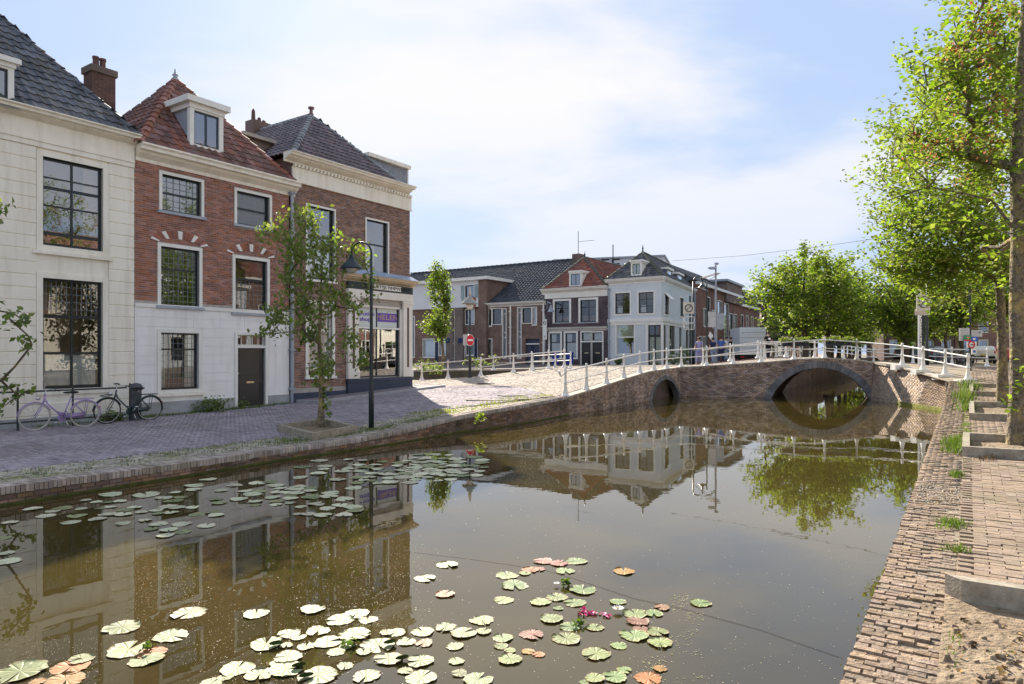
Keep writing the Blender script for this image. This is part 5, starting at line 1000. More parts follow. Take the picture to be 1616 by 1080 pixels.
bb_, _f = block('apartment_house', o_[:2], ub_, ux(1168), zz_(452, 1120) , m_rb, 'warm brown brick block with tall windows and dark ribbed roof beside the corner house', wins, roof=m_blktile, rh_=2.6, depth=9)
MB().fb(frb, ux(1143), ux(1168), -.25, 4, zz_(478, 1150), zz_(447, 1150)).build('brick_tower', m_rb, bb_); MB().fb(frb, ux(1142), ux(1169), -.45, 4.2, zz_(447, 1150), zz_(445, 1150) + .1).build('tower_gutter', m_lead, bb_)
for a in (1106.5, 1123): MB().box(frb.w(ux(a), -.1, zz_(457, a)), frb.U * 2.2, frb.B * 1.6 + Vector((0, 0, 1.2)), Vector((0, 0, .08))).build('roof_light', mat('pale_glass', (.55, .62, .7), rough=.2), bb_)
# further houses on both banks, seen under and between the tree crowns
d2 = un(.54, .84); m_fb = [brickmat('far_brick_a', (.24, .12, .09), (.17, .09, .07), (.2, .16, .14), bw=.3, bh=.1), brickmat('far_brick_b', (.19, .12, .10), (.13, .09, .08), (.17, .14, .13), bw=.3, bh=.1), brickmat('far_brick_c', (.30, .17, .12), (.22, .12, .09), (.22, .18, .15), bw=.3, bh=.1)]
def winrow(L_, rows, w=1.0, gap=1.5, s=.8):
    r = []; u = s
    while u + w < L_ - .4: r += [(u, u + w, a, b) for a, b in rows]; u += w + gap
    return r
desc = ['brown brick house with white sashes behind the bridge trees', 'dark brick house with tall white windows beyond the flower boxes', 'orange-brown brick house deep under the row of canal trees', 'narrow dark brick house near the far end of the canal', 'brick house where the left bank meets the far trees', 'wide brick house far along the left bank']
b0_ = frb.w(ux(1168) + 2, .5, 0); p_ = Vector(b0_[:2])
for k in range(6):
    L_ = [9, 8, 10, 7, 9, 12][k]; zt_ = [8.2, 9.0, 7.6, 8.6, 9.4, 8.0][k]; block('canal_house', tuple(p_), d2, L_ - .1, zt_, m_fb[k % 3], desc[k], winrow(L_, [(2.1, 4.0), (5.2, 6.9)]), roof=m_dt, rh_=2.5); p_ = p_ + Vector(d2) * L_
# far right: a row behind the parked cars, closing the view, and a row along the right bank
desc = ['brick house behind the parked white hatchback', 'dark brick house closing the view left of the signpost', 'brown house end on behind the wing wall railing', 'orange-brown brick house beyond the parked bicycles', 'brick house farthest left of the closing row', 'wide brown house farthest right of the closing row']
p_ = Vector(P(1395, 558, 96)[:2])
for k in range(6):
    L_ = [9, 8, 10, 9, 8, 14][k]; block('canal_house', tuple(p_), un(.98, -.2), L_ - .1, [7.6, 8.6, 7.2, 8.2, 7.8, 8.4][k], m_fb[(k + 1) % 3], desc[(4, 1, 2, 3, 0, 5)[k]], winrow(L_, [(2.2, 4.0), (5.1, 6.7)], gap=1.2), roof=m_dt, rh_=2.4); p_ = p_ + Vector(un(.98, -.2)) * L_
rbk = E2(0, 17); p_ = Vector(E2(-2, 17)[:2])
desc = ['white rendered house', 'red brick house', 'brown brick house', 'cream house']
for k in range(8):
    L_ = 8.5; uu_ = un(-UL[0], -UL[1]); o_ = p_ + Vector(UL) * L_
    block('canal_house', tuple(o_), uu_, L_ - .1, [8.6, 9.4, 8.2, 9.0][k % 4], [m_pale, m_fb[2], m_fb[0], m_cream][k % 4], ['first', 'second', 'third', 'fourth', 'fifth', 'sixth', 'seventh', 'eighth'][k] + ' house of the right bank row, ' + desc[k % 4], winrow(L_, [(1.6, 3.6), (4.8, 6.8)], w=1.1), roof=m_redtile if k % 2 else m_dt, rh_=3); p_ = p_ + Vector(UL) * L_
# low brick wall of the side canal in front of the terrace, and the quays beyond the bridge
lw = thing('canal_wall', (-7, 48.5, 0), 'low brick canal wall behind the white railing on the left', 'wall')
mb = MB()
for a, b in zip(SIDE_FAR, SIDE_FAR[1:]): za, zb = z1(*a), z1(*b); l_ = math.hypot(b[0] - a[0], b[1] - a[1]); mb.poly([(a[0], a[1], -.4), (b[0], b[1], -.4), (b[0], b[1], zb + .03), (a[0], a[1], za + .03)], [(0, 0), (l_, 0), (l_, 1.4), (0, 1.4)])
a, b = SIDE_FAR[-1], SIDE_NEAR[-1]; mb.poly([(a[0], a[1], -.4), (b[0], b[1], -.4), (b[0], b[1], 1.42), (a[0], a[1], 1.2)], [(0, 0), (5, 0), (5, 1.4), (0, 1.4)])
for a, b in zip(SIDE_NEAR, SIDE_NEAR[1:]): mb.poly([(b[0], b[1], -.4), (a[0], a[1], -.4), (a[0], a[1], z1(*a)), (b[0], b[1], z1(*b))], [(5, 0), (0, 0), (0, 1.4), (5, 1.4)])
mb.build('wall_face', brickmat('side_canal_brick', (.17, .14, .10), (.12, .10, .075), (.13, .12, .1)), lw)
cm = MB()
for a, b in zip(SIDE_FAR, SIDE_FAR[1:]): za, zb = z1(*a) + .05, z1(*b) + .05; cm.poly([(a[0], a[1] - .05, za), (b[0], b[1] - .05, zb), (b[0], b[1] + .4, zb), (a[0], a[1] + .4, za)]).poly([(a[0], a[1] - .05, za - .12), (b[0], b[1] - .05, zb - .12), (b[0], b[1] - .05, zb), (a[0], a[1] - .05, za)])
cm.build('coping', MATS['pale_coping'], lw)
for nm, a, b, lb in (('canal_wall', (14.6, 38.9), (79, 140), 'brick quay wall of the left bank seen through the large arch'), ('canal_wall', (84.5, 138), (19.7, 37.6), 'brick quay wall of the right bank beyond the bridge')):
    t_ = thing(nm, (a[0], a[1], 0), lb, 'wall'); l_ = math.hypot(b[0] - a[0], b[1] - a[1])
    MB().poly([(a[0], a[1], -.4), (b[0], b[1], -.4), (b[0], b[1], 1.32), (a[0], a[1], z1(*a) + .02)], [(0, 0), (l_, 0), (l_, 1.4), (0, 1.4)]).build('wall_face', m_bfar, t_)
mb = MB().poly([(79, 140, -.4), (84.5, 138, -.4), (84.5, 138, 1.32), (79, 140, 1.32)]); o_ = mb.build('canal_end_wall', m_bfar); props(o_, 'brick wall closing the canal far beyond the bridge', 'wall')

# ------------------------------------------------------------------ railings
m_rail = mat('white_iron_paint', (.82, .80, .76), (.7, .68, .62), rough=.45, scale=6, bump=.1, stain=(.4, .33, .25), sscale=4, samt=.25)
PROF = [(.17, -.05), (.17, .0), (.13, .03), (.095, .1), (.065, .24), (.05, .38), (.047, .44), (.06, .455), (.06, .5), (.044, .52), (.04, .84), (.058, .86), (.058, .93), (.04, .95), (.05, .99), (.03, 1.03), (.0, 1.04)]
def railing(label, pts, h=.95, scroll=False, s=1.0, group=None, foot=None):
    t = thing('railing', pts[0], label, 'railing', group)
    me = MB().lathe((0, 0, 0), [(r * s, z * h) for r, z in PROF], 10).mesh('post', m_rail, smooth=True)
    for p in pts: link('post', me, t, tuple(Vector(p) - Vector(pts[0])))
    if foot:
        fm = MB().ab(-.42, .2, -.2, .2, -.2, .03).mesh('post_base', foot)
        for p in pts: link('post_base', fm, t, tuple(Vector(p) - Vector(pts[0])))
    for f_, r in ((.9, .028), (.475, .022)): MB().tube([Vector(p) + Vector((0, 0, h * f_)) for p in pts], r, 6).build('rail', m_rail, t)
    if scroll:
        a, b = Vector(pts[0]), Vector(pts[1]); d = (a - b); d.z = 0; d.normalize(); q = a + Vector((0, 0, h * .9)); MB().tube([q, q + d * .15 + Vector((0, 0, -.1)), q + d * .3 + Vector((0, 0, -.16)), q + d * .42 + Vector((0, 0, -.06)), q + d * .44 + Vector((0, 0, .03))], [.03, .03, .035, .04, .045], 6).build('scroll_end', m_rail, t)
    return t
def onq(x, y):                                          # a point on the near parapet under a photo pixel column
    pts = QL[7:] + NB[1:]; best = None
    for a, b in zip(pts, pts[1:]):
        k = (x - CX) / F; d = (b[0] - a[0]) - k * (b[1] - a[1])
        if abs(d) < 1e-9: continue
        s = (k * a[1] - a[0]) / d
        if -1e-6 <= s <= 1 + 1e-6:
            q = (a[0] + (b[0] - a[0]) * s, a[1] + (b[1] - a[1]) * s, a[2] + (b[2] - a[2]) * s)
            if best is None or q[1] < best[1]: best = q
    return best
near = []
for x in (897, 930, 961.5, 989, 1014, 1036, 1056, 1075.6, 1115.5, 1158, 1202, 1254, 1302.5, 1353.7, 1394):
    q = onq(x, 0)
    if q: a = off(q, .12) if x < 1074 else (q[0] + .03, q[1] + .15); near.append((a[0], a[1], q[2] + .0))
railing('long white iron railing along the near side of the bridge', near, h=.97, scroll=True)
wr = []
for x, y in ((1424, 581), (1457, 587), (1492, 592.5), (1528, 603)):
    k = (x - CX) / F; s = (k * 31.6 - 17.35) / ((17.0 - 17.35) - k * (25.7 - 31.6)) if False else None
    for a, b in (((17.4, 31.6, 1.74), (17.1, 25.6, 1.16)),):
        d = (b[0] - a[0]) - k * (b[1] - a[1]); s = (k * a[1] - a[0]) / d; wr.append((a[0] + (b[0] - a[0]) * s, a[1] + (b[1] - a[1]) * s, a[2] + (b[2] - a[2]) * s + .05))
wr = [near[-1]] + wr
railing('white railing on stone feet above the sunlit wing wall', wr[1:], h=.97, s=1.15, foot=m_white)
e = Vector(wr[-1]); ra = railing('white railing link between bridge parapet and wing wall', [near[-1], wr[1]], h=.97)
bx_ = MB().ab(-.32, .32, -.28, .28, -.22, -.04).build('plinth_stone', m_white); bx_.location = e; props(bx_, 'white stone block under the last railing post on the right', 'stone block')
farp = [tuple(P(x, y, d)) for x, y, d in ((665.7, 600.6, 39.2), (707, 597.6, 38.6), (758.8, 592.7, 37.6), (810.3, 586.7, 37.4), (839, 580.8, 37.9), (865.7, 577.9, 38.1), (890.5, 578.6, 38.2))]
farp = [(p[0], p[1] , z1(p[0], p[1]) + .02) for p in farp]
railing('white railing left of the bridge along the side canal', farp, h=1.0, scroll=True)
bk_ = [(-1.2, 44.2), (1.3, 42.6), (2.6, 41), (3.4, 39.6)]; railing('short white railing behind the left railing near the blue bins', [(a, b, z1(a, b) + .03) for a, b in bk_], h=.9)
rr = [ra0 + (rb0 - ra0) * (k / 6) for k in range(7)]; rp = [(q.x, q.y - .1, 1.5 + .5 * math.sin(math.pi * k / 6) + .02) for k, q in enumerate(rr)]
railing('white railing on the far side of the bridge behind the flower boxes', rp + [(21.5, 36.6, 1.62), (23.2, 36.0, 1.55), (25.2, 36.2, 1.5)], h=.97)
rp2 = [(14.4 + d2[0] * s, 38.9 + d2[1] * s, z1(14.2 + d2[0] * s, 39 + d2[1] * s) + .02) for s in (0, 3, 6, 9, 12, 15)]; railing('white railing on the left bank beyond the bridge', rp2, h=.95)
# ------------------------------------------------------------------ trees
m_bark = mat('grey_bark', (.27, .225, .165), (.10, .08, .055), rough=.95, scale=16, bump=1, bscale=16, stain=(.50, .40, .13), sscale=2.6, samt=.75, dist=.09)
m_bark2 = mat('dark_bark', (.13, .10, .075), (.06, .05, .04), rough=.95, scale=7, bump=.8, bscale=22, dist=.03)
def leafmat(n, a, b, t=.55, tc=(1.5, 1.5, .55)): return mat(n, a, b, rough=.5, scale=1.3, rand=.35, bump=0, spec=.35, trans=(t, tc), huev=.03)
m_lf = leafmat('lime_leaf', (.205, .28, .055), (.125, .18, .036)); m_lf2 = leafmat('mid_leaf', (.16, .22, .042), (.10, .15, .027)); m_lf3 = leafmat('cherry_leaf', (.20, .26, .08), (.125, .175, .05), .5); m_seed = leafmat('orange_seed', (.45, .21, .12), (.34, .15, .08), .5, (1.3, 1, .8))
def leaves(C, n, size, spread, droop=.0, rng=None, flat=.6, axis=None):
    """n leaves around every centre: two triangles folded along the midrib"""
    rng = rng or RNG; N = len(C) * n; c = np.repeat(C, n, 0) + rng.normal(0, 1, (N, 3)) * np.array(spread) * (1 if axis is None else .55) + (0 if axis is None else np.repeat(axis, n, 0) * np.clip(rng.normal(-.3, .6, (N, 1)), -1.6, .8) * spread[0] * 2.2); a = rng.uniform(0, 2 * np.pi, N); e = rng.normal(-droop, .45, N)
    d = np.stack([np.cos(a) * np.cos(e), np.sin(a) * np.cos(e), np.sin(e)], 1); up = np.stack([rng.normal(0, flat, N), rng.normal(0, flat, N), np.ones(N)], 1); s = np.cross(d, up); s /= np.linalg.norm(s, axis=1)[:, None] + 1e-9; nn = np.cross(s, d)
    L_ = size * rng.uniform(.6, 1.25, N)[:, None]; w = L_ * .34
    V = np.stack([c - d * L_ * .5, c + s * w + nn * L_ * .1, c + d * L_ * .5 + nn * L_ * -.08, c - s * w + nn * L_ * .1], 1).reshape(-1, 3); i = np.arange(N) * 4
    return V, np.stack([i, i + 1, i + 2, i, i + 2, i + 3], 1).reshape(-1, 3)
def tree(name, base, label, trunk, centres, n_leaf, size, spread, m, mb_, r0, group=None, droop=.0, twig=.012, seed=1, extra=None, fork=None, rmin=.008, n=7, spray=True):
    """trunk: polyline of (x,y,z) offsets from base with radii; centres: leaf-cluster points (offsets); limbs are grown to every centre"""
    rng = np.random.default_rng(seed); t = thing(name, base, label, 'tree', group); T_ = [Vector(p[:3]) for p in trunk]; tr = [p[3] for p in trunk]
    MB().tube([Vector((0, 0, -.25)), *T_], [tr[0] * 1.25] + tr, 10).build('trunk_', mb_, None) if False else None
    nodes_ = []; par = []
    for i, p in enumerate(T_): nodes_.append(np.array(p)); par.append(i - 1)
    fi = fork if fork is not None else max(1, len(T_) - 3)
    # densify the upper trunk
    C = np.array(centres); root = np.array(T_[fi]); order = np.argsort(np.linalg.norm(C - root, axis=1)); pos = [nodes_[i] for i in range(fi, len(T_))]; idx = list(range(fi, len(T_))); leafn = []
    for ci in order:
        c = C[ci]; A = np.array(pos); dd = np.linalg.norm(A - c, axis=1); dr_ = np.linalg.norm(A - root, axis=1); cost = dd + .25 * dr_ + np.where(A[:, 2] > c[2] + .25, 1.5, 0); j = int(np.argmin(cost)); p0 = A[j]; pi = idx[j]; L_ = dd[j]; steps = max(1, int(L_ / .55))
        for s in range(1, steps + 1):
            f = s / steps; q = p0 + (c - p0) * f + rng.normal(0, .05 * min(1, L_), 3) * (f < 1) + np.array([0, 0, math.sin(f * math.pi) * -.04 * L_]); nodes_.append(q); par.append(pi); pi = len(nodes_) - 1; pos.append(q); idx.append(pi)
        leafn.append(pi)
    w = np.zeros(len(nodes_))
    for l in leafn: w[l] += 1
    for i in range(len(nodes_) - 1, 0, -1):
        if par[i] >= 0: w[par[i]] += w[i]
    wt = max(w[fi], 1); rad = np.maximum(rmin * 1.4, tr[fi] * .85 * (w / wt) ** .44)
    b = MB(); ntr = len(T_)
    for i in range(ntr, len(nodes_)):
        p = nodes_[par[i]]; rp = rad[par[i]] if par[i] >= ntr else min(tr[par[i]] * .8, rad[i] * 1.5); b.tube([p, nodes_[i]], [min(rp, rad[i] * 1.6), rad[i]], 5 if rad[i] > .03 else 3, cap=False)
    tm = MB().tube([Vector((0, 0, -.3)), Vector((0, 0, .02))] + T_[1:], [tr[0] * 1.5, tr[0] * 1.25] + tr[1:], 12); o = link('trunk', tm.mesh('trunk', mb_, smooth=True), t)
    link('limbs', b.mesh('limbs', mb_, smooth=True), t)
    AX = C - np.array([T_[fi][0], T_[fi][1], 0]) * 1.0; AX[:, 2] = AX[:, 2] * .25 + .5; AX /= np.linalg.norm(AX, axis=1)[:, None]; V, Fc = leaves(C, n_leaf, size, spread, droop, rng, axis=AX if spray else None); link('crown', npmesh('crown', V, Fc, m), t)
    if extra:
        V, Fc = leaves(C[extra[0](C)], extra[1], extra[2], (.1, .1, .12), .8, rng); link('seed_clusters', npmesh('seed_clusters', V, Fc, extra[3]), t)
    return t
def blob(n, rng, cx, cy, cz, rx, ry, rz, fill=.35, lo=None):
    """points through an uneven ellipsoid, denser near its skin"""
    P_ = []
    while len(P_) < n:
        v = rng.normal(0, 1, 3); v /= np.linalg.norm(v); k = (fill + (1 - fill) * rng.random()) ** .6; nz_ = noise.noise(Vector(v * 1.7) + Vector((cx, cy, cz))) * .45 + 1
        p = np.array([cx, cy, cz]) + v * k * nz_ * np.array([rx, ry, rz])
        if lo is None or p[2] > lo: P_.append(p)
    return P_
rg = np.random.default_rng(5)
# small cherry on the left quay
b_ = G(506, 671, .36); bz = z1(b_.x, b_.y)
cs = []
for (x_, y_, w_, h_, n_) in ((485, 350, 34, 16, 12), (440, 372, 26, 14, 9), (520, 385, 34, 18, 11), (470, 400, 36, 20, 13), (562, 405, 22, 18, 8), (500, 440, 46, 26, 18), (445, 445, 20, 22, 8), (430, 500, 18, 14, 6), (480, 490, 34, 22, 13), (540, 480, 30, 24, 12), (418, 520, 14, 8, 4), (490, 535, 30, 16, 9), (550, 535, 26, 16, 8), (585, 560, 14, 12, 4), (510, 575, 26, 14, 8), (500, 600, 16, 10, 4), (590, 450, 12, 14, 4)):
    for q_ in range(n_): pp = P(506 + (x_ - 506) * .88 + rg.normal(0, w_ * .45), y_ + rg.normal(0, h_ * .5), b_.y) - Vector((b_.x, b_.y, bz)); cs.append(np.array((pp.x, rg.normal(0, .45), pp.z)))
tree('street_tree', (b_.x, b_.y, bz), 'small street tree with drooping dark leaves in the square kerbed bed on the left quay', [(0, 0, 0, .085), (.02, 0, .7, .068), (0, .03, 1.5, .06), (-.04, 0, 2.3, .05), (0, 0, 3.1, .035), (.03, 0, 4.2, .02)], cs, 21, .13, (.12, .12, .15), m_lf3, m_bark, .08, spray=False, droop=.75, seed=3, fork=2, rmin=.005)
V, Fc = leaves(np.array([(.12, 0, .55), (.15, 0, .75), (.1, 0, .95), (.2, .05, .4)]), 14, .12, (.06, .06, .08), -.2); link('sprout', npmesh('sprout', V, Fc, m_lf), [o for o in bpy.data.objects if o.name == 'street_tree'][0])
# its neighbour out of the frame reaches in from the left
cs = blob(40, rg, -.3, 0, 3.2, .7, .8, 1.2, .3); cs += [np.array(P(x, y, 12.0 + k * .1)) - np.array((-10.6, 12.0, .28)) for k, (x, y) in enumerate(((4, 330), (-8, 325), (-22, 335), (10, 500), (28, 512), (44, 530), (50, 545), (-5, 490), (-22, 485), (22, 495), (36, 505), (2, 600), (14, 612), (-12, 598), (28, 625), (44, 618), (8, 640)))]
tree('street_tree', (-10.6, 12.0, .28), 'street tree past the left edge whose leafy sprigs reach in front of the cream house', [(0, 0, 0, .1), (0, 0, 1, .08), (0, 0, 1.8, .07), (0, 0, 2.8, .05), (0, 0, 3.9, .03)], cs, 14, .14, (.11, .11, .07), m_lf3, m_bark, .1, droop=.5, seed=8, fork=1, rmin=.006)
# young tree by the side canal
b_ = P(691, 575, 45); cs = blob(60, rg, .0, 0, 5.5, .95, .9, 1.7, .2) + blob(36, rg, -.3, 0, 3.2, 1.15, 1, .75, .2)
tree('street_tree', (b_.x + .1, 45.6, 1.0), 'slim bright green street tree behind the left end of the white railing', [(0, 0, 0, .13), (.2, 0, 1, .1), (.1, 0, 2.2, .09), (.35, 0, 3.6, .07), (.2, 0, 5.2, .05), (.1, 0, 6.5, .03)], cs, 34, .2, (.26, .26, .22), m_lf, m_bark, .1, seed=4, fork=2)
# large tree right of centre, on the left bank beyond the bridge
def bigtree(x, y, zb, hgt, rx, rz, zc, label, nc=220, nl=46, size=.26, sp=.34, m=None, group=None, seed=1, tr_r=.22, lo=2.3, name='canal_tree'):
    g = np.random.default_rng(seed); cs = blob(nc, g, 0, 0, zc, rx, rx, rz, .25, lo)
    return tree(name, (x, y, zb), label, [(0, 0, 0, tr_r), (.08, 0, 1.2, tr_r * .85), (0, .05, 2.4, tr_r * .75), (.1, 0, 3.6, tr_r * .6), (-.05, 0, 5.0, tr_r * .4), (0, 0, zc + rz * .5, tr_r * .2)], cs, nl, size, (sp, sp, sp * .8), m or m_lf, m_bark2, tr_r, group, seed=seed, fork=2)
bigtree(19.8, 46.2, 1.4, 9, 4.3, 2.8, 5.1, 'large round bright green tree just behind the flower boxes of the bridge', 250, 50, seed=21, size=.25)
sp_ = [(24.5, 53, 4.0), (28.5, 61, 4.2), (33, 69, 4.2), (37.5, 77, 4.3), (42, 85, 4.4), (48, 96, 4.8), (55, 108, 5)]
for k, (x, y, r_) in enumerate(sp_): bigtree(x, y, 1.35, 9, r_, 2.9, 5.2 - .15 * k, ['second', 'third', 'fourth', 'fifth', 'sixth', 'seventh', 'farthest'][k] + ' tree in the row along the left bank beyond the bridge', 110 if k > 2 else 150, 34, size=.34, sp=.5, m=m_lf2 if k % 2 else m_lf, group='row of trees on the left bank', seed=30 + k)
for k, (x, y, r_) in enumerate([(35.5, 54, 3.6), (42, 64, 4.2), (47, 74, 4.2), (51, 84, 4.4), (57, 94, 4.6), (63, 104, 5), (33, 44.5, 3.0), (29.0, 50.3, 2.9), (33.6, 58, 3.4), (37.5, 64.5, 3.4)]): bigtree(x, y, 1.35, 9, r_, 2.7, 5.6 if k < 7 else 4.7, 'tree in the right bank row, ' + ['nearest the signpost', 'second from the signpost', 'third from the signpost', 'over the parked cars', 'behind the parked cars', 'last of the row', 'bare-forked, behind the two mossy trunks', 'left of the zone sign pole', 'second of three left of the zone sign', 'deepest of three left of the zone sign'][k], 120, 34, size=.32, sp=.46, m=m_lf if k % 2 else m_lf2, group='row of trees on the right bank', seed=50 + k, lo=2.8 if k < 7 else 1.6)
# the two near trees on the right quay
def lean(cs, f): return [c for c in cs if f(c)]
A_ = E2(12.3, 1.35 + 0); ax_, ay_ = G(1606, 703, .5)[:2]; g = np.random.default_rng(77)
cs = blob(250, g, .6, .4, 7.4, 3.1, 3.1, 4.0, .2) + blob(50, g, -1.2, .4, 6.4, 1.4, 1.4, 1.9, .2)
OUT = ([-400, 0, 60, 75, 130, 160, 200, 240, 285, 310, 370, 390, 430, 480, 520, 600], [1440, 1478, 1490, 1440, 1445, 1420, 1388, 1400, 1355, 1378, 1400, 1375, 1390, 1470, 1540, 1590])
def trim(cs, o, m=16):
    r = []
    for c in cs:
        q = np.array(c) + np.array(o)
        if q[1] < 1.5: r.append(c); continue
        x_, y_ = CX + F * q[0] / q[1], HY - F * (q[2] - H) / q[1]
        if x_ > np.interp(y_, *OUT) + m - 26: r.append(c)
    return r
cs = trim(cs, (ax_, ay_, z1(ax_, ay_)), 28)
mt_ = tree('quay_tree', (ax_, ay_, z1(ax_, ay_)), 'nearest tree on the right quay, lichen-spotted trunk, orange seed clusters in its crown', [(0, 0, 0, .15), (.02, 0, 1.2, .135), (-.01, 0, 2.6, .128), (.02, 0, 3.9, .125), (.06, .1, 5.2, .11), (.2, .2, 7.0, .08), (.4, .3, 9.0, .04)], cs, 44, .125, (.25, .25, .2), m_lf, m_bark, .2, seed=6, fork=3, extra=(lambda C: (C[:, 2] > 5.0) & (C[:, 2] < 10.5) & (C[:, 0] > -1.3) & (g.random(len(C)) < .42), 44, .07, m_seed))
bx, by = G(1582, 638, .72)[:2]
cs = blob(330, g, -.6, .3, 7.3, 4.0, 3.8, 4.4, .2, 2.7) + blob(190, g, -2.2, -.2, 4.9, 2.3, 2.2, 1.4, .2) + blob(16, g, -3.0, 0, 4.0, 1.2, 1.3, .5, .3)
cs = trim(cs, (bx, by, z1(bx, by)))
tree('quay_tree', (bx, by, z1(bx, by)), 'second tree on the right quay, its crown spreading left over the canal', [(0, 0, 0, .135), (0, 0, 1.4, .12), (-.05, 0, 2.8, .115), (-.1, 0, 3.6, .11), (-.3, 0, 5.0, .11), (-.5, .1, 7.0, .08), (-.6, .2, 9.4, .04)], cs, 54, .135, (.28, .28, .2), m_lf, m_bark, .2, seed=9, fork=3)
V, Fc = leaves(g.normal(0, 1, (9, 3)) * np.array((.2, .2, 1.6)) + np.array((-.15, -.1, 2.6)), 12, .13, (.06, .06, .09), -.1)
link('trunk_shoots', npmesh('trunk_shoots', V, Fc, m_lf), mt_, kind='stuff')
# ------------------------------------------------------------------ tree beds
m_kerb = mat('concrete_kerb', (.40, .355, .28), (.25, .215, .165), rough=.9, scale=9, bump=.5, bscale=50, stain=(.16, .16, .10), sscale=2.5, samt=.6)
m_soil = mat('dry_soil', (.30, .225, .15), (.17, .125, .08), rough=1, scale=6, bump=.9, bscale=18, stain=(.42, .34, .24), sscale=2.2, samt=.6, dist=.05)
m_grass = mat('grass_blade', (.14, .22, .03), (.08, .13, .02), rough=.6, scale=4, rand=.4, bump=0, trans=(.4, (1.2, 1.25, .5))); m_dry = mat('dry_litter', (.30, .19, .09), (.13, .08, .04), rough=.9, scale=6, rand=.5, bump=0)
def bed(pts, label, h=.17, w=.11, soil=True, sides=(0, 1, 2, 3)):
    pts = [Vector((p[0], p[1], 0)) for p in pts]; c = sum(pts, Vector()) / len(pts); zb = z1(c.x, c.y); t = thing('tree_bed', (c.x, c.y, zb), label, 'tree bed'); n = len(pts); zs = [z1(p.x, p.y) for p in pts]
    for i in sides:
        a, b = pts[i], pts[(i + 1) % n]; za, zb_ = zs[i] + h, zs[(i + 1) % n] + h; d = (b - a).normalized(); nn_ = Vector((-d.y, d.x, 0)); 
        if (c - a).dot(nn_) < 0: nn_ = -nn_
        k = MB(); e = .012; q = [a + d * .0, b - d * .0, b + nn_ * w - d * w, a + nn_ * w + d * w]; zz = [za, zb_, zb_, za]
        top = [Vector((p.x, p.y, z)) for p, z in zip(q, zz)]; bot = [Vector((p.x, p.y, z - h - .25)) for p, z in zip(q, zz)]
        k.poly(top[::-1] if (top[1] - top[0]).cross(top[2] - top[1]).z < 0 else top)
        for j in range(4): k.poly([bot[j], bot[(j + 1) % 4], top[(j + 1) % 4], top[j]])
        o = k.build('kerb_beam', m_kerb, t); md = o.modifiers.new('bevel', 'BEVEL'); md.width = .015; md.segments = 2
    if soil:
        n = 14; g = np.random.default_rng(int(abs(c.x) * 97)); V = []; Fc = []
        for j in range(n + 1):
            for i in range(n + 1):
                s, u = i / n, j / n; p = (pts[0] * (1 - s) + pts[1] * s) * (1 - u) + (pts[3] * (1 - s) + pts[2] * s) * u; V.append((p.x - c.x, p.y - c.y, z1(p.x, p.y) - zb + .03 + g.normal(0, .012)))
        for j in range(n):
            for i in range(n): Fc.append((j * (n + 1) + i, j * (n + 1) + i + 1, (j + 1) * (n + 1) + i + 1, (j + 1) * (n + 1) + i))
        link('soil', npmesh('soil', V, Fc, m_soil), t)
    return t
bed([p + (0,) for p in pitL], 'low kerbed tree bed on the left quay around the small drooping tree', h=.17)
def rbed(y0, y1_, v0, v1, label, h=.16, **k): return bed([E2(y0, v0), E2(y0, v1), E2(y1_, v1), E2(y1_, v0)], label, h, **k)
m_ygrass = mat('yellow_grass', (.34, .36, .08), (.22, .26, .05), rough=.6, scale=3, rand=.3, bump=0, trans=(.4, (1.2, 1.25, .5)))
def grass(name, pts, n, hgt, label, m=None, spread=.12, group=None, wd=.012):
    """tufts of thin blades at points"""
    C = np.array([(p[0], p[1], z1(p[0], p[1]) if len(p) < 3 else p[2]) for p in pts]); N = len(C) * n; c = np.repeat(C, n, 0); r = RNG.normal(0, spread, (N, 2)); c[:, :2] += r; c[:, 2] += .0
    a = RNG.uniform(0, 2 * np.pi, N); h = hgt * RNG.uniform(.4, 1.1, N); l = RNG.uniform(.1, .7, N) * h; d = np.stack([np.cos(a) * l, np.sin(a) * l, h], 1); s = np.stack([-np.sin(a), np.cos(a), np.zeros(N)], 1) * wd
    V = np.stack([c - s, c + s, c + d * .6 + s * .6, c + d], 1).reshape(-1, 3); i = np.arange(N) * 4; o = link(name, npmesh(name, V, np.stack([i, i + 1, i + 2, i, i + 2, i + 3], 1).reshape(-1, 3), m or m_grass)); props(o, label, 'grass', group, 'stuff'); return o
# soil in the foreground with its long kerb, then the beds up the quay
fb_ = rbed(-2.5, 5.62, .47, 5.2, 'bare earth tree bed in the near right corner behind a long concrete kerb', h=.2, sides=(2,))
rbed(12.0, 13.7, RW, 3.2, 'tree bed around the nearest quay tree', h=.17); rbed(17.0, 19.6, RW + .1, 3.0, 'tree bed around the second quay tree', h=.17); rbed(22.0, 24.0, RW + .1, 2.6, 'empty tree bed below the end post of the railing', h=.15)
m_rpave = mat('right_paving', (.34, .25, .18), (.23, .17, .125), rough=.9, scale=9, rand=.16, bump=.45, bscale=50, stain=(.17, .15, .09), sscale=1.1, samt=.7, dist=.015)
beds = [[E2(a, q)[:2] for a, q in ((y0, v0), (y0, v1), (y1_, v1), (y1_, v0))] for y0, y1_, v0, v1 in ((-2.5, 5.65, .5, 5.2), (12.0, 13.7, RW, 3.2), (17, 19.6, .66, 3.0), (22, 24, .66, 2.6))]
pr_ = pave([tuple(q) for q in polyR], math.atan2(UL[1], UL[0]) + R(90), .235, .078, .006, 'row', holes=beds, jz=.003, skip=.002, jt=.004); k_ = [i for i in range(len(pr_[0]))]
pieces('paver', *pr_, m_rpave, bank, 300, 'brick_paving')
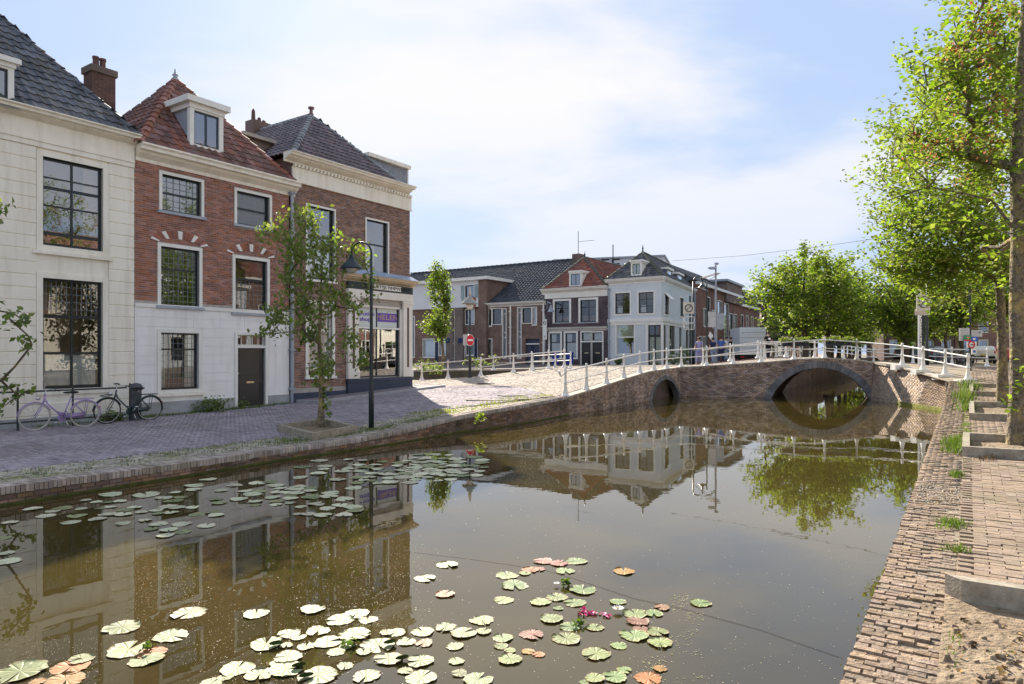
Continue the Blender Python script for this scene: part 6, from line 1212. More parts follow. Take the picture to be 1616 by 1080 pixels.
# kerb line of small setts between coping and paving
O, A, B, C = [], [], [], []; s = 2.0
while s < 25:
    p = E0 + edir * s + nr_ * (RW + .012); z = zr(p.y) + random.gauss(0, .005)
    if p.y > 5.5 and not pip([(p + nr_ * .05).x], [(p + nr_ * .05).y], beds[1])[0]: O.append(Vector((p.x, p.y, z - .08))); A.append(nr_ * .105); B.append(edir * .2); C.append(Vector((0, 0, .082)))
    s += .212
pieces('sett', O, A, B, C, m_rpave, bank, 120, 'setts')
# litter, clods and weeds on the foreground soil
g = np.random.default_rng(12); pts = [(E2(y, v)[0], E2(y, v)[1]) for y, v in zip(g.uniform(1.6, 5.2, 2600), RW + .0 + g.random(2600) * 4)]
C = np.array([(x, y, z1(x, y) + .035) for x, y in pts]); V, Fc = leaves(C, 1, .055, (.0, .0, .006), 0, g, .5); props(link('leaf_litter', npmesh('leaf_litter', V, Fc, m_dry)), 'dry brown leaf litter scattered over the bare earth at near right', 'leaf litter', None, 'stuff')
O = C[:900] + g.normal(0, .03, (900, 3)) * (1, 1, 0); sz = g.uniform(.006, .03, (900, 1)); pieces_ = boxes(O - [0, 0, .02], np.hstack([sz, sz * g.normal(0, .5, (900, 1)), sz * .2]), np.hstack([-sz * .3, sz, sz * .1]), np.hstack([sz * 0, sz * 0, sz * .8 + .012])); props(link('soil_clods', npmesh('soil_clods', *pieces_, m_soil)), 'small clods and crumbs on the bare earth at near right', 'soil', None, 'stuff')
grass('grass', [E2(y, v)[:2] for y, v in zip(g.uniform(1.8, 5.0, 26), RW + .2 + g.random(26) * 3)], 16, .09, 'sparse dry weeds on the bare earth beside the long kerb', spread=.05, wd=.004)
grass('grass', [E2(y, RW + .02)[:2] for y in g.uniform(2.5, 4.9, 14)], 14, .07, 'weeds along the step between coping bricks and bare earth', spread=.03, wd=.004)
gp = lambda x, y, z: tuple(G(x, y, z)[:2])
grass('grass', [gp(1512 + g.normal(0, 6), 708 + g.normal(0, 6), .45) for _ in range(20)], 26, .2, 'bright green grass tuft by the corner of the nearest tree bed', spread=.07, wd=.008)
grass('grass', [gp(1525 + g.normal(0, 4), 631 + g.normal(0, 7), .7) for _ in range(16)], 26, .35, 'tall bright weeds on the coping below the railing end', spread=.12, wd=.014)
grass('grass', [gp(1505 + g.normal(0, 9), 830 + g.normal(0, 3.5), .3) for _ in range(12)] + [gp(1508 + g.normal(0, 8), 872, .28) for _ in range(5)], 22, .07, 'small green tuft where the coping meets the paving', spread=.05, wd=.005)
grass('grass', [gp(1508 + g.normal(0, 5), 752 + g.normal(0, 2), .38) for _ in range(8)], 22, .09, 'green tuft on the pale sandy patch of the coping', spread=.05, wd=.006)
grass('grass', [gp(x, y, .45) for x, y in zip(g.uniform(1545, 1600, 14), g.uniform(722, 727, 14))], 14, .1, 'dry yellowish grass at the foot of the tree bed kerb', spread=.07, m=m_dry, wd=.004)
grass('grass', [E2(y, RW + .05)[:2] for y in g.uniform(13, 22, 40)], 12, .07, 'moss and grass line in the joint between coping and quay paving', spread=.06, wd=.008)
# grass on the left
fpt = lambda u, b: tuple(FL.w(u, b, 0)[:2])
grass('grass', [fpt(u, -.12 - .2 * g.random()) for u in g.uniform(.5, 8.3, 130)], 14, .1, 'thin grass growing along the foot of the town house walls', spread=.08, wd=.008)
grass('grass', [qo(3, CW + .2 + .5 * g.random())] + [gp(x, y, .3) for x, y in zip(g.uniform(440, 480, 20), g.uniform(690, 698, 20))], 12, .08, 'grass around the kerb of the left tree bed', spread=.12, wd=.008)
grass('grass', [(QL[i][0] + (QL[i + 1][0] - QL[i][0]) * s + NL[0] * (CW + .12 + .5 * q), QL[i][1] + (QL[i + 1][1] - QL[i][1]) * s + NL[1] * (CW + .12 + .5 * q)) for i, s, q in zip(g.integers(4, 6, 90), g.random(90), g.random(90) ** 2)], 11, .06, 'green grass strip along the inner edge of the left coping', spread=.1, wd=.008)
grass('grass', [(QL[i][0] + (QL[i + 1][0] - QL[i][0]) * s + NL[0] * (CW + .1 + 1.1 * q), QL[i][1] + (QL[i + 1][1] - QL[i][1]) * s + NL[1] * (CW + .1 + 1.1 * q)) for i, s, q in zip(g.integers(1, 4, 170), g.random(170), g.random(170))], 7, .05, 'short moss and grass between the quayside cobbles', spread=.1, wd=.008)
grass('grass', [qo_ for qo_ in [(QL[i][0] + (QL[i + 1][0] - QL[i][0]) * s + NL[0] * (CW + .1 + 1.3 * q), QL[i][1] + (QL[i + 1][1] - QL[i][1]) * s + NL[1] * (CW + .1 + 1.3 * q)) for i, s, q in zip(g.integers(6, 9, 150), g.random(150), g.random(150))]], 9, .07, 'sunlit yellow-green grass patch on the corner of the left quay', spread=.13, wd=.012, m=m_ygrass)
def bush(label, c, r, n, size=.09, m=None, name='bush', cat='shrub'):
    C = np.array(blob(n, np.random.default_rng(int(abs(c[0] * 31))), 0, 0, r[2] * .8, *r, .2, 0)); V, Fc = leaves(C, 9, size, (.06, .06, .05)); t = thing(name, c, label, cat); link('foliage', npmesh('foliage', V, Fc, m or m_lf3), t)
    s = MB(); [s.tube([(0, 0, 0), tuple(p)], [.008, .004], 3, cap=False) for p in C[::3]]; s.build('stems', m_bark2, None); o = bpy.data.objects[-1] if False else None
    return t
def bush(label, c, r, n, size=.09, m=None, name='bush', cat='shrub'):
    C = np.array(blob(n, np.random.default_rng(int(abs(c[0] * 31))), 0, 0, r[2] * .8, *r, .2, 0)); V, Fc = leaves(C, 9, size, (.06, .06, .05)); t = thing(name, c, label, cat); link('foliage', npmesh('foliage', V, Fc, m or m_lf3), t)
    s = MB(); [s.tube([(0, 0, 0), tuple(p)], [.008, .004], 3, cap=False) for p in C[::3]]; link('stems', s.mesh('stems', m_bark2), t); return t
q = fpt(5.2, -.25); bush('low weedy bush at the wall between the leaded window and the black door', (q[0], q[1], z1(*q)), (.75, .3, .28), 60)
q = fpt(2.2, -.45); bush('small green weed clump at the foot of the grey bollard', (q[0], q[1], z1(*q)), (.4, .2, .16), 30)
q = fpt(6.55, -.15); bush('tiny weed just left of the black door', (q[0], q[1], z1(*q)), (.12, .1, .18), 8)
q = fpt(-.9, -.35); bush('creeping stems on the iron fence behind the lilac bicycle', (q[0], q[1], z1(*q)), (.8, .12, .5), 34)
for x, y, d, lb, r in ((670, 574, 47, 'dark green bush at the terrace foot left of the young tree', (1.1, .7, .5)), (763, 574, 47, 'dark green bush at the terrace foot beside the wide window', (1.4, .7, .55)), (683, 583, 44, 'low bright bush on top of the side canal wall', (.9, .5, .4)), (976, 574, 53, 'small plant at the foot of the corner house wall', (.3, .3, .3)), (1063, 574, 50, 'leafy plant behind the railing at the corner house', (.5, .4, .5)), (1080, 568, 48, 'taller plant by the lamp post at the corner house', (.4, .4, .7))):
    p = P(x, y, d); bush(lb, (p.x, p.y, z1(p.x, p.y)), r, 50, .13)
# ivy tuft on the quay wall
p = G(757, 660, .4); bush('small green plant growing out of the quay wall face', (p.x, p.y - .05, .28), (.12, .12, .16), 14, .07, m_lf)

# ------------------------------------------------------------------ lamps and signs
m_lamp = solid('lamp_green_black', (.012, .022, .024), rough=.4, spec=.5); m_lampb = solid('lamp_shade_blue', (.03, .045, .06), rough=.35); m_globe = solid('lamp_globe', (.6, .6, .56), rough=.2)
def arc_lamp(base, hgt, side, label, reach=.55, s=1.0, ud=None):
    t = thing('street_lamp', base, label, 'street lamp'); U_ = Vector(ud) if ud else Vector((side, 0, 0)); Z_ = Vector((0, 0, 1)); hp = hgt - reach * .62
    MB().lathe((0, 0, 0), [(.085, -.1), (.085, .9), (.07, .95), (.055, 1.0), (.045, hp)], 12).build('pole', m_lamp, None) if False else link('pole', MB().lathe((0, 0, 0), [(.085 * s, -.1), (.08 * s, .9), (.062 * s, 1.0), (.05 * s, hgt * .6), (.038 * s, hp)], 12).mesh('pole', m_lamp, smooth=True), t)
    pts = [Z_ * hp] + [Z_ * (hp + reach * .5 * math.sin(a)) + U_ * (reach * .5 * (1 - math.cos(a))) for a in np.linspace(.2, math.pi, 10)] + [Z_ * (hp - .12) + U_ * reach]
    link('arm', MB().tube(pts, .03 * s, 8).mesh('arm', m_lamp, smooth=True), t); hd = U_ * reach + Z_ * (hp - .12)
    link('lamp_shade', MB().lathe(hd, [(.30, -.30), (.29, -.28), (.16, -.14), (.07, -.04), (.05, .04), (.02, .08)], 16).mesh('lamp_shade', m_lampb, smooth=True), t); link('lamp_globe', MB().ell(hd + Z_ * -.3, (.17, .17, .12)).mesh('lamp_globe', m_globe, smooth=True), t)
    return t
b_ = G(586, 672.5, .36); arc_lamp((b_.x, b_.y, z1(b_.x, b_.y)), 4.78, -1, 'dark green arched street lamp on the left quay in front of the shop', reach=.5, s=.82)
b_ = P(1094, 560, 46); LMP = arc_lamp((b_.x, b_.y, z1(b_.x, b_.y)), 6.0, 1, 'arched street lamp at the corner house carrying a square parking sign', reach=.62, s=1.2)
b_ = P(1463, 560, 33.5); L2 = arc_lamp((b_.x - .0, b_.y, z1(b_.x, b_.y)), 4.7, 1, 'arched street lamp behind the wing wall railing under the trees', reach=.5, s=1.0)
# spire-topped lamp in the middle
b_ = P(741.5, 596, 36.4); t = thing('street_lamp', (b_.x, b_.y, z1(b_.x, b_.y)), 'classic post lamp with conical shade and spire beside the left railing', 'street lamp'); hL = 2.2 + (558 - 452) * 36.4 / F - t.location.z
for nm, pr, m_ in (('pole', [(.13, -.1), (.12, .1), (.08, .25), (.07, .9), (.09, .95), (.06, 1.05), (.05, hL - 1.2)], m_lamp), ('lamp_shade', [(.44, hL - .95), (.42, hL - .9), (.12, hL - .62), (.1, hL - .55)], solid('grey_zinc', (.3, .32, .3), rough=.5)), ('spire', [(.09, hL - .55), (.07, hL - .3), (.03, hL - .05), (.0, hL)], solid('pale_spire', (.5, .5, .46))), ('lamp_globe', [(.1, hL - 1.25), (.2, hL - 1.1), (.2, hL - .96)], m_globe)): link(nm, MB().lathe((0, 0, 0), pr, 14).mesh(nm, m_, smooth=True), t)
m_sred = solid('sign_red', (.62, .02, .03), rough=.4); m_swhite = solid('sign_white', (.8, .8, .8), rough=.4); m_sgrey = mat('sign_back', (.5, .5, .5), (.42, .42, .43), rough=.45); m_sblue = solid('sign_blue', (.02, .12, .5), rough=.4); m_sgreen = solid('sign_green', (.03, .25, .12), rough=.4)
def disc(mb, c, r, n=24, y=0): mb.poly([(c[0] + r * math.cos(2 * math.pi * k / n), c[1] + y, c[2] + r * math.sin(2 * math.pi * k / n)) for k in range(n)]); return mb
ne = thing('no_entry_sign', (b_.x + .02, b_.y - .16, z1(b_.x, b_.y) + 2.0), 'round red no entry sign with white bar on the spire-topped lamp post', 'traffic sign')
link('sign_plate', MB().lathe((0, 0, 0), [(.31, -.01), (.31, .01)], 24, axis='y').mesh('sign_plate', m_swhite), ne); link('red_disc', MB().lathe((0, -.016, 0), [(.285, -.003), (.285, .003)], 24, axis='y').mesh('red_disc', m_sred), ne); link('white_bar', MB().ab(-.2, .2, -.03, -.021, -.05, .05).mesh('white_bar', m_swhite), ne); ne.rotation_euler = (0, 0, R(50))
link('rear_plate', MB().ab(-.5, -.12, .02, .04, -.28, .3).mesh('rear_plate', m_sgrey), ne)
m_dring = solid('ring_grey', (.13, .13, .12))
def zone_sign(p, w, h, label, tilt=0):
    t = thing('zone_sign', p, label, 'traffic sign'); t.rotation_euler = (0, 0, tilt)
    link('sign_plate', MB().ab(-w / 2, w / 2, -.02, .02, -h / 2, h / 2).mesh('sign_plate', mat('sign_cream', (.62, .58, .5), (.54, .5, .44), rough=.5)), t); link('ring', MB().torus((0, -.03, .0), w * .33, w * .05, 22, 4).mesh('ring', m_dring), t)
    link('slash', MB().box((-w * .24, -.04, -w * .26), (w * .48, 0, w * .48), (0, .015, 0), (-w * .04, 0, w * .05)).mesh('slash', m_dring), t); return t
p = P(1087, 486.5, 45.7); zone_sign(p, .72, .78, 'square cream end-of-zone sign with crossed ring on the corner lamp post'); fp = thing('notice_board', P(1087.5, 510, 45.75), 'open white frame of a notice board under the square zone sign', 'sign'); w_, h_ = .72, .9
mb = MB()
for a in ((-w_ / 2, -w_ / 2 + .05, -h_ / 2, h_ / 2), (w_ / 2 - .05, w_ / 2, -h_ / 2, h_ / 2), (-w_ / 2, w_ / 2, -h_ / 2, -h_ / 2 + .05), (-w_ / 2, w_ / 2, -.03, .03), (-w_ / 2, w_ / 2, h_ / 2 - .05, h_ / 2)): mb.ab(a[0], a[1], -.02, .02, a[2], a[3])
link('frame', mb.mesh('frame', m_rail), fp)
mp_ = thing('sign_post', (P(1089, 560, 45.8).x, 45.8, z1(P(1089, 560, 45.8).x, 45.8)), 'dark post carrying the zone sign and notice frame', 'post'); link('pole', MB().lathe((0, 0, 0), [(.06, 0), (.06, 4.6), (.02, 4.62)], 10).mesh('pole', m_lamp), mp_)
b_ = P(1129.5, 560, 44); t = thing('camera_mast', (b_.x, b_.y, z1(b_.x, b_.y)), 'tall grey mast with solar panel, camera arm and two grey sign boxes behind the bridge', 'mast')
for nm, mb, m_ in (('pole', MB().lathe((0, 0, 0), [(.11, 0), (.1, 3.2), (.07, 3.3), (.06, 6.4)], 10), m_lead), ('arm', MB().tube([(0, 0, 5.2), (-1.0, 0, 5.6)], .035, 5).tube([(-1.3, 0, 4.9), (.3, 0, 5.9)], .02, 4), m_lamp), ('solar_panel', MB().box((-.9, -.1, 5.5), (1.1, 0, .35), (0, .5, .1), (0, 0, .03)), m_dark), ('camera', MB().ell((-.25, -.1, 6.2), (.3, .1, .1)).ell((.05, 0, 6.5), (.16, .1, .08)), m_lead), ('sign_box', MB().ab(-.5, -.04, -.12, -.06, 2.4, 3.4), m_sgrey), ('sign_box', MB().ab(.02, .5, -.12, -.06, 2.3, 3.3), m_lead)): link(nm, mb.mesh(nm, m_), t)
b_ = P(1115.5, 560, 45); t = thing('sign_post', (b_.x, b_.y, z1(b_.x, b_.y)), 'slim dark pole with a small white bent sign left of the camera mast', 'post'); link('pole', MB().lathe((0, 0, 0), [(.05, 0), (.04, 5.3)], 8).mesh('pole', m_lamp), t); link('sign_plate', MB().box((.08, -.05, 1.9), (.2, 0, -.3), (0, .02, 0), (.12, 0, .3)).mesh('sign_plate', m_swhite), t)
# signpost cluster under the trees at the right
b_ = P(1457, 560, 31.6); t = thing('sign_post', (b_.x, b_.y, z1(b_.x, b_.y)), 'dark steel pole carrying the cream zone sign behind the wing wall railing', 'post'); link('pole', MB().lathe((0, 0, 0), [(.055, 0), (.05, 6.2)], 8).mesh('pole', m_lamp), t)
zone_sign(P(1457, 478.5, 31.4), .62, .74, 'cream zone sign with crossed ring in front of the tree crowns at right'); p = P(1456, 493, 31.5); o = MB().ab(p.x - .34, p.x + .34, p.y, p.y + .03, p.z - .14, p.z + .14).build('sign_plate', mat('old_plate', (.55, .5, .46), rough=.6)); o.name = 'notice_plate'; props(o, 'blank cream plate fixed under the right-hand zone sign', 'sign')
b_ = P(1451.5, 560, 32.2); t = thing('sign_post', (b_.x, b_.y, z1(b_.x, b_.y)), 'white post pasted with black graffiti stickers left of the zone sign pole', 'post'); link('pole', MB().lathe((0, 0, 0), [(.075, 0), (.075, 3.6), (.03, 4.6)], 10).mesh('pole', m_swhite), t)
mb = MB(); g = np.random.default_rng(3)
for k in range(16): z = .8 + k * .13; x = g.uniform(-.06, .02); mb.ab(x, x + g.uniform(.02, .07), -.084, -.076, z, z + g.uniform(.04, .1))
link('sticker', mb.mesh('sticker', MATS['sign_black']), t)
DS = 29.0; b_ = P(1531, 560, DS); t = thing('sign_post', (b_.x, b_.y, z1(b_.x, b_.y)), 'dark pole behind the last railing post holding a cluster of traffic signs', 'post'); link('pole', MB().lathe((0, 0, 0), [(.05, 0), (.045, 3.6)], 8).mesh('pole', m_lamp), t)
def plate(name, x0, x1_, y0, y1_, d, m, label, marks=()):
    a, b = P(x0, y1_, d), P(x1_, y0, d); c = (a + b) / 2; t = thing(name, c, label, 'traffic sign'); link('sign_plate', MB().ab(a.x - c.x, b.x - c.x, -.012, .012, a.z - c.z, b.z - c.z).mesh('sign_plate', m), t); W_, H_ = b.x - a.x, b.z - a.z
    for nm, q, mm in marks: link(nm, MB().ab((q[0] - .5) * W_, (q[1] - .5) * W_, -.018, -.0125, (.5 - q[3]) * H_, (.5 - q[2]) * H_).mesh(nm, mm), t)
    return t, W_, H_
plate('direction_sign', 1513.5, 1530, 518, 538, DS - .1, m_sgrey, 'pale grey direction board, left of the two on the signpost', [('text_line', (.15, .85, .15 + .18 * k, .2 + .18 * k), m_lead) for k in range(5)])
plate('direction_sign', 1533, 1550, 521.5, 531.5, DS - .1, m_sgrey, 'smaller grey direction board, right of the two on the signpost', [('text_line', (.1, .9, .3, .38), m_lead), ('blue_mark', (.68, .8, .25, .5), m_sblue)])
plate('route_sign', 1521.5, 1532, 529.5, 537.5, DS - .16, m_sgreen, 'green and red route sign in the signpost cluster', [('red_band', (0, 1, .85, 1.1), m_sred), ('orange_mark', (.35, .8, .3, .6), solid('sign_orange', (.7, .25, .1)))])
plate('parking_sign', 1533, 1543, 531.5, 539, DS - .16, m_sblue, 'small blue sign beside the green one in the signpost cluster', [('white_arrow', (.2, .6, .3, .7), m_swhite)])
t, W_, H_ = plate('prohibition_sign', 1526, 1541, 539.5, 549, DS - .2, m_swhite, 'white panel with a red ring and black arrow in the signpost cluster'); link('ring', MB().torus((-.02, -.03, 0), .13, .025, 20, 4).mesh('ring', m_sred), t); link('arrow', MB().ab(-.06, .06, -.03, -.02, -.02, .02).mesh('arrow', MATS['sign_black']), t)
plate('parking_sign', 1533, 1541, 550.5, 559, DS - .16, m_swhite, 'white sign with blue mark, lowest on the signpost', [('blue_mark', (.3, .8, .3, .75), m_sblue)])
# overhead wire
w0_, w1w = P(1060, 412, 44), P(1650, 330, 30); mid = (w0_ + w1w) / 2 - Vector((0, 0, .35)); o = MB().tube([w0_, w0_.lerp(mid, .5) - Vector((0, 0, .1)), mid, mid.lerp(w1w, .5) - Vector((0, 0, .1)), w1w], .012, 4).build('overhead_wire', m_lead); props(o, 'thin overhead wire crossing the sky above the bridge', 'wire')
# ------------------------------------------------------------------ fence and bollard in front of the cream house
t = thing('iron_fence', FL.w(-.5, -.55, .28), 'black iron rail fence in front of the cream house behind the bicycles', 'fence'); L_ = wloc(t)
yb = -.6; zt_, zb_ = FL.px(100, 616, yb)[1], FL.px(100, 662, yb)[1]
for z in (zt_, zb_): link('rail', MB().tube([FL.w(-7, yb, z) - L_, FL.w(2.5, yb, z) - L_], .022, 6).mesh('rail', m_black), t)
for x in (28, 115, 205): u = FL.px(x, 640, yb)[0]; link('post', MB().tube([FL.w(u, yb, .2) - L_, FL.w(u, yb, zt_ + .12) - L_], .025, 6).mesh('post', m_black), t)
u = FL.px(214, 640, -.7)[0]; c = FL.w(u, -.72, 0); t = thing('bollard', (c.x, c.y, z1(c.x, c.y)), 'thick dark grey round bollard between the two bicycles and the wall', 'bollard'); zz = FL.px(214, 606, -.7)[1] - t.location.z; link('shaft', MB().lathe((0, 0, 0), [(.14, -.1), (.14, zz * .82)], 14).mesh('shaft', mat('bollard_stone', (.12, .12, .13), (.08, .08, .085), rough=.8, scale=5), smooth=False), t); link('cap', MB().lathe((0, 0, 0), [(.15, zz * .82), (.17, zz * .84), (.17, zz * .92), (.12, zz), (.0, zz * 1.03)], 14).mesh('cap', MATS['bollard_stone'], smooth=True), t)
# ------------------------------------------------------------------ bicycles
m_tyre = solid('tyre_black', (.02, .02, .02), rough=.8); m_chrome = solid('chrome', (.6, .6, .6), rough=.25, metal=.9); m_saddle = solid('saddle_black', (.02, .018, .018), rough=.5); m_rim = solid('rim_pale', (.55, .52, .5), rough=.35, metal=.4)
def bicycle(loc, rz, m, label, m_tyr=None, lean_=.08, full=True, group=None, ml=None):
    """step-through town bicycle, front towards +x, wheels on z=0"""
    t = thing('bicycle', loc, label, 'bicycle', group); t.rotation_euler = (lean_, 0, rz); add_ = lambda nm, mb, mm, par=t, **k: link(nm, mb.mesh(nm, mm, smooth=True), par)
    X, Z = Vector((1, 0, 0)), Vector((0, 0, 1)); r = .34
    for cx in (-.56, .56):
        w = add_('wheel', MB().torus((cx, 0, r), r - .022, .009, 30, 5), m_rim); add_('tyre', MB().torus((cx, 0, r), r - .005, .018, 30, 6), m_tyr or m_tyre, w)
        s = MB()
        for k in range(14 if full else 6): a = 2 * math.pi * k / (14 if full else 6); s.tube([(cx + .02 * math.cos(a + .8), .02 * (-1) ** k, r + .02 * math.sin(a + .8)), (cx + (r - .03) * math.cos(a), 0, r + (r - .03) * math.sin(a))], .0025, 3, cap=False)
        add_('spokes', s, m_chrome, w); add_('hub', MB().lathe((cx, 0, r), [(.02, -.05), (.03, 0), (.02, .05)], 8, axis='y'), m_chrome, w)
        pts = [(cx + (r + .025) * math.cos(a), 0, r + (r + .025) * math.sin(a)) for a in (np.linspace(.0, 2.75, 14) if cx > 0 else np.linspace(.35, 3.4, 14))]; add_('mudguard', MB().tube(pts, .016, 6), m)
    hb, bbk, st, hs_ = Vector((.33, 0, .88)), Vector((-.05, 0, .28)), Vector((-.22, 0, .78)), Vector((.37, 0, .74))
    f = MB().tube([hs_, bbk + Vector((.01, 0, .02))], .017, 7).tube([hs_ + Z * .1, hs_ + Vector((-.1, 0, -.12)), Vector((.12, 0, .46)), Vector((-.02, 0, .40)), Vector((-.14, 0, .42))], .014, 7).tube([bbk, st], .016, 7).tube([hs_ + Z * .16 + X * -.03, hs_ + Vector((.03, 0, -.1))], .02, 7)
    for s in (-.05, .05): f.tube([Vector((-.56, s, r)), bbk], .011, 5).tube([Vector((-.56, s, r)), st + Z * -.08], .010, 5)
    add_('frame', f, m); fk = MB(); [fk.tube([hs_ + Vector((.03, s * .5, -.1)), Vector((.47, s, .5)), Vector((.56, s, r))], .011, 5) for s in (-.06, .06)]; add_('fork', fk, m)
    add_('handlebar', MB().tube([hs_ + Z * .1, hb + Z * .14], .012, 6).tube([Vector((.16, -.3, 1.02)), Vector((.28, -.28, 1.05)), Vector((.36, -.15, 1.05)), Vector((.34, 0, 1.02)), Vector((.36, .15, 1.05)), Vector((.28, .28, 1.05)), Vector((.16, .3, 1.02))], .012, 6), m_chrome)
    g_ = MB(); [g_.tube([(.14, s, 1.015), (.25, s * .96, 1.04)], .018, 6) for s in (-.3, .3)]; add_('grips', g_, m_saddle)
    add_('saddle', MB().ell((-.27, 0, .92), (.13, .10, .035), 12, 6).ell((-.15, 0, .92), (.12, .045, .03), 10, 5), m_saddle); add_('seat_post', MB().tube([st, Vector((-.25, 0, .9))], .012, 6), m_chrome)
    add_('chain_guard', MB().lathe((-.05, -.05, .28), [(.1, -.02), (.11, 0), (.1, .02)], 14, axis='y').ab(-.56, -.05, -.06, -.03, .25, .37), m); c_ = MB().tube([(-.05, -.08, .28), (.04, -.1, .14)], .01, 5).tube([(-.05, .08, .28), (-.14, .1, .42)], .01, 5).ab(.0, .09, -.17, -.09, .12, .15).ab(-.18, -.1, .09, .17, .41, .44); add_('crank', c_, m_chrome)
    rk = MB(); [rk.tube([(-.28, s, .74), (-.75, s, .74)], .008, 5).tube([(-.56, s, r), (-.6, s, .74)], .008, 5) for s in (-.06, .06)]; rk.tube([(-.75, -.06, .74), (-.75, .06, .74)], .008, 5); add_('luggage_rack', rk, m)
    add_('headlight', MB().ell((.5, 0, .8), (.06, .045, .045), 8, 5), m_chrome); add_('rear_light', MB().ell((-.9, 0, .5), (.02, .03, .03), 6, 4), m_sred)
    if ml: add_('front_carrier', MB().tube([(.48, -.1, .78), (.72, -.1, .74), (.72, .1, .74), (.48, .1, .78)], .012, 5), ml)
    add_('kick_stand', MB().tube([(-.1, .04, .25), (-.16, .14, .02)], .009, 4), m_chrome); return t
def bike_at(xf, yf, xr, yr, m, label, z=.29, **k):
    a, b = G(xf, yf, z), G(xr, yr, z); c = (a + b) / 2; c.z = z1(c.x, c.y) + .012; return bicycle(c, math.atan2(a.y - b.y, a.x - b.x), m, label, **k)
m_lilac = mat('lilac_paint', (.42, .30, .56), (.38, .27, .52), rough=.35, scale=3, bump=0, spec=.5); m_dkg = solid('dark_green_enamel', (.02, .05, .05), rough=.3, spec=.6)
bike_at(50, 680, 137, 673.5, m_lilac, 'lilac step-through bicycle with pale tyres leaning at the fence', m_tyr=solid('tyre_cream', (.45, .43, .38), rough=.7), lean_=-.1)
bike_at(167, 670, 237, 664.5, m_dkg, 'dark green step-through bicycle between lilac bicycle and leaded window', lean_=-.08, ml=m_dkg)
for k in range(7):
    p = P(1478 + k * 8.5, 572, 48 - k * .3); bicycle((p.x, p.y, z1(p.x, p.y) + .02), R(70 + 20 * (k % 3)), [m_dkg, m_black, m_lilac, m_black, m_chrome, m_dkg, m_black][k], ['first', 'second', 'third', 'fourth', 'fifth', 'sixth', 'seventh'][k] + ' parked bicycle from the left behind the wing wall railing', full=False, group='bicycles parked at right')
# ------------------------------------------------------------------ cars and van
m_cglass = solid('car_glass', (.02, .025, .03), rough=.08, spec=.8)
def car(loc, rz, m, label, L_=4.0, h=1.45, w=1.7, hatch=True, group=None):
    t = thing('parked_car', loc, label, 'car', group); t.rotation_euler = (0, 0, rz); add_ = lambda nm, mb, mm, par=t, sm=False: link(nm, mb.mesh(nm, mm, smooth=sm), par)
    pr = [(-.5, .32), (-.5, .62), (-.485, .8), (-.44, .88), (-.36, .98 * 1.0), (-.24, 1.0), (.06, 1.0), (.2, .93), (.3, .68), (.46, .6), (.5, .48), (.5, .25), (.45, .2), (-.46, .2)]
    sec = [(x * L_, z * h * (1 if z < .9 else 1)) for x, z in pr]; b = MB(); n = len(sec); ws = [(w / 2 if z < h * .66 else w / 2 - .16 * (z / h - .6) * 2.6) for x, z in sec]
    i = 0; V = [(x, -q, z) for (x, z), q in zip(sec, ws)] + [(x, q, z) for (x, z), q in zip(sec, ws)]; b.v = V; b.f = [(k, (k + 1) % n, n + (k + 1) % n, n + k) for k in range(n)] + [tuple(range(n))[::-1], tuple(range(n, 2 * n))]; b.mi = [0] * len(b.f); b.uv = [None] * len(b.f)
    o = add_('body', b, m); md = o.modifiers.new('bevel', 'BEVEL'); md.width = .05; md.segments = 2
    for s in (-1, 1):
        gl = MB().poly([(-.40 * L_, s * (w / 2 - .02), .66 * h), (.24 * L_, s * (w / 2 - .02), .66 * h), (.1 * L_, s * (w / 2 - .13), .94 * h), (-.3 * L_, s * (w / 2 - .13), .95 * h)]); add_('side_window', gl, m_cglass)
        add_('headlight', MB().ell((.485 * L_, s * w * .38, .5 * h), (.06, .16, .08), 8, 5), m_swhite, sm=True); add_('tail_light', MB().ell((-.49 * L_, s * w * .42, .62 * h), (.05, .09, .16), 8, 5), m_sred, sm=True)
        for x in (-.31, .31):
            wl_ = add_('wheel', MB().lathe((x * L_, s * (w / 2 - .1), .3), [(.3, -.1), (.3, .1)], 16, axis='y'), m_tyre); add_('rim', MB().lathe((x * L_, s * (w / 2 + .001), .3), [(.18, -.01), (.18, .01)], 12, axis='y'), m_rim, wl_)
    add_('rear_window', MB().poly([(-.487 * L_, -w * .38, .68 * h), (-.487 * L_, w * .38, .68 * h), (-.40 * L_, w * .34, .92 * h), (-.40 * L_, -w * .34, .92 * h)]), m_cglass); add_('windscreen', MB().poly([(.305 * L_, -w * .42, .69 * h), (.305 * L_, w * .42, .69 * h), (.215 * L_, w * .34, .92 * h), (.215 * L_, -w * .34, .92 * h)]), m_cglass)
    add_('rear_bumper', MB().ab(-.52 * L_, -.5 * L_, -w * .42, w * .42, .28 * h, .42 * h), m_tyre); add_('number_plate', MB().ab(-.526 * L_, -.521 * L_, -.26, .26, .44 * h, .51 * h), solid('yellow_plate', (.7, .5, .05))); return t
car((*P(1549, 560, 58)[:2], z1(*P(1549, 560, 58)[:2])), R(62), m_white, 'white hatchback parked beyond the railing seen from behind', L_=3.6)
car((*P(1571, 560, 64)[:2], z1(*P(1571, 560, 64)[:2])), R(60), solid('car_red', (.5, .06, .04), rough=.25, spec=.6), 'red car parked behind the white hatchback')
car((*P(1470, 560, 56)[:2], 1.33), R(40), solid('car_blue_grey', (.12, .16, .22), rough=.25, spec=.6), 'blue-grey car half hidden by the parked bicycles')
car((*P(1440, 560, 60)[:2], 1.33), R(40), solid('car_dark', (.03, .035, .045), rough=.25, spec=.6), 'dark car behind the graffiti post')
car((*P(1588, 560, 72)[:2], 1.33), R(60), solid('car_maroon', (.25, .04, .04), rough=.25, spec=.6), 'maroon car farthest in the row right of the white hatchback')
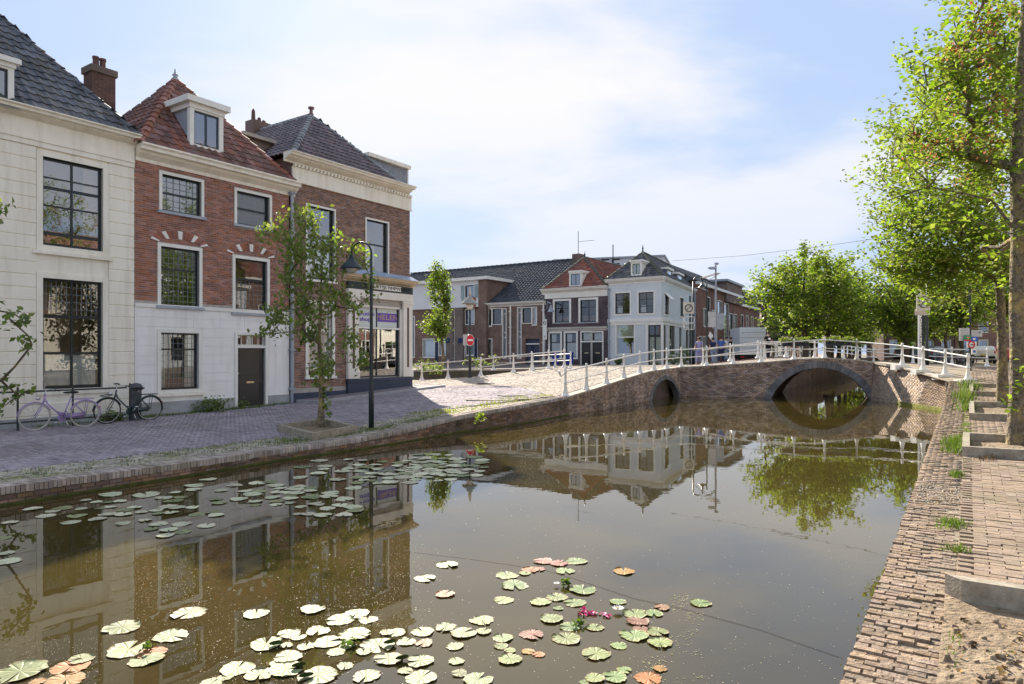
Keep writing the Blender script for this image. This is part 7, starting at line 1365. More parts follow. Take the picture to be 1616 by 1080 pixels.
p = P(1188, 560, 56); t = thing('box_truck', (p.x, p.y, z1(p.x, p.y)), 'white box truck seen from behind across the bridge', 'truck'); t.rotation_euler = (0, 0, R(-8)); W_ = 2.05
for nm, mb, m_ in (('cargo_box', MB().ab(-W_ / 2, W_ / 2, 0, 4.6, .75, 3.0), mat('truck_white', (.86, .87, .9), (.8, .81, .84), rough=.4)), ('roller_door', MB().ab(-W_ / 2 + .08, W_ / 2 - .08, -.03, -.002, .85, 2.9), mat('truck_door', (.84, .86, .9), (.78, .8, .85), rough=.4)), ('cab', MB().ab(-.95, .95, 4.7, 6.3, .5, 2.3), MATS['truck_white']), ('chassis', MB().ab(-.9, .9, 0, 6, .4, .73), m_tyre), ('bumper', MB().ab(-1, 1, -.06, 0, .45, .62), m_tyre), ('tail_light', MB().ab(-.98, -.7, -.09, -.061, .5, .6), m_sred), ('tail_light', MB().ab(.7, .98, -.09, -.061, .5, .6), m_sred)): link(nm, mb.mesh(nm, m_), t)
for x in (-.85, .85):
    for y in (1, 5.2): link('wheel', MB().lathe((x, y, .38), [(.38, -.14), (.38, .14)], 16, axis='x').mesh('wheel', m_tyre), t)
for k in range(4): link('door_rib', MB().ab(-W_ / 2 + .08, W_ / 2 - .08, -.045, -.031, 1.3 + k * .42, 1.33 + k * .42).mesh('door_rib', m_lead), t)
# blue wheelie bins
m_bin = solid('bin_blue', (.02, .05, .35), rough=.45)
for x, lb in ((876.5, 'blue wheeled bin left of the two, in front of the curtained window'), (899, 'blue wheeled bin right of the two, beside the black doors')):
    p = P(x, 577, 55); t = thing('wheeled_bin', (p.x, p.y, z1(p.x, p.y)), lb, 'bin'); b = MB(); b.v = [(-.25, -.28, .05), (.25, -.28, .05), (.25, .22, .05), (-.25, .22, .05), (-.3, -.36, .92), (.3, -.36, .92), (.3, .34, .92), (-.3, .34, .92)]; b.f = [(0, 3, 2, 1), (4, 5, 6, 7), (0, 1, 5, 4), (1, 2, 6, 5), (2, 3, 7, 6), (3, 0, 4, 7)]; b.mi = [0] * 6; b.uv = [None] * 6
    link('body', b.mesh('body', m_bin), t); link('lid', MB().ab(-.32, .32, -.4, .36, .925, .99).mesh('lid', m_bin), t); [link('wheel', MB().lathe((s * .27, .25, .1), [(.1, -.03), (.1, .03)], 10, axis='x').mesh('wheel', m_tyre), t) for s in (-1, 1)]
# flower boxes on the bridge railing
for x, lb in ((1257, 'flower box with pale blossoms on the bridge railing, left of the two'), (1325, 'flower box with green foliage on the bridge railing, right of the two')):
    q = onq(x, 0); c = Vector((q[0] + .1, q[1] + .42, q[2] + .62)); t = thing('flower_box', c, lb, 'flower box'); t.rotation_euler = (0, 0, math.atan2(-.24, .97)); link('trough', MB().ab(-.62, .62, -.14, .14, 0, .22).mesh('trough', solid('trough_dark', (.03, .035, .05), rough=.5)), t)
    g = np.random.default_rng(int(x)); C = np.stack([g.uniform(-.7, .7, 90), g.normal(0, .12, 90), g.uniform(.2, .42, 90)], 1); V, Fc = leaves(C, 8, .1, (.05, .05, .04), .1, g); link('foliage', npmesh('foliage', V, Fc, m_lf), t)
    C = C[:26] + [0, -.06, .08]; V, Fc = leaves(C, 6, .06, (.03, .03, .02), 0, g); link('blossoms', npmesh('blossoms', V, Fc, mat('pale_blossom', (.75, .6, .55), (.7, .45, .4), rough=.7, rand=.2, bump=0)), t)
    link('bracket', MB().tube([(-.4, -.14, .1), (-.4, -.3, .18)], .012, 4).tube([(.4, -.14, .1), (.4, -.3, .18)], .012, 4).mesh('bracket', m_black), t)
# dark glass and steel frame building behind the truck
fg = Fr(P(1206, 558, 74)[:2], un(.9, -.25)); t = thing('glazed_building', fg.w(0, 0, 1.3), 'dark steel-framed glass front behind the large round tree', 'building'); L_ = 5.4
MB().fb(fg, 0, L_, .2, 6, 1, 7.2).build('wall', m_fb[2], t)
for k in range(6): MB().fb(fg, k * 1.0 - .04, k * 1.0 + .04, 0, .1, 1, 7).build('mullion', m_black, t)
for z in (3.0, 4.8, 6.9): MB().fb(fg, 0, L_, -.01, .09, z, z + .12).build('transom', m_black, t)
MB().poly([fg.w(0, .12, 1), fg.w(L_, .12, 1), fg.w(L_, .12, 7), fg.w(0, .12, 7)]).build('pane', m_glass2, t)
# ------------------------------------------------------------------ people behind the bridge railing
def person(loc, rz, label, shirt, trousers, skin=(.45, .3, .22), hair=(.05, .03, .02), h=1.72, arm=0.3, stride=.12, back_logo=False):
    t = thing('person', loc, label, 'person'); t.rotation_euler = (0, 0, rz); t['category'] = 'person'
    def skinned(nm, J, E, rad, m, lv=1):
        me = bpy.data.meshes.new(nm); me.from_pydata([(x * h, y * h, z * h) for x, y, z in J], E, [])
        bm = bmesh.new(); bm.from_mesh(me); ly = bm.verts.layers.skin.verify()
        for k, v in enumerate(bm.verts): v[ly].radius = (rad[k] * h, rad[k] * h); v[ly].use_root = k == 0
        bm.to_mesh(me); bm.free(); me.materials.append(m); o = link(nm, me, t); o.modifiers.new('skin', 'SKIN').use_smooth_shade = True; s = o.modifiers.new('sub', 'SUBSURF'); s.levels = s.render_levels = lv; return o
    a = arm; st = stride
    J = [(0, 0, .53), (0, 0, .62), (0, 0, .74), (0, 0, .81), (0, .0, .86), (0, .01, .93), (.1, 0, .80), (.125, .02, .65), (.13, .02 + a * .35, .52 + a * .1), (.13, .04 + a * .4, .47 + a * .12), (-.1, 0, .80), (-.125, .02, .65), (-.13, .02 + a * .2, .51), (-.13, .04 + a * .2, .46), (.05, 0, .5), (.055, st * .5, .28), (.055, st, .04), (.055, st + .07, .015), (-.05, 0, .5), (-.055, -st * .3, .28), (-.055, -st, .04), (-.055, -st + .07, .015)]
    E = [(0, 1), (1, 2), (2, 3), (3, 4), (4, 5), (3, 6), (6, 7), (7, 8), (8, 9), (3, 10), (10, 11), (11, 12), (12, 13), (0, 14), (14, 15), (15, 16), (16, 17), (0, 18), (18, 19), (19, 20), (20, 21)]
    rad = [.07, .07, .08, .05, .032, .055, .032, .026, .02, .02, .032, .026, .02, .02, .055, .036, .025, .022, .055, .036, .025, .022]
    skinned('body', J, E, rad, solid('skin_%d' % int(skin[0] * 100), skin), 2)
    skinned('shirt', [J[0], J[1], J[2], (0, 0, .795), J[6], (.118, .012, .70), J[10], (-.118, .012, .70)], [(0, 1), (1, 2), (2, 3), (3, 4), (4, 5), (3, 6), (6, 7)], [.082, .08, .09, .058, .042, .036, .042, .036], shirt)
    skinned('trousers', [(0, 0, .54), J[14], J[15], (.055, st * .95, .07), J[18], J[19], (-.055, -st * .95, .07)], [(0, 1), (1, 2), (2, 3), (0, 4), (4, 5), (5, 6)], [.078, .062, .045, .036, .062, .045, .036], trousers)
    link('hair', MB().ell((0, -.008 * h, .945 * h), (.056 * h, .06 * h, .052 * h), 10, 6).mesh('hair', solid('hair_%d' % int(hair[0] * 100), hair), smooth=True), t); link('nose', MB().ell((0, .068 * h, .925 * h), (.009 * h, .012 * h, .014 * h), 6, 4).mesh('nose', MATS['skin_%d' % int(skin[0] * 100)]), t)
    if back_logo: link('back_print', MB().poly([(.09 * math.cos(a_), -.0925 * h - .012, .73 * h + .07 * math.sin(a_)) for a_ in np.linspace(0, 2 * math.pi, 12, endpoint=False)]).mesh('back_print', m_swhite), t)
navy = solid('navy_cloth', (.03, .04, .10), rough=.9); blue = solid('blue_cloth', (.06, .13, .4), rough=.9); lav = solid('lavender_cloth', (.28, .28, .5), rough=.9); blk = solid('black_cloth', (.015, .015, .018), rough=.9); wht = solid('white_cloth', (.6, .6, .6), rough=.9); jean = solid('pale_jeans', (.3, .36, .48), rough=.9)
for x, d, a in ((1103, 42.5, ('person in lavender coat standing left of the group behind the bridge railing', lav, lav, 2.6)), (1125, 43, ('person in navy jacket and pale jeans left of the camera mast', navy, jean, .4)), (1138, 42.5, ('person in bright blue top right of the camera mast', blue, navy, -.5)), (1146, 43.5, ('person in white top beside the one in blue', wht, jean, .8)), (1153, 44.5, ('person in black at the right end of the walking group', blk, blk, 1.4))): p = P(x, 560, d); person((p.x, p.y, z1(p.x, p.y)), a[3], a[0], a[1], a[2])
p = P(1212.5, 560, 41.5); person((p.x, p.y, z1(p.x, p.y)), 0, 'person in black clothes with a white back print standing beside the box truck', blk, blk, h=1.75, back_logo=True)

# street drains and a worn raised kerb on the sunlit junction
for x, y, lb in ((765, 606, 'dark drain grating in the sunlit brick paving, nearer the spire-topped lamp'), (807, 618.5, 'dark drain grating in the sunlit brick paving, nearer the canal')):
    p = G(x, y, .8); p = G(x, y, z1(p.x, p.y)); p = G(x, y, z1(p.x, p.y)); zz = z1(p.x, p.y) + .012; t = thing('drain_cover', (p.x, p.y, zz), lb, 'drain'); t.rotation_euler = (0, 0, R(20))
    link('frame', MB().ab(-.42, .42, -.3, .3, -.03, .012).mesh('frame', solid('cast_iron', (.05, .045, .045), rough=.7)), t)
    for k in range(7): link('grate_bar', MB().ab(-.36 + k * .11, -.31 + k * .11, -.25, .25, .0125, .02).mesh('grate_bar', solid('worn_iron', (.12, .11, .105), rough=.6)), t)
kpts = [G(735, 634.5, .55), G(786, 634, .58), G(816, 630.5, .65), G(858, 622.5, .78), G(876, 616, .9)]
kt_ = thing('kerb', kpts[1], 'worn low stone kerb between the sunlit paving and the grassy quay corner', 'kerb')
for a, b in zip(kpts, kpts[1:]):
    d = (b - a); d.z = 0; L_ = d.length; d.normalize(); n_ = Vector((-d.y, d.x, 0)); k = 0; nst = max(1, int(L_ / .9))
    for k in range(nst):
        q = a + d * (L_ * k / nst); z = z1(q.x, q.y) + random.uniform(.03, .07); link('kerb_stone', MB().box(Vector((q.x, q.y, z - .12)) - kt_.location, d * (L_ / nst * .97), n_ * .16, Vector((0, 0, .12))).mesh('kerb_stone', m_kerb), kt_)
# ------------------------------------------------------------------ water lilies
m_pad = mat('lily_pad', (.30, .36, .17), (.22, .28, .12), rough=.34, scale=9, rand=.18, bump=.25, bscale=30, spec=.5, trans=(.15, (1, 1, .4)))
m_padpale = mat('pale_lily_pad', (.42, .46, .28), (.32, .38, .2), rough=.33, scale=9, rand=.15, bump=.25, bscale=30, spec=.55)
m_pador = mat('orange_lily_pad', (.40, .17, .05), (.28, .11, .035), rough=.35, scale=9, rand=.15, bump=.2, spec=.5)
m_padred = mat('red_brown_lily_pad', (.26, .12, .09), (.17, .08, .06), rough=.38, scale=9, rand=.15, bump=.2, spec=.5)
def padmat(name, a, b, rim):
    m, t, o = nodes(name); N = t.nodes.new; L = t.links.new; tc = N('ShaderNodeTexCoord'); sp = N('ShaderNodeSeparateXYZ'); L(tc.outputs['Object'], sp.inputs[0]); oi = N('ShaderNodeObjectInfo'); gm = N('ShaderNodeNewGeometry')
    def M(op, x, y=None):
        n = N('ShaderNodeMath'); n.operation = op
        for i, q in enumerate((x, y)):
            if q is None: continue
            if isinstance(q, (int, float)): n.inputs[i].default_value = q
            else: L(q, n.inputs[i])
        return n.outputs[0]
    nz_ = N('ShaderNodeTexNoise'); nz_.inputs['Scale'].default_value = 14; nz_.inputs['Detail'].default_value = 4; L(gm.outputs['Position'], nz_.inputs['Vector'])
    ang = M('ARCTAN2', sp.outputs[1], sp.outputs[0]); rr = M('SQRT', M('ADD', M('MULTIPLY', sp.outputs[0], sp.outputs[0]), M('MULTIPLY', sp.outputs[1], sp.outputs[1])))
    vein = M('POWER', M('ABSOLUTE', M('COSINE', M('MULTIPLY', M('ADD', ang, M('MULTIPLY', nz_.outputs[0], .25)), 6.0))), 14.0)
    mr_ = N('ShaderNodeMapRange'); mr_.inputs[1].default_value = .3; mr_.inputs[2].default_value = .7; L(nz_.outputs[0], mr_.inputs[0])
    c1 = N('ShaderNodeMixRGB'); L(mr_.outputs[0], c1.inputs[0]); c1.inputs[1].default_value = rgb(b); c1.inputs[2].default_value = rgb(a)
    c2 = N('ShaderNodeMixRGB'); L(M('MULTIPLY', vein, .55), c2.inputs[0]); L(c1.outputs[0], c2.inputs[1]); c2.inputs[2].default_value = rgb(tuple(min(1, x * 1.5) for x in a))
    ed = N('ShaderNodeMapRange'); ed.inputs[1].default_value = .78; ed.inputs[2].default_value = 1.08; L(M('ADD', rr, M('MULTIPLY', M('SUBTRACT', nz_.outputs[0], .5), .5)), ed.inputs[0])
    c3 = N('ShaderNodeMixRGB'); L(ed.outputs[0], c3.inputs[0]); L(c2.outputs[0], c3.inputs[1]); c3.inputs[2].default_value = rgb(rim)
    hs = N('ShaderNodeHueSaturation'); v_ = N('ShaderNodeMapRange'); v_.inputs[3].default_value = .78; v_.inputs[4].default_value = 1.2; L(oi.outputs['Random'], v_.inputs[0]); L(v_.outputs[0], hs.inputs['Value']); L(M('ADD', M('MULTIPLY', M('FRACT', M('MULTIPLY', oi.outputs['Random'], 9.7)), .05), .475), hs.inputs['Hue']); L(c3.outputs[0], hs.inputs['Color'])
    p = N('ShaderNodeBsdfPrincipled'); L(hs.outputs[0], p.inputs['Base Color']); p.inputs['Roughness'].default_value = .58; p.inputs['Specular IOR Level'].default_value = .22
    bp = N('ShaderNodeBump'); bp.inputs['Strength'].default_value = .55; bp.inputs['Distance'].default_value = .012; L(M('ADD', M('MULTIPLY', vein, -.6), nz_.outputs[0]), bp.inputs['Height']); L(bp.outputs[0], p.inputs['Normal']); L(p.outputs[0], o.inputs[0]); return m
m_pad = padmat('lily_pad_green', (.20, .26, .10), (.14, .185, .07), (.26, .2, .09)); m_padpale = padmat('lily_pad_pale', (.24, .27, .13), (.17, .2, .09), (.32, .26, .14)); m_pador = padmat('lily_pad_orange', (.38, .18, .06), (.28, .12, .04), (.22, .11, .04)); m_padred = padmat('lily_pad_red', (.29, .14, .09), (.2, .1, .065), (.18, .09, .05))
def padmesh(seed, m):
    g = np.random.default_rng(seed); n = 30; a0 = g.uniform(.04, .26); V = [(.05, 0, .004)]; rings = (.35, .7, .93, 1.0); wav = g.uniform(.0, 1, 3)
    for ri, r in enumerate(rings):
        for k in range(n):
            a = a0 + (2 * math.pi - 2 * a0) * k / (n - 1); rr = r * (1 + .06 * math.sin(3 * a + wav[0] * 6) + (.03 * math.sin(9 * a + wav[1] * 6) + g.normal(0, .025) - (.14 if g.random() < .06 else 0) if ri > 1 else 0)); z = .004 + .022 * math.sin(2 * a + wav[2] * 6) * r * r + ((.07 if seed % 2 else .03) * max(0, math.sin(2 * a + wav[1] * 9)) ** 2 if ri == 3 else 0) + .012 * ((k % 3) == 0) * r
            V.append((rr * math.cos(a), rr * math.sin(a), max(z, -.004)))
    Fc = [(0, k + 1, k + 2) for k in range(n - 1)]
    for ri in range(len(rings) - 1):
        for k in range(n - 1): a = 1 + ri * n + k; Fc += [(a, a + n, a + n + 1), (a, a + n + 1, a + 1)]
    return npmesh('lily_pad', V, Fc, m, smooth=False)
m_padlift = padmat('lily_pad_shade_lift', (.56, .55, .38), (.43, .44, .28), (.45, .36, .24))  # lightened pad copy for the shaded drift, brightness put into the colour
PM = {k: [padmesh(s, m) for s in range(9)] for k, m in (('s', m_padlift), ('g', m_pad), ('p', m_padpale), ('o', m_pador), ('r', m_padred))}
NEAR = [(298, 968, 52), (193, 991, 54), (271, 1005, 50), (404, 970, 38), (493, 963, 38), (203, 1026, 62), (240, 1031, 42, 'o'), (230, 1042, 50), (33, 1061, 72), (128, 1042, 36), (112, 1054, 54, 'o'), (105, 1074, 54, 'o'), (60, 1077, 24, 'o'),
 (536, 980, 42), (564, 970, 36), (581, 979, 30), (455, 1001, 34), (502, 997, 36), (420, 1018, 48), (452, 1020, 20), (483, 1021, 28), (517, 1014, 44), (560, 1002, 50), (546, 1022, 22), (455, 1038, 42), (597, 1019, 52), (375, 1056, 50), (410, 1066, 44), (452, 1058, 52), (502, 1068, 60), (335, 1078, 36), (578, 1068, 44),
 (706, 892, 34), (671, 914, 33), (702, 939, 30, 'o'), (625, 999, 30), (667, 998, 36), (704, 991, 34), (731, 1000, 42), (763, 998, 24), (760, 980, 38), (641, 1014, 30), (669, 1016, 28, 'r'), (614, 1041, 46), (663, 1045, 42), (665, 1070, 48), (718, 1021, 28), (720, 1045, 25), (725, 1064, 24), (754, 1075, 46), (799.7, 909, 36), (837, 900, 28, 'o'), (851, 899, 20, 'r'), (828, 906, 18), (812, 925, 41), (794.6, 948, 31), (793.6, 1008, 32), (790.5, 1021, 22), (804.8, 1028, 18), (804.8, 1042, 37), (833, 1029, 21, 'o'), (850, 1034, 20, 'o'), (839.4, 1002.6, 38, 'r'),
 (857, 886.5, 30, 'r'), (882, 890.5, 28, 'r'), (909, 886.5, 34), (892, 902, 30), (984.7, 902.8, 33, 'o'), (919.5, 932, 42), (878.7, 944, 33), (907, 952, 35), (853, 950.7, 34), (881, 961, 16), (974.5, 951, 26), (870.6, 977.8, 37), (899, 989.8, 33), (938.8, 991.4, 28), (1003, 970, 40), (1031.5, 969.4, 28), (1007, 982, 36, 'r'), (1011, 993.5, 26, 'r'), (894, 1008.7, 46), (1001, 1004, 45), (1037.6, 998.5, 34), (1041.7, 1015.9, 38), (976.5, 1020, 26), (940.9, 1033, 45), (985.3, 1058.7, 23), (970.4, 1069.9, 38), (938.8, 1071.9, 30), (921.5, 1078, 15), (1023, 1072, 42, 'o'), (1041.7, 1056.6, 22, 'o'), (1105.6, 953, 33), (1044.8, 960, 24, 'r'),
 (470, 1006, 26), (530, 1030, 28), (437, 1048, 24), (574, 1030, 24), (610, 1000, 22), (355, 1070, 24), (545, 1052, 26), (640, 1060, 24)]
MIDP = [(5, 850, 22), (9.5, 873.7, 24), (12.6, 887, 36), (52.6, 803.6, 28), (99, 803, 28), (84, 808, 22), (72, 815, 28), (111.5, 825, 28), (122, 815, 28), (153.6, 820, 28), (170.4, 812.6, 28), (195.7, 812.6, 26), (197.8, 805.7, 24), (17, 825, 24), (135.7, 790, 17), (151.5, 793, 17), (169.4, 793.7, 18), (189.4, 792, 20), (174.6, 800.6, 20), (128, 803.6, 18), (159, 803, 16), (193.6, 827, 22), (261, 846, 28), (266, 837, 27), (289, 840, 26), (286, 828, 30), (326, 830.5, 28), (250, 828, 28), (238, 836, 22), (280, 802, 26), (303, 801, 22), (246, 806, 22), (250, 811, 20), (223, 809, 20), (212.5, 801.7, 22), (229, 822, 20), (277.7, 790.5, 22), (258.8, 786, 26), (231, 781.7, 40), (174.6, 781, 34)]
cntr = [0]
def pad(x, y, w, kind, label, group, zl=0.0):
    c = G(x, y, 0); d = c.y; r = w / 2 * d / F; me = PM[kind][int(RNG.integers(9))]; cntr[0] += 1; o = bpy.data.objects.new('lily_pad', me); COL.objects.link(o); o.location = (c.x, c.y, .004 + zl); o.scale = (r, r, r * 1.2 if r < .2 else r); a = RNG.uniform(0, 2 * math.pi); o.rotation_euler = (RNG.normal(0, .02), RNG.normal(0, .02), a); props(o, label, 'lily pad', group); return o
named = {(33, 1061): 'large pale lily pad cut by the bottom left corner', (298, 968): 'lone pale lily pad right of the green-brown reflection, upper left of the near ones', (193, 991): 'lone pale lily pad above the overlapping group at lower left', (271, 1005): 'pale lily pad directly right of the overlapping lower-left group', (203, 1026): 'largest pad of the overlapping lower-left group', (128, 1042): 'small pale lily pad lying on the orange ones at lower left', (706, 892): 'lone pale lily pad just right of the reflected house corner, upper', (671, 914): 'lone pale lily pad by the reflected house corner, lower', (702, 939): 'faded orange lily pad alone under the surface in mid canal', (984.7, 902.8): 'lone orange-rimmed lily pad right of the green group', (1105.6, 953): 'rightmost lone green lily pad on open water', (940.9, 1033): 'large notched green lily pad alone below the pink flower', (894, 1008.7): 'round green lily pad with wide notch left below the pink flower', (839.4, 1002.6): 'ragged red-brown lily pad in the middle of the foreground', (404, 970): 'pale lily pad with a dead stem, left of the bright cluster', (493, 963): 'pale lily pad alone above the bright cluster', (760, 980): 'ribbed pale pad above the line of pads right of the bright cluster', (976.5, 1020): 'small notched green pad above the lower right group', (1044.8, 960): 'submerged reddish pad at the end of the dark stem line', (974.5, 951): 'small plain oval pad between the pink flower and the white flower'}
ORD = ['first', 'second', 'third', 'fourth', 'fifth', 'sixth', 'seventh', 'eighth', 'ninth', 'tenth', 'eleventh', 'twelfth', 'thirteenth', 'fourteenth', 'fifteenth', 'sixteenth']
def rowlabels(items, noun, where, nrow):
    ys = sorted(q[1] for q in items); cuts = [ys[min(len(ys) - 1, int(len(ys) * (k + 1) / nrow))] for k in range(nrow)]; rows = [[] for _ in range(nrow)]
    for q in items: rows[next((k for k in range(nrow) if q[1] < cuts[k]), nrow - 1)].append(q)
    rn = ['top row', 'bottom row'] if nrow == 2 else ['top row'] + [ORD[k] + ' row' for k in range(1, nrow - 1)] + ['bottom row']; out_ = {}
    for r, name in zip(rows, rn):
        for k, q in enumerate(sorted(r)): out_[q[:2]] = '%s from left, %s of %s' % (ORD[k] + ' ' + noun, name, where)
    return out_
_nl = {}
_g = [q for q in NEAR if q[:2] not in named]
_nl.update(rowlabels([q for q in _g if q[0] < 300 and len(q) == 3], 'pale lily pad', 'the small group at lower left', 1 if sum(q[0] < 300 and len(q) == 3 for q in _g) < 3 else 2))
_nl.update(rowlabels([q for q in _g if q[0] < 300 and len(q) > 3], 'orange lily pad', 'the small group at lower left', 2))
_nl.update(rowlabels([q for q in _g if 300 < q[0] < 640], 'pale lily pad', 'the bright sunlit cluster', 4))
_nl.update(rowlabels([q for q in _g if 640 <= q[0] < 775], 'pale lily pad', 'the chain right of the bright cluster', 3))
_nl.update(rowlabels([q for q in _g if q[0] >= 775 and len(q) == 3], 'green lily pad', 'the group around the pink flowers', 6))
_nl.update(rowlabels([q for q in _g if q[0] >= 775 and len(q) > 3], 'reddish lily pad', 'the group around the pink flowers', 4))
_ml = rowlabels(MIDP, 'pale green pad', 'the loose drift below the quay', 4)
for k, q in enumerate(NEAR):
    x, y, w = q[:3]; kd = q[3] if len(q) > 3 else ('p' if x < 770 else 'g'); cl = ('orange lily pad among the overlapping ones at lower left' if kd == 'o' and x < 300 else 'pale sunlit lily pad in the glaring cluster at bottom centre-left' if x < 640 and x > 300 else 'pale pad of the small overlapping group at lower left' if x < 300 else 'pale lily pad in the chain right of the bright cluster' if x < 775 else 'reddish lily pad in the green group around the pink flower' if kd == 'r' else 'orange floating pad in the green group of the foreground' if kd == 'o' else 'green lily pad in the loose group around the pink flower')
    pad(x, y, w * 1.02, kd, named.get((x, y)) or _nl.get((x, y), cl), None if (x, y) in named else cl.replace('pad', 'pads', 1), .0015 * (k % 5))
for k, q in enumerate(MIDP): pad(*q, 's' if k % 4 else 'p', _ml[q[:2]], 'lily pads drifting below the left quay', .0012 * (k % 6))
g = np.random.default_rng(99)
bands = [((255, 560), lambda x: 757 - (x - 255) * .155, 70, 46, 24), ((455, 560), lambda x: 765, 50, 18, 25), ((560, 720), lambda x: 722 - (x - 560) * .02, 42, 48, 24), ((640, 765), lambda x: 712, 42, 34, 22)]
for (xa, xb), yc, hh, n, w in bands:
    placed = []; tries = 0
    while len(placed) < n and tries < 4000:
        tries += 1; x = g.uniform(xa, xb); y = yc(x) + g.uniform(.12, 1) * hh
        if y < 0: continue
        wd = w * g.uniform(.7, 1.25)
        if y - HY < (757 - x * .13 - HY) * .0: continue
        if all(abs(x - a) > (wd + c) * .36 or abs(y - b) > (wd + c) * .085 for a, b, c in placed):
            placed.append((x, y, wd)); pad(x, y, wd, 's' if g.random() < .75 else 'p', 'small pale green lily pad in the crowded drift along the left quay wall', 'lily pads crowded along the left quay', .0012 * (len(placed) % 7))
# flowers
def lily(x, y, r, m, label, n=12, name='water_lily'):
    c = G(x, y, 0); t = thing(name, (c.x, c.y, .02), label, 'flower')
    me = MB()
    for ring, (tl, l, k0) in enumerate(((.35, 1, 0), (.75, .8, .5), (1.1, .55, .2))):
        for k in range(n - ring * 3):
            a = 2 * math.pi * (k + k0) / (n - ring * 3); d = Vector((math.cos(a) * math.cos(tl), math.sin(a) * math.cos(tl), math.sin(tl))); s = Vector((-math.sin(a), math.cos(a), 0)); L_ = r * l; me.poly([d * L_ * .1, d * L_ * .55 + s * L_ * .16, d * L_, d * L_ * .55 - s * L_ * .16])
    link('petals', me.mesh('petals', m), t); link('stamens', MB().ell((0, 0, r * .25), (r * .18, r * .18, r * .12), 8, 4).mesh('stamens', solid('stamen_yellow', (.7, .5, .05))), t)
m_wp = mat('white_petal', (.85, .85, .8), rough=.5, bump=0); m_pp = mat('pink_petal', (.75, .06, .24), (.65, .05, .2), rough=.5, bump=0, rand=.2)
lily(975, 966, .06, m_wp, 'white water lily blossom right of the pink flowers'); lily(878, 925, .035, m_wp, 'small faded white blossom among green stems')
c = G(935, 969, 0); V, Fc = leaves(np.array([(G(x, y, 0).x - c.x, G(x, y, 0).y - c.y, .012) for x, y in ((917, 972), (923, 967), (929, 970), (921, 963), (936, 969), (951, 972), (957, 973))]), 9, .036, (.016, .016, .004), 0, g, .3); t = thing('pink_blossoms', (c.x, c.y, 0), 'cut pink blossoms floating among the green lily pads', 'flower'); link('petals', npmesh('petals', V, Fc, m_pp), t)
for x, y in ((890, 925), (915, 988), (555, 1020), (232, 1028)):
    c = G(x, y, 0); V, Fc = leaves(np.array([(0, 0, .03)]), 16, .06, (.03, .03, .015), -.3, g); o = link('water_plant', npmesh('water_plant', V, Fc, m_grass), None, (c.x, c.y, 0)); props(o, {890: 'yellow-green tuft beside the faded white blossom', 915: 'yellow-green tuft under the pink flowers', 555: 'yellow bud tuft in the bright pad cluster', 232: 'green bud in the middle of the overlapping pads at lower left'}[x], 'water plant')
# upright folded young leaves
for x, y in ((435, 1020), (615, 1018), (634, 1043), (471, 1055), (483, 1071)): 
    c = G(x, y, 0); me = MB(); n = 10; me.poly([(.05 * math.cos(2 * math.pi * k / n), 0, .012 + .022 * (1 + math.sin(2 * math.pi * k / n))) for k in range(n)]); o = link('young_leaf', me.mesh('young_leaf', mat('dark_leaf', (.05, .08, .02), rough=.5)), None, (c.x, c.y, 0)); o.rotation_euler = (.4, 0, .4); props(o, 'dark upturned young lily leaf at %s' % {435: 'the left end of the bright cluster', 615: 'the right end of the bright cluster', 634: 'the big pad below the chain', 471: 'the lower edge of the bright cluster, upper one', 483: 'the lower edge of the bright cluster, lower one'}[x], 'lily leaf')
# specks of pollen, duckweed and seed fluff on the water
def specks(n, xr, yr, sz, m, label, dens=None, seed=1):
    g = np.random.default_rng(seed); x = g.uniform(*xr, n); y = yr[0] + (yr[1] - yr[0]) * g.random(n) ** 1.0; d = H * F / (y - HY); X = (x - CX) / F * d; k = np.ones(n, bool)
    if dens: k = np.array([dens(a, b) > g.random() for a, b in zip(x, y)])
    ex = np.interp(d, *zip(*[(p[1], p[0]) for p in [ER(-5), ER(26)]])); ex = 1.91 + .67 * (d - 3.98) - .05; k &= X < ex
    qx = np.interp(d, [p[1] for p in QL[:10]], [p[0] for p in QL[:10]]) + .05; k &= X > qx; X, d = X[k], d[k]; n = len(X); s = sz * g.uniform(.3, 1.2, n) * (.5 + d / 9); a = g.uniform(0, 6.28, n); ax = np.stack([np.cos(a) * s, np.sin(a) * s], 1); ay = np.stack([-np.sin(a) * s, np.cos(a) * s], 1) * g.uniform(.3, .9, (n, 1)); c = np.stack([X, d], 1); z = np.full((n, 1), .0035)
    V = np.stack([np.hstack([c - ax, z]), np.hstack([c - ay, z]), np.hstack([c + ax, z]), np.hstack([c + ay, z])], 1).reshape(-1, 3); i = np.arange(n)[:, None] * 4; props(link('water_debris', npmesh('water_debris', V, np.hstack([i, i + 1, i + 2, i + 3]), m)), label, 'debris', None, 'stuff')
m_fluff = mat('pollen_fluff', (.70, .62, .46), (.5, .43, .28), rough=.6, rand=.3, bump=0); m_weed = mat('floating_weed', (.30, .30, .12), (.2, .18, .08), rough=.7, rand=.4, bump=0)
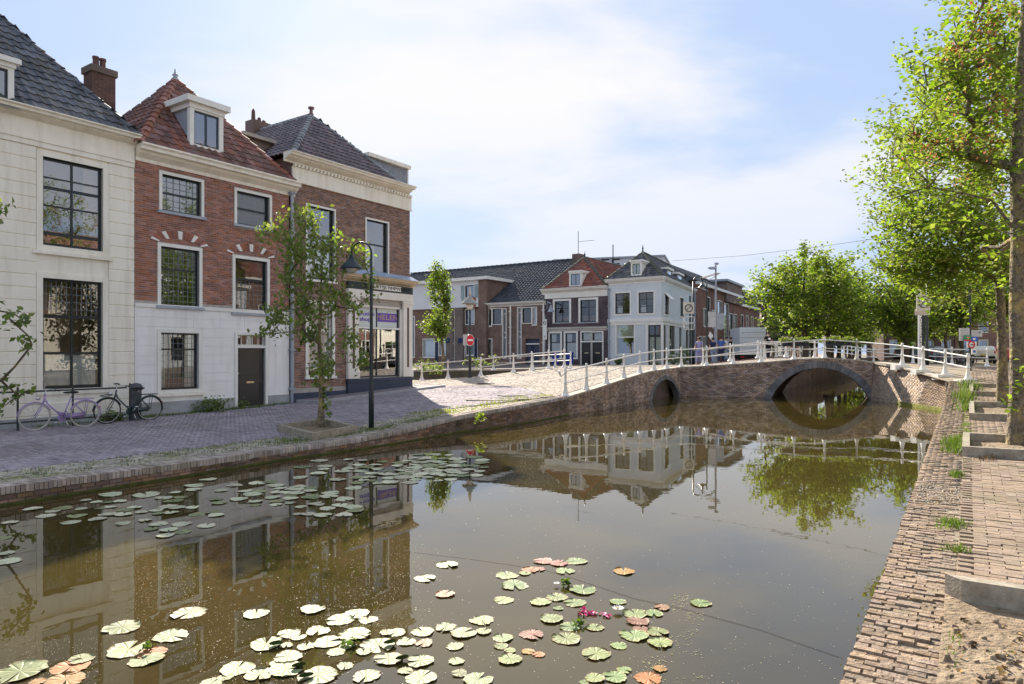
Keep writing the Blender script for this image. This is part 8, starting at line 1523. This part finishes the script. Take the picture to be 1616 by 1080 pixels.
nzf = lambda x, y: max(0, noise.noise(Vector((x * .006, y * .014, 2.0))) * 1.5 + .28)
specks(19000, (-40, 700), (850, 1090), .0029, m_fluff, 'pale pollen specks drifting on the dark reflection of the houses', lambda x, y: nzf(x, y) * (1 if x < 640 else .5))
specks(3200, (300, 1480), (640, 1090), .0045, m_fluff, 'scattered pale specks over the open water', lambda x, y: .55, 2)
specks(2200, (820, 1420), (640, 700), .004, m_fluff, 'pale specks on the water below the bridge', lambda x, y: .5, 3)
specks(700, (1010, 1110), (985, 1090), .008, m_weed, 'loose floating weed strands at the bottom centre', lambda x, y: nzf(x * 3, y * 3), 4); specks(500, (1060, 1110), (940, 990), .007, m_weed, 'floating weed near the rightmost lily pad', lambda x, y: nzf(x * 4, y * 3), 5)
specks(900, (180, 760), (720, 850), .007, mat('red_brown_weed', (.22, .13, .09), rough=.7, rand=.4, bump=0), 'brownish leaf bits between the crowded lily pads', lambda x, y: nzf(x * 2, y * 2), 6)
# dark mooring line across the water
pts = [G(x, y, 0) + Vector((0, 0, .004)) for x, y in ((640, 870), (760, 885), (860, 900), (920, 918), (1000, 945), (1080, 962), (1200, 995), (1330, 1040))]; props(MB().tube(pts, .0014, 4).build('floating_line', solid('wet_rope', (.05, .04, .035))), 'thin dark line floating across the canal among the lily pads', 'rope')
# ripples of grit on the sandy coping patch
g = np.random.default_rng(4); 
def grit(n, f, sz, m, label):
    P_ = [f() for _ in range(n)]; C = np.array([(p[0], p[1], zr(p[1]) + .004) for p in P_]); V, Fc = leaves(C, 1, sz, (0, 0, .002), 0, g, .4); props(link('grit', npmesh('grit', V, Fc, m)), label, 'grit', None, 'stuff')
grit(1500, lambda: E2(g.normal(9.2, .35), g.uniform(.05, RW + .2)), .025, mat('pale_sand', (.62, .54, .42), rough=1, rand=.2, bump=0), 'pale sand spilled across the quay coping')
grit(1600, lambda: E2(g.uniform(2.5, 16), g.uniform(.0, RW + 1.6)), .02, m_dry, 'dry bud scales and leaf bits scattered on the right quay paving')
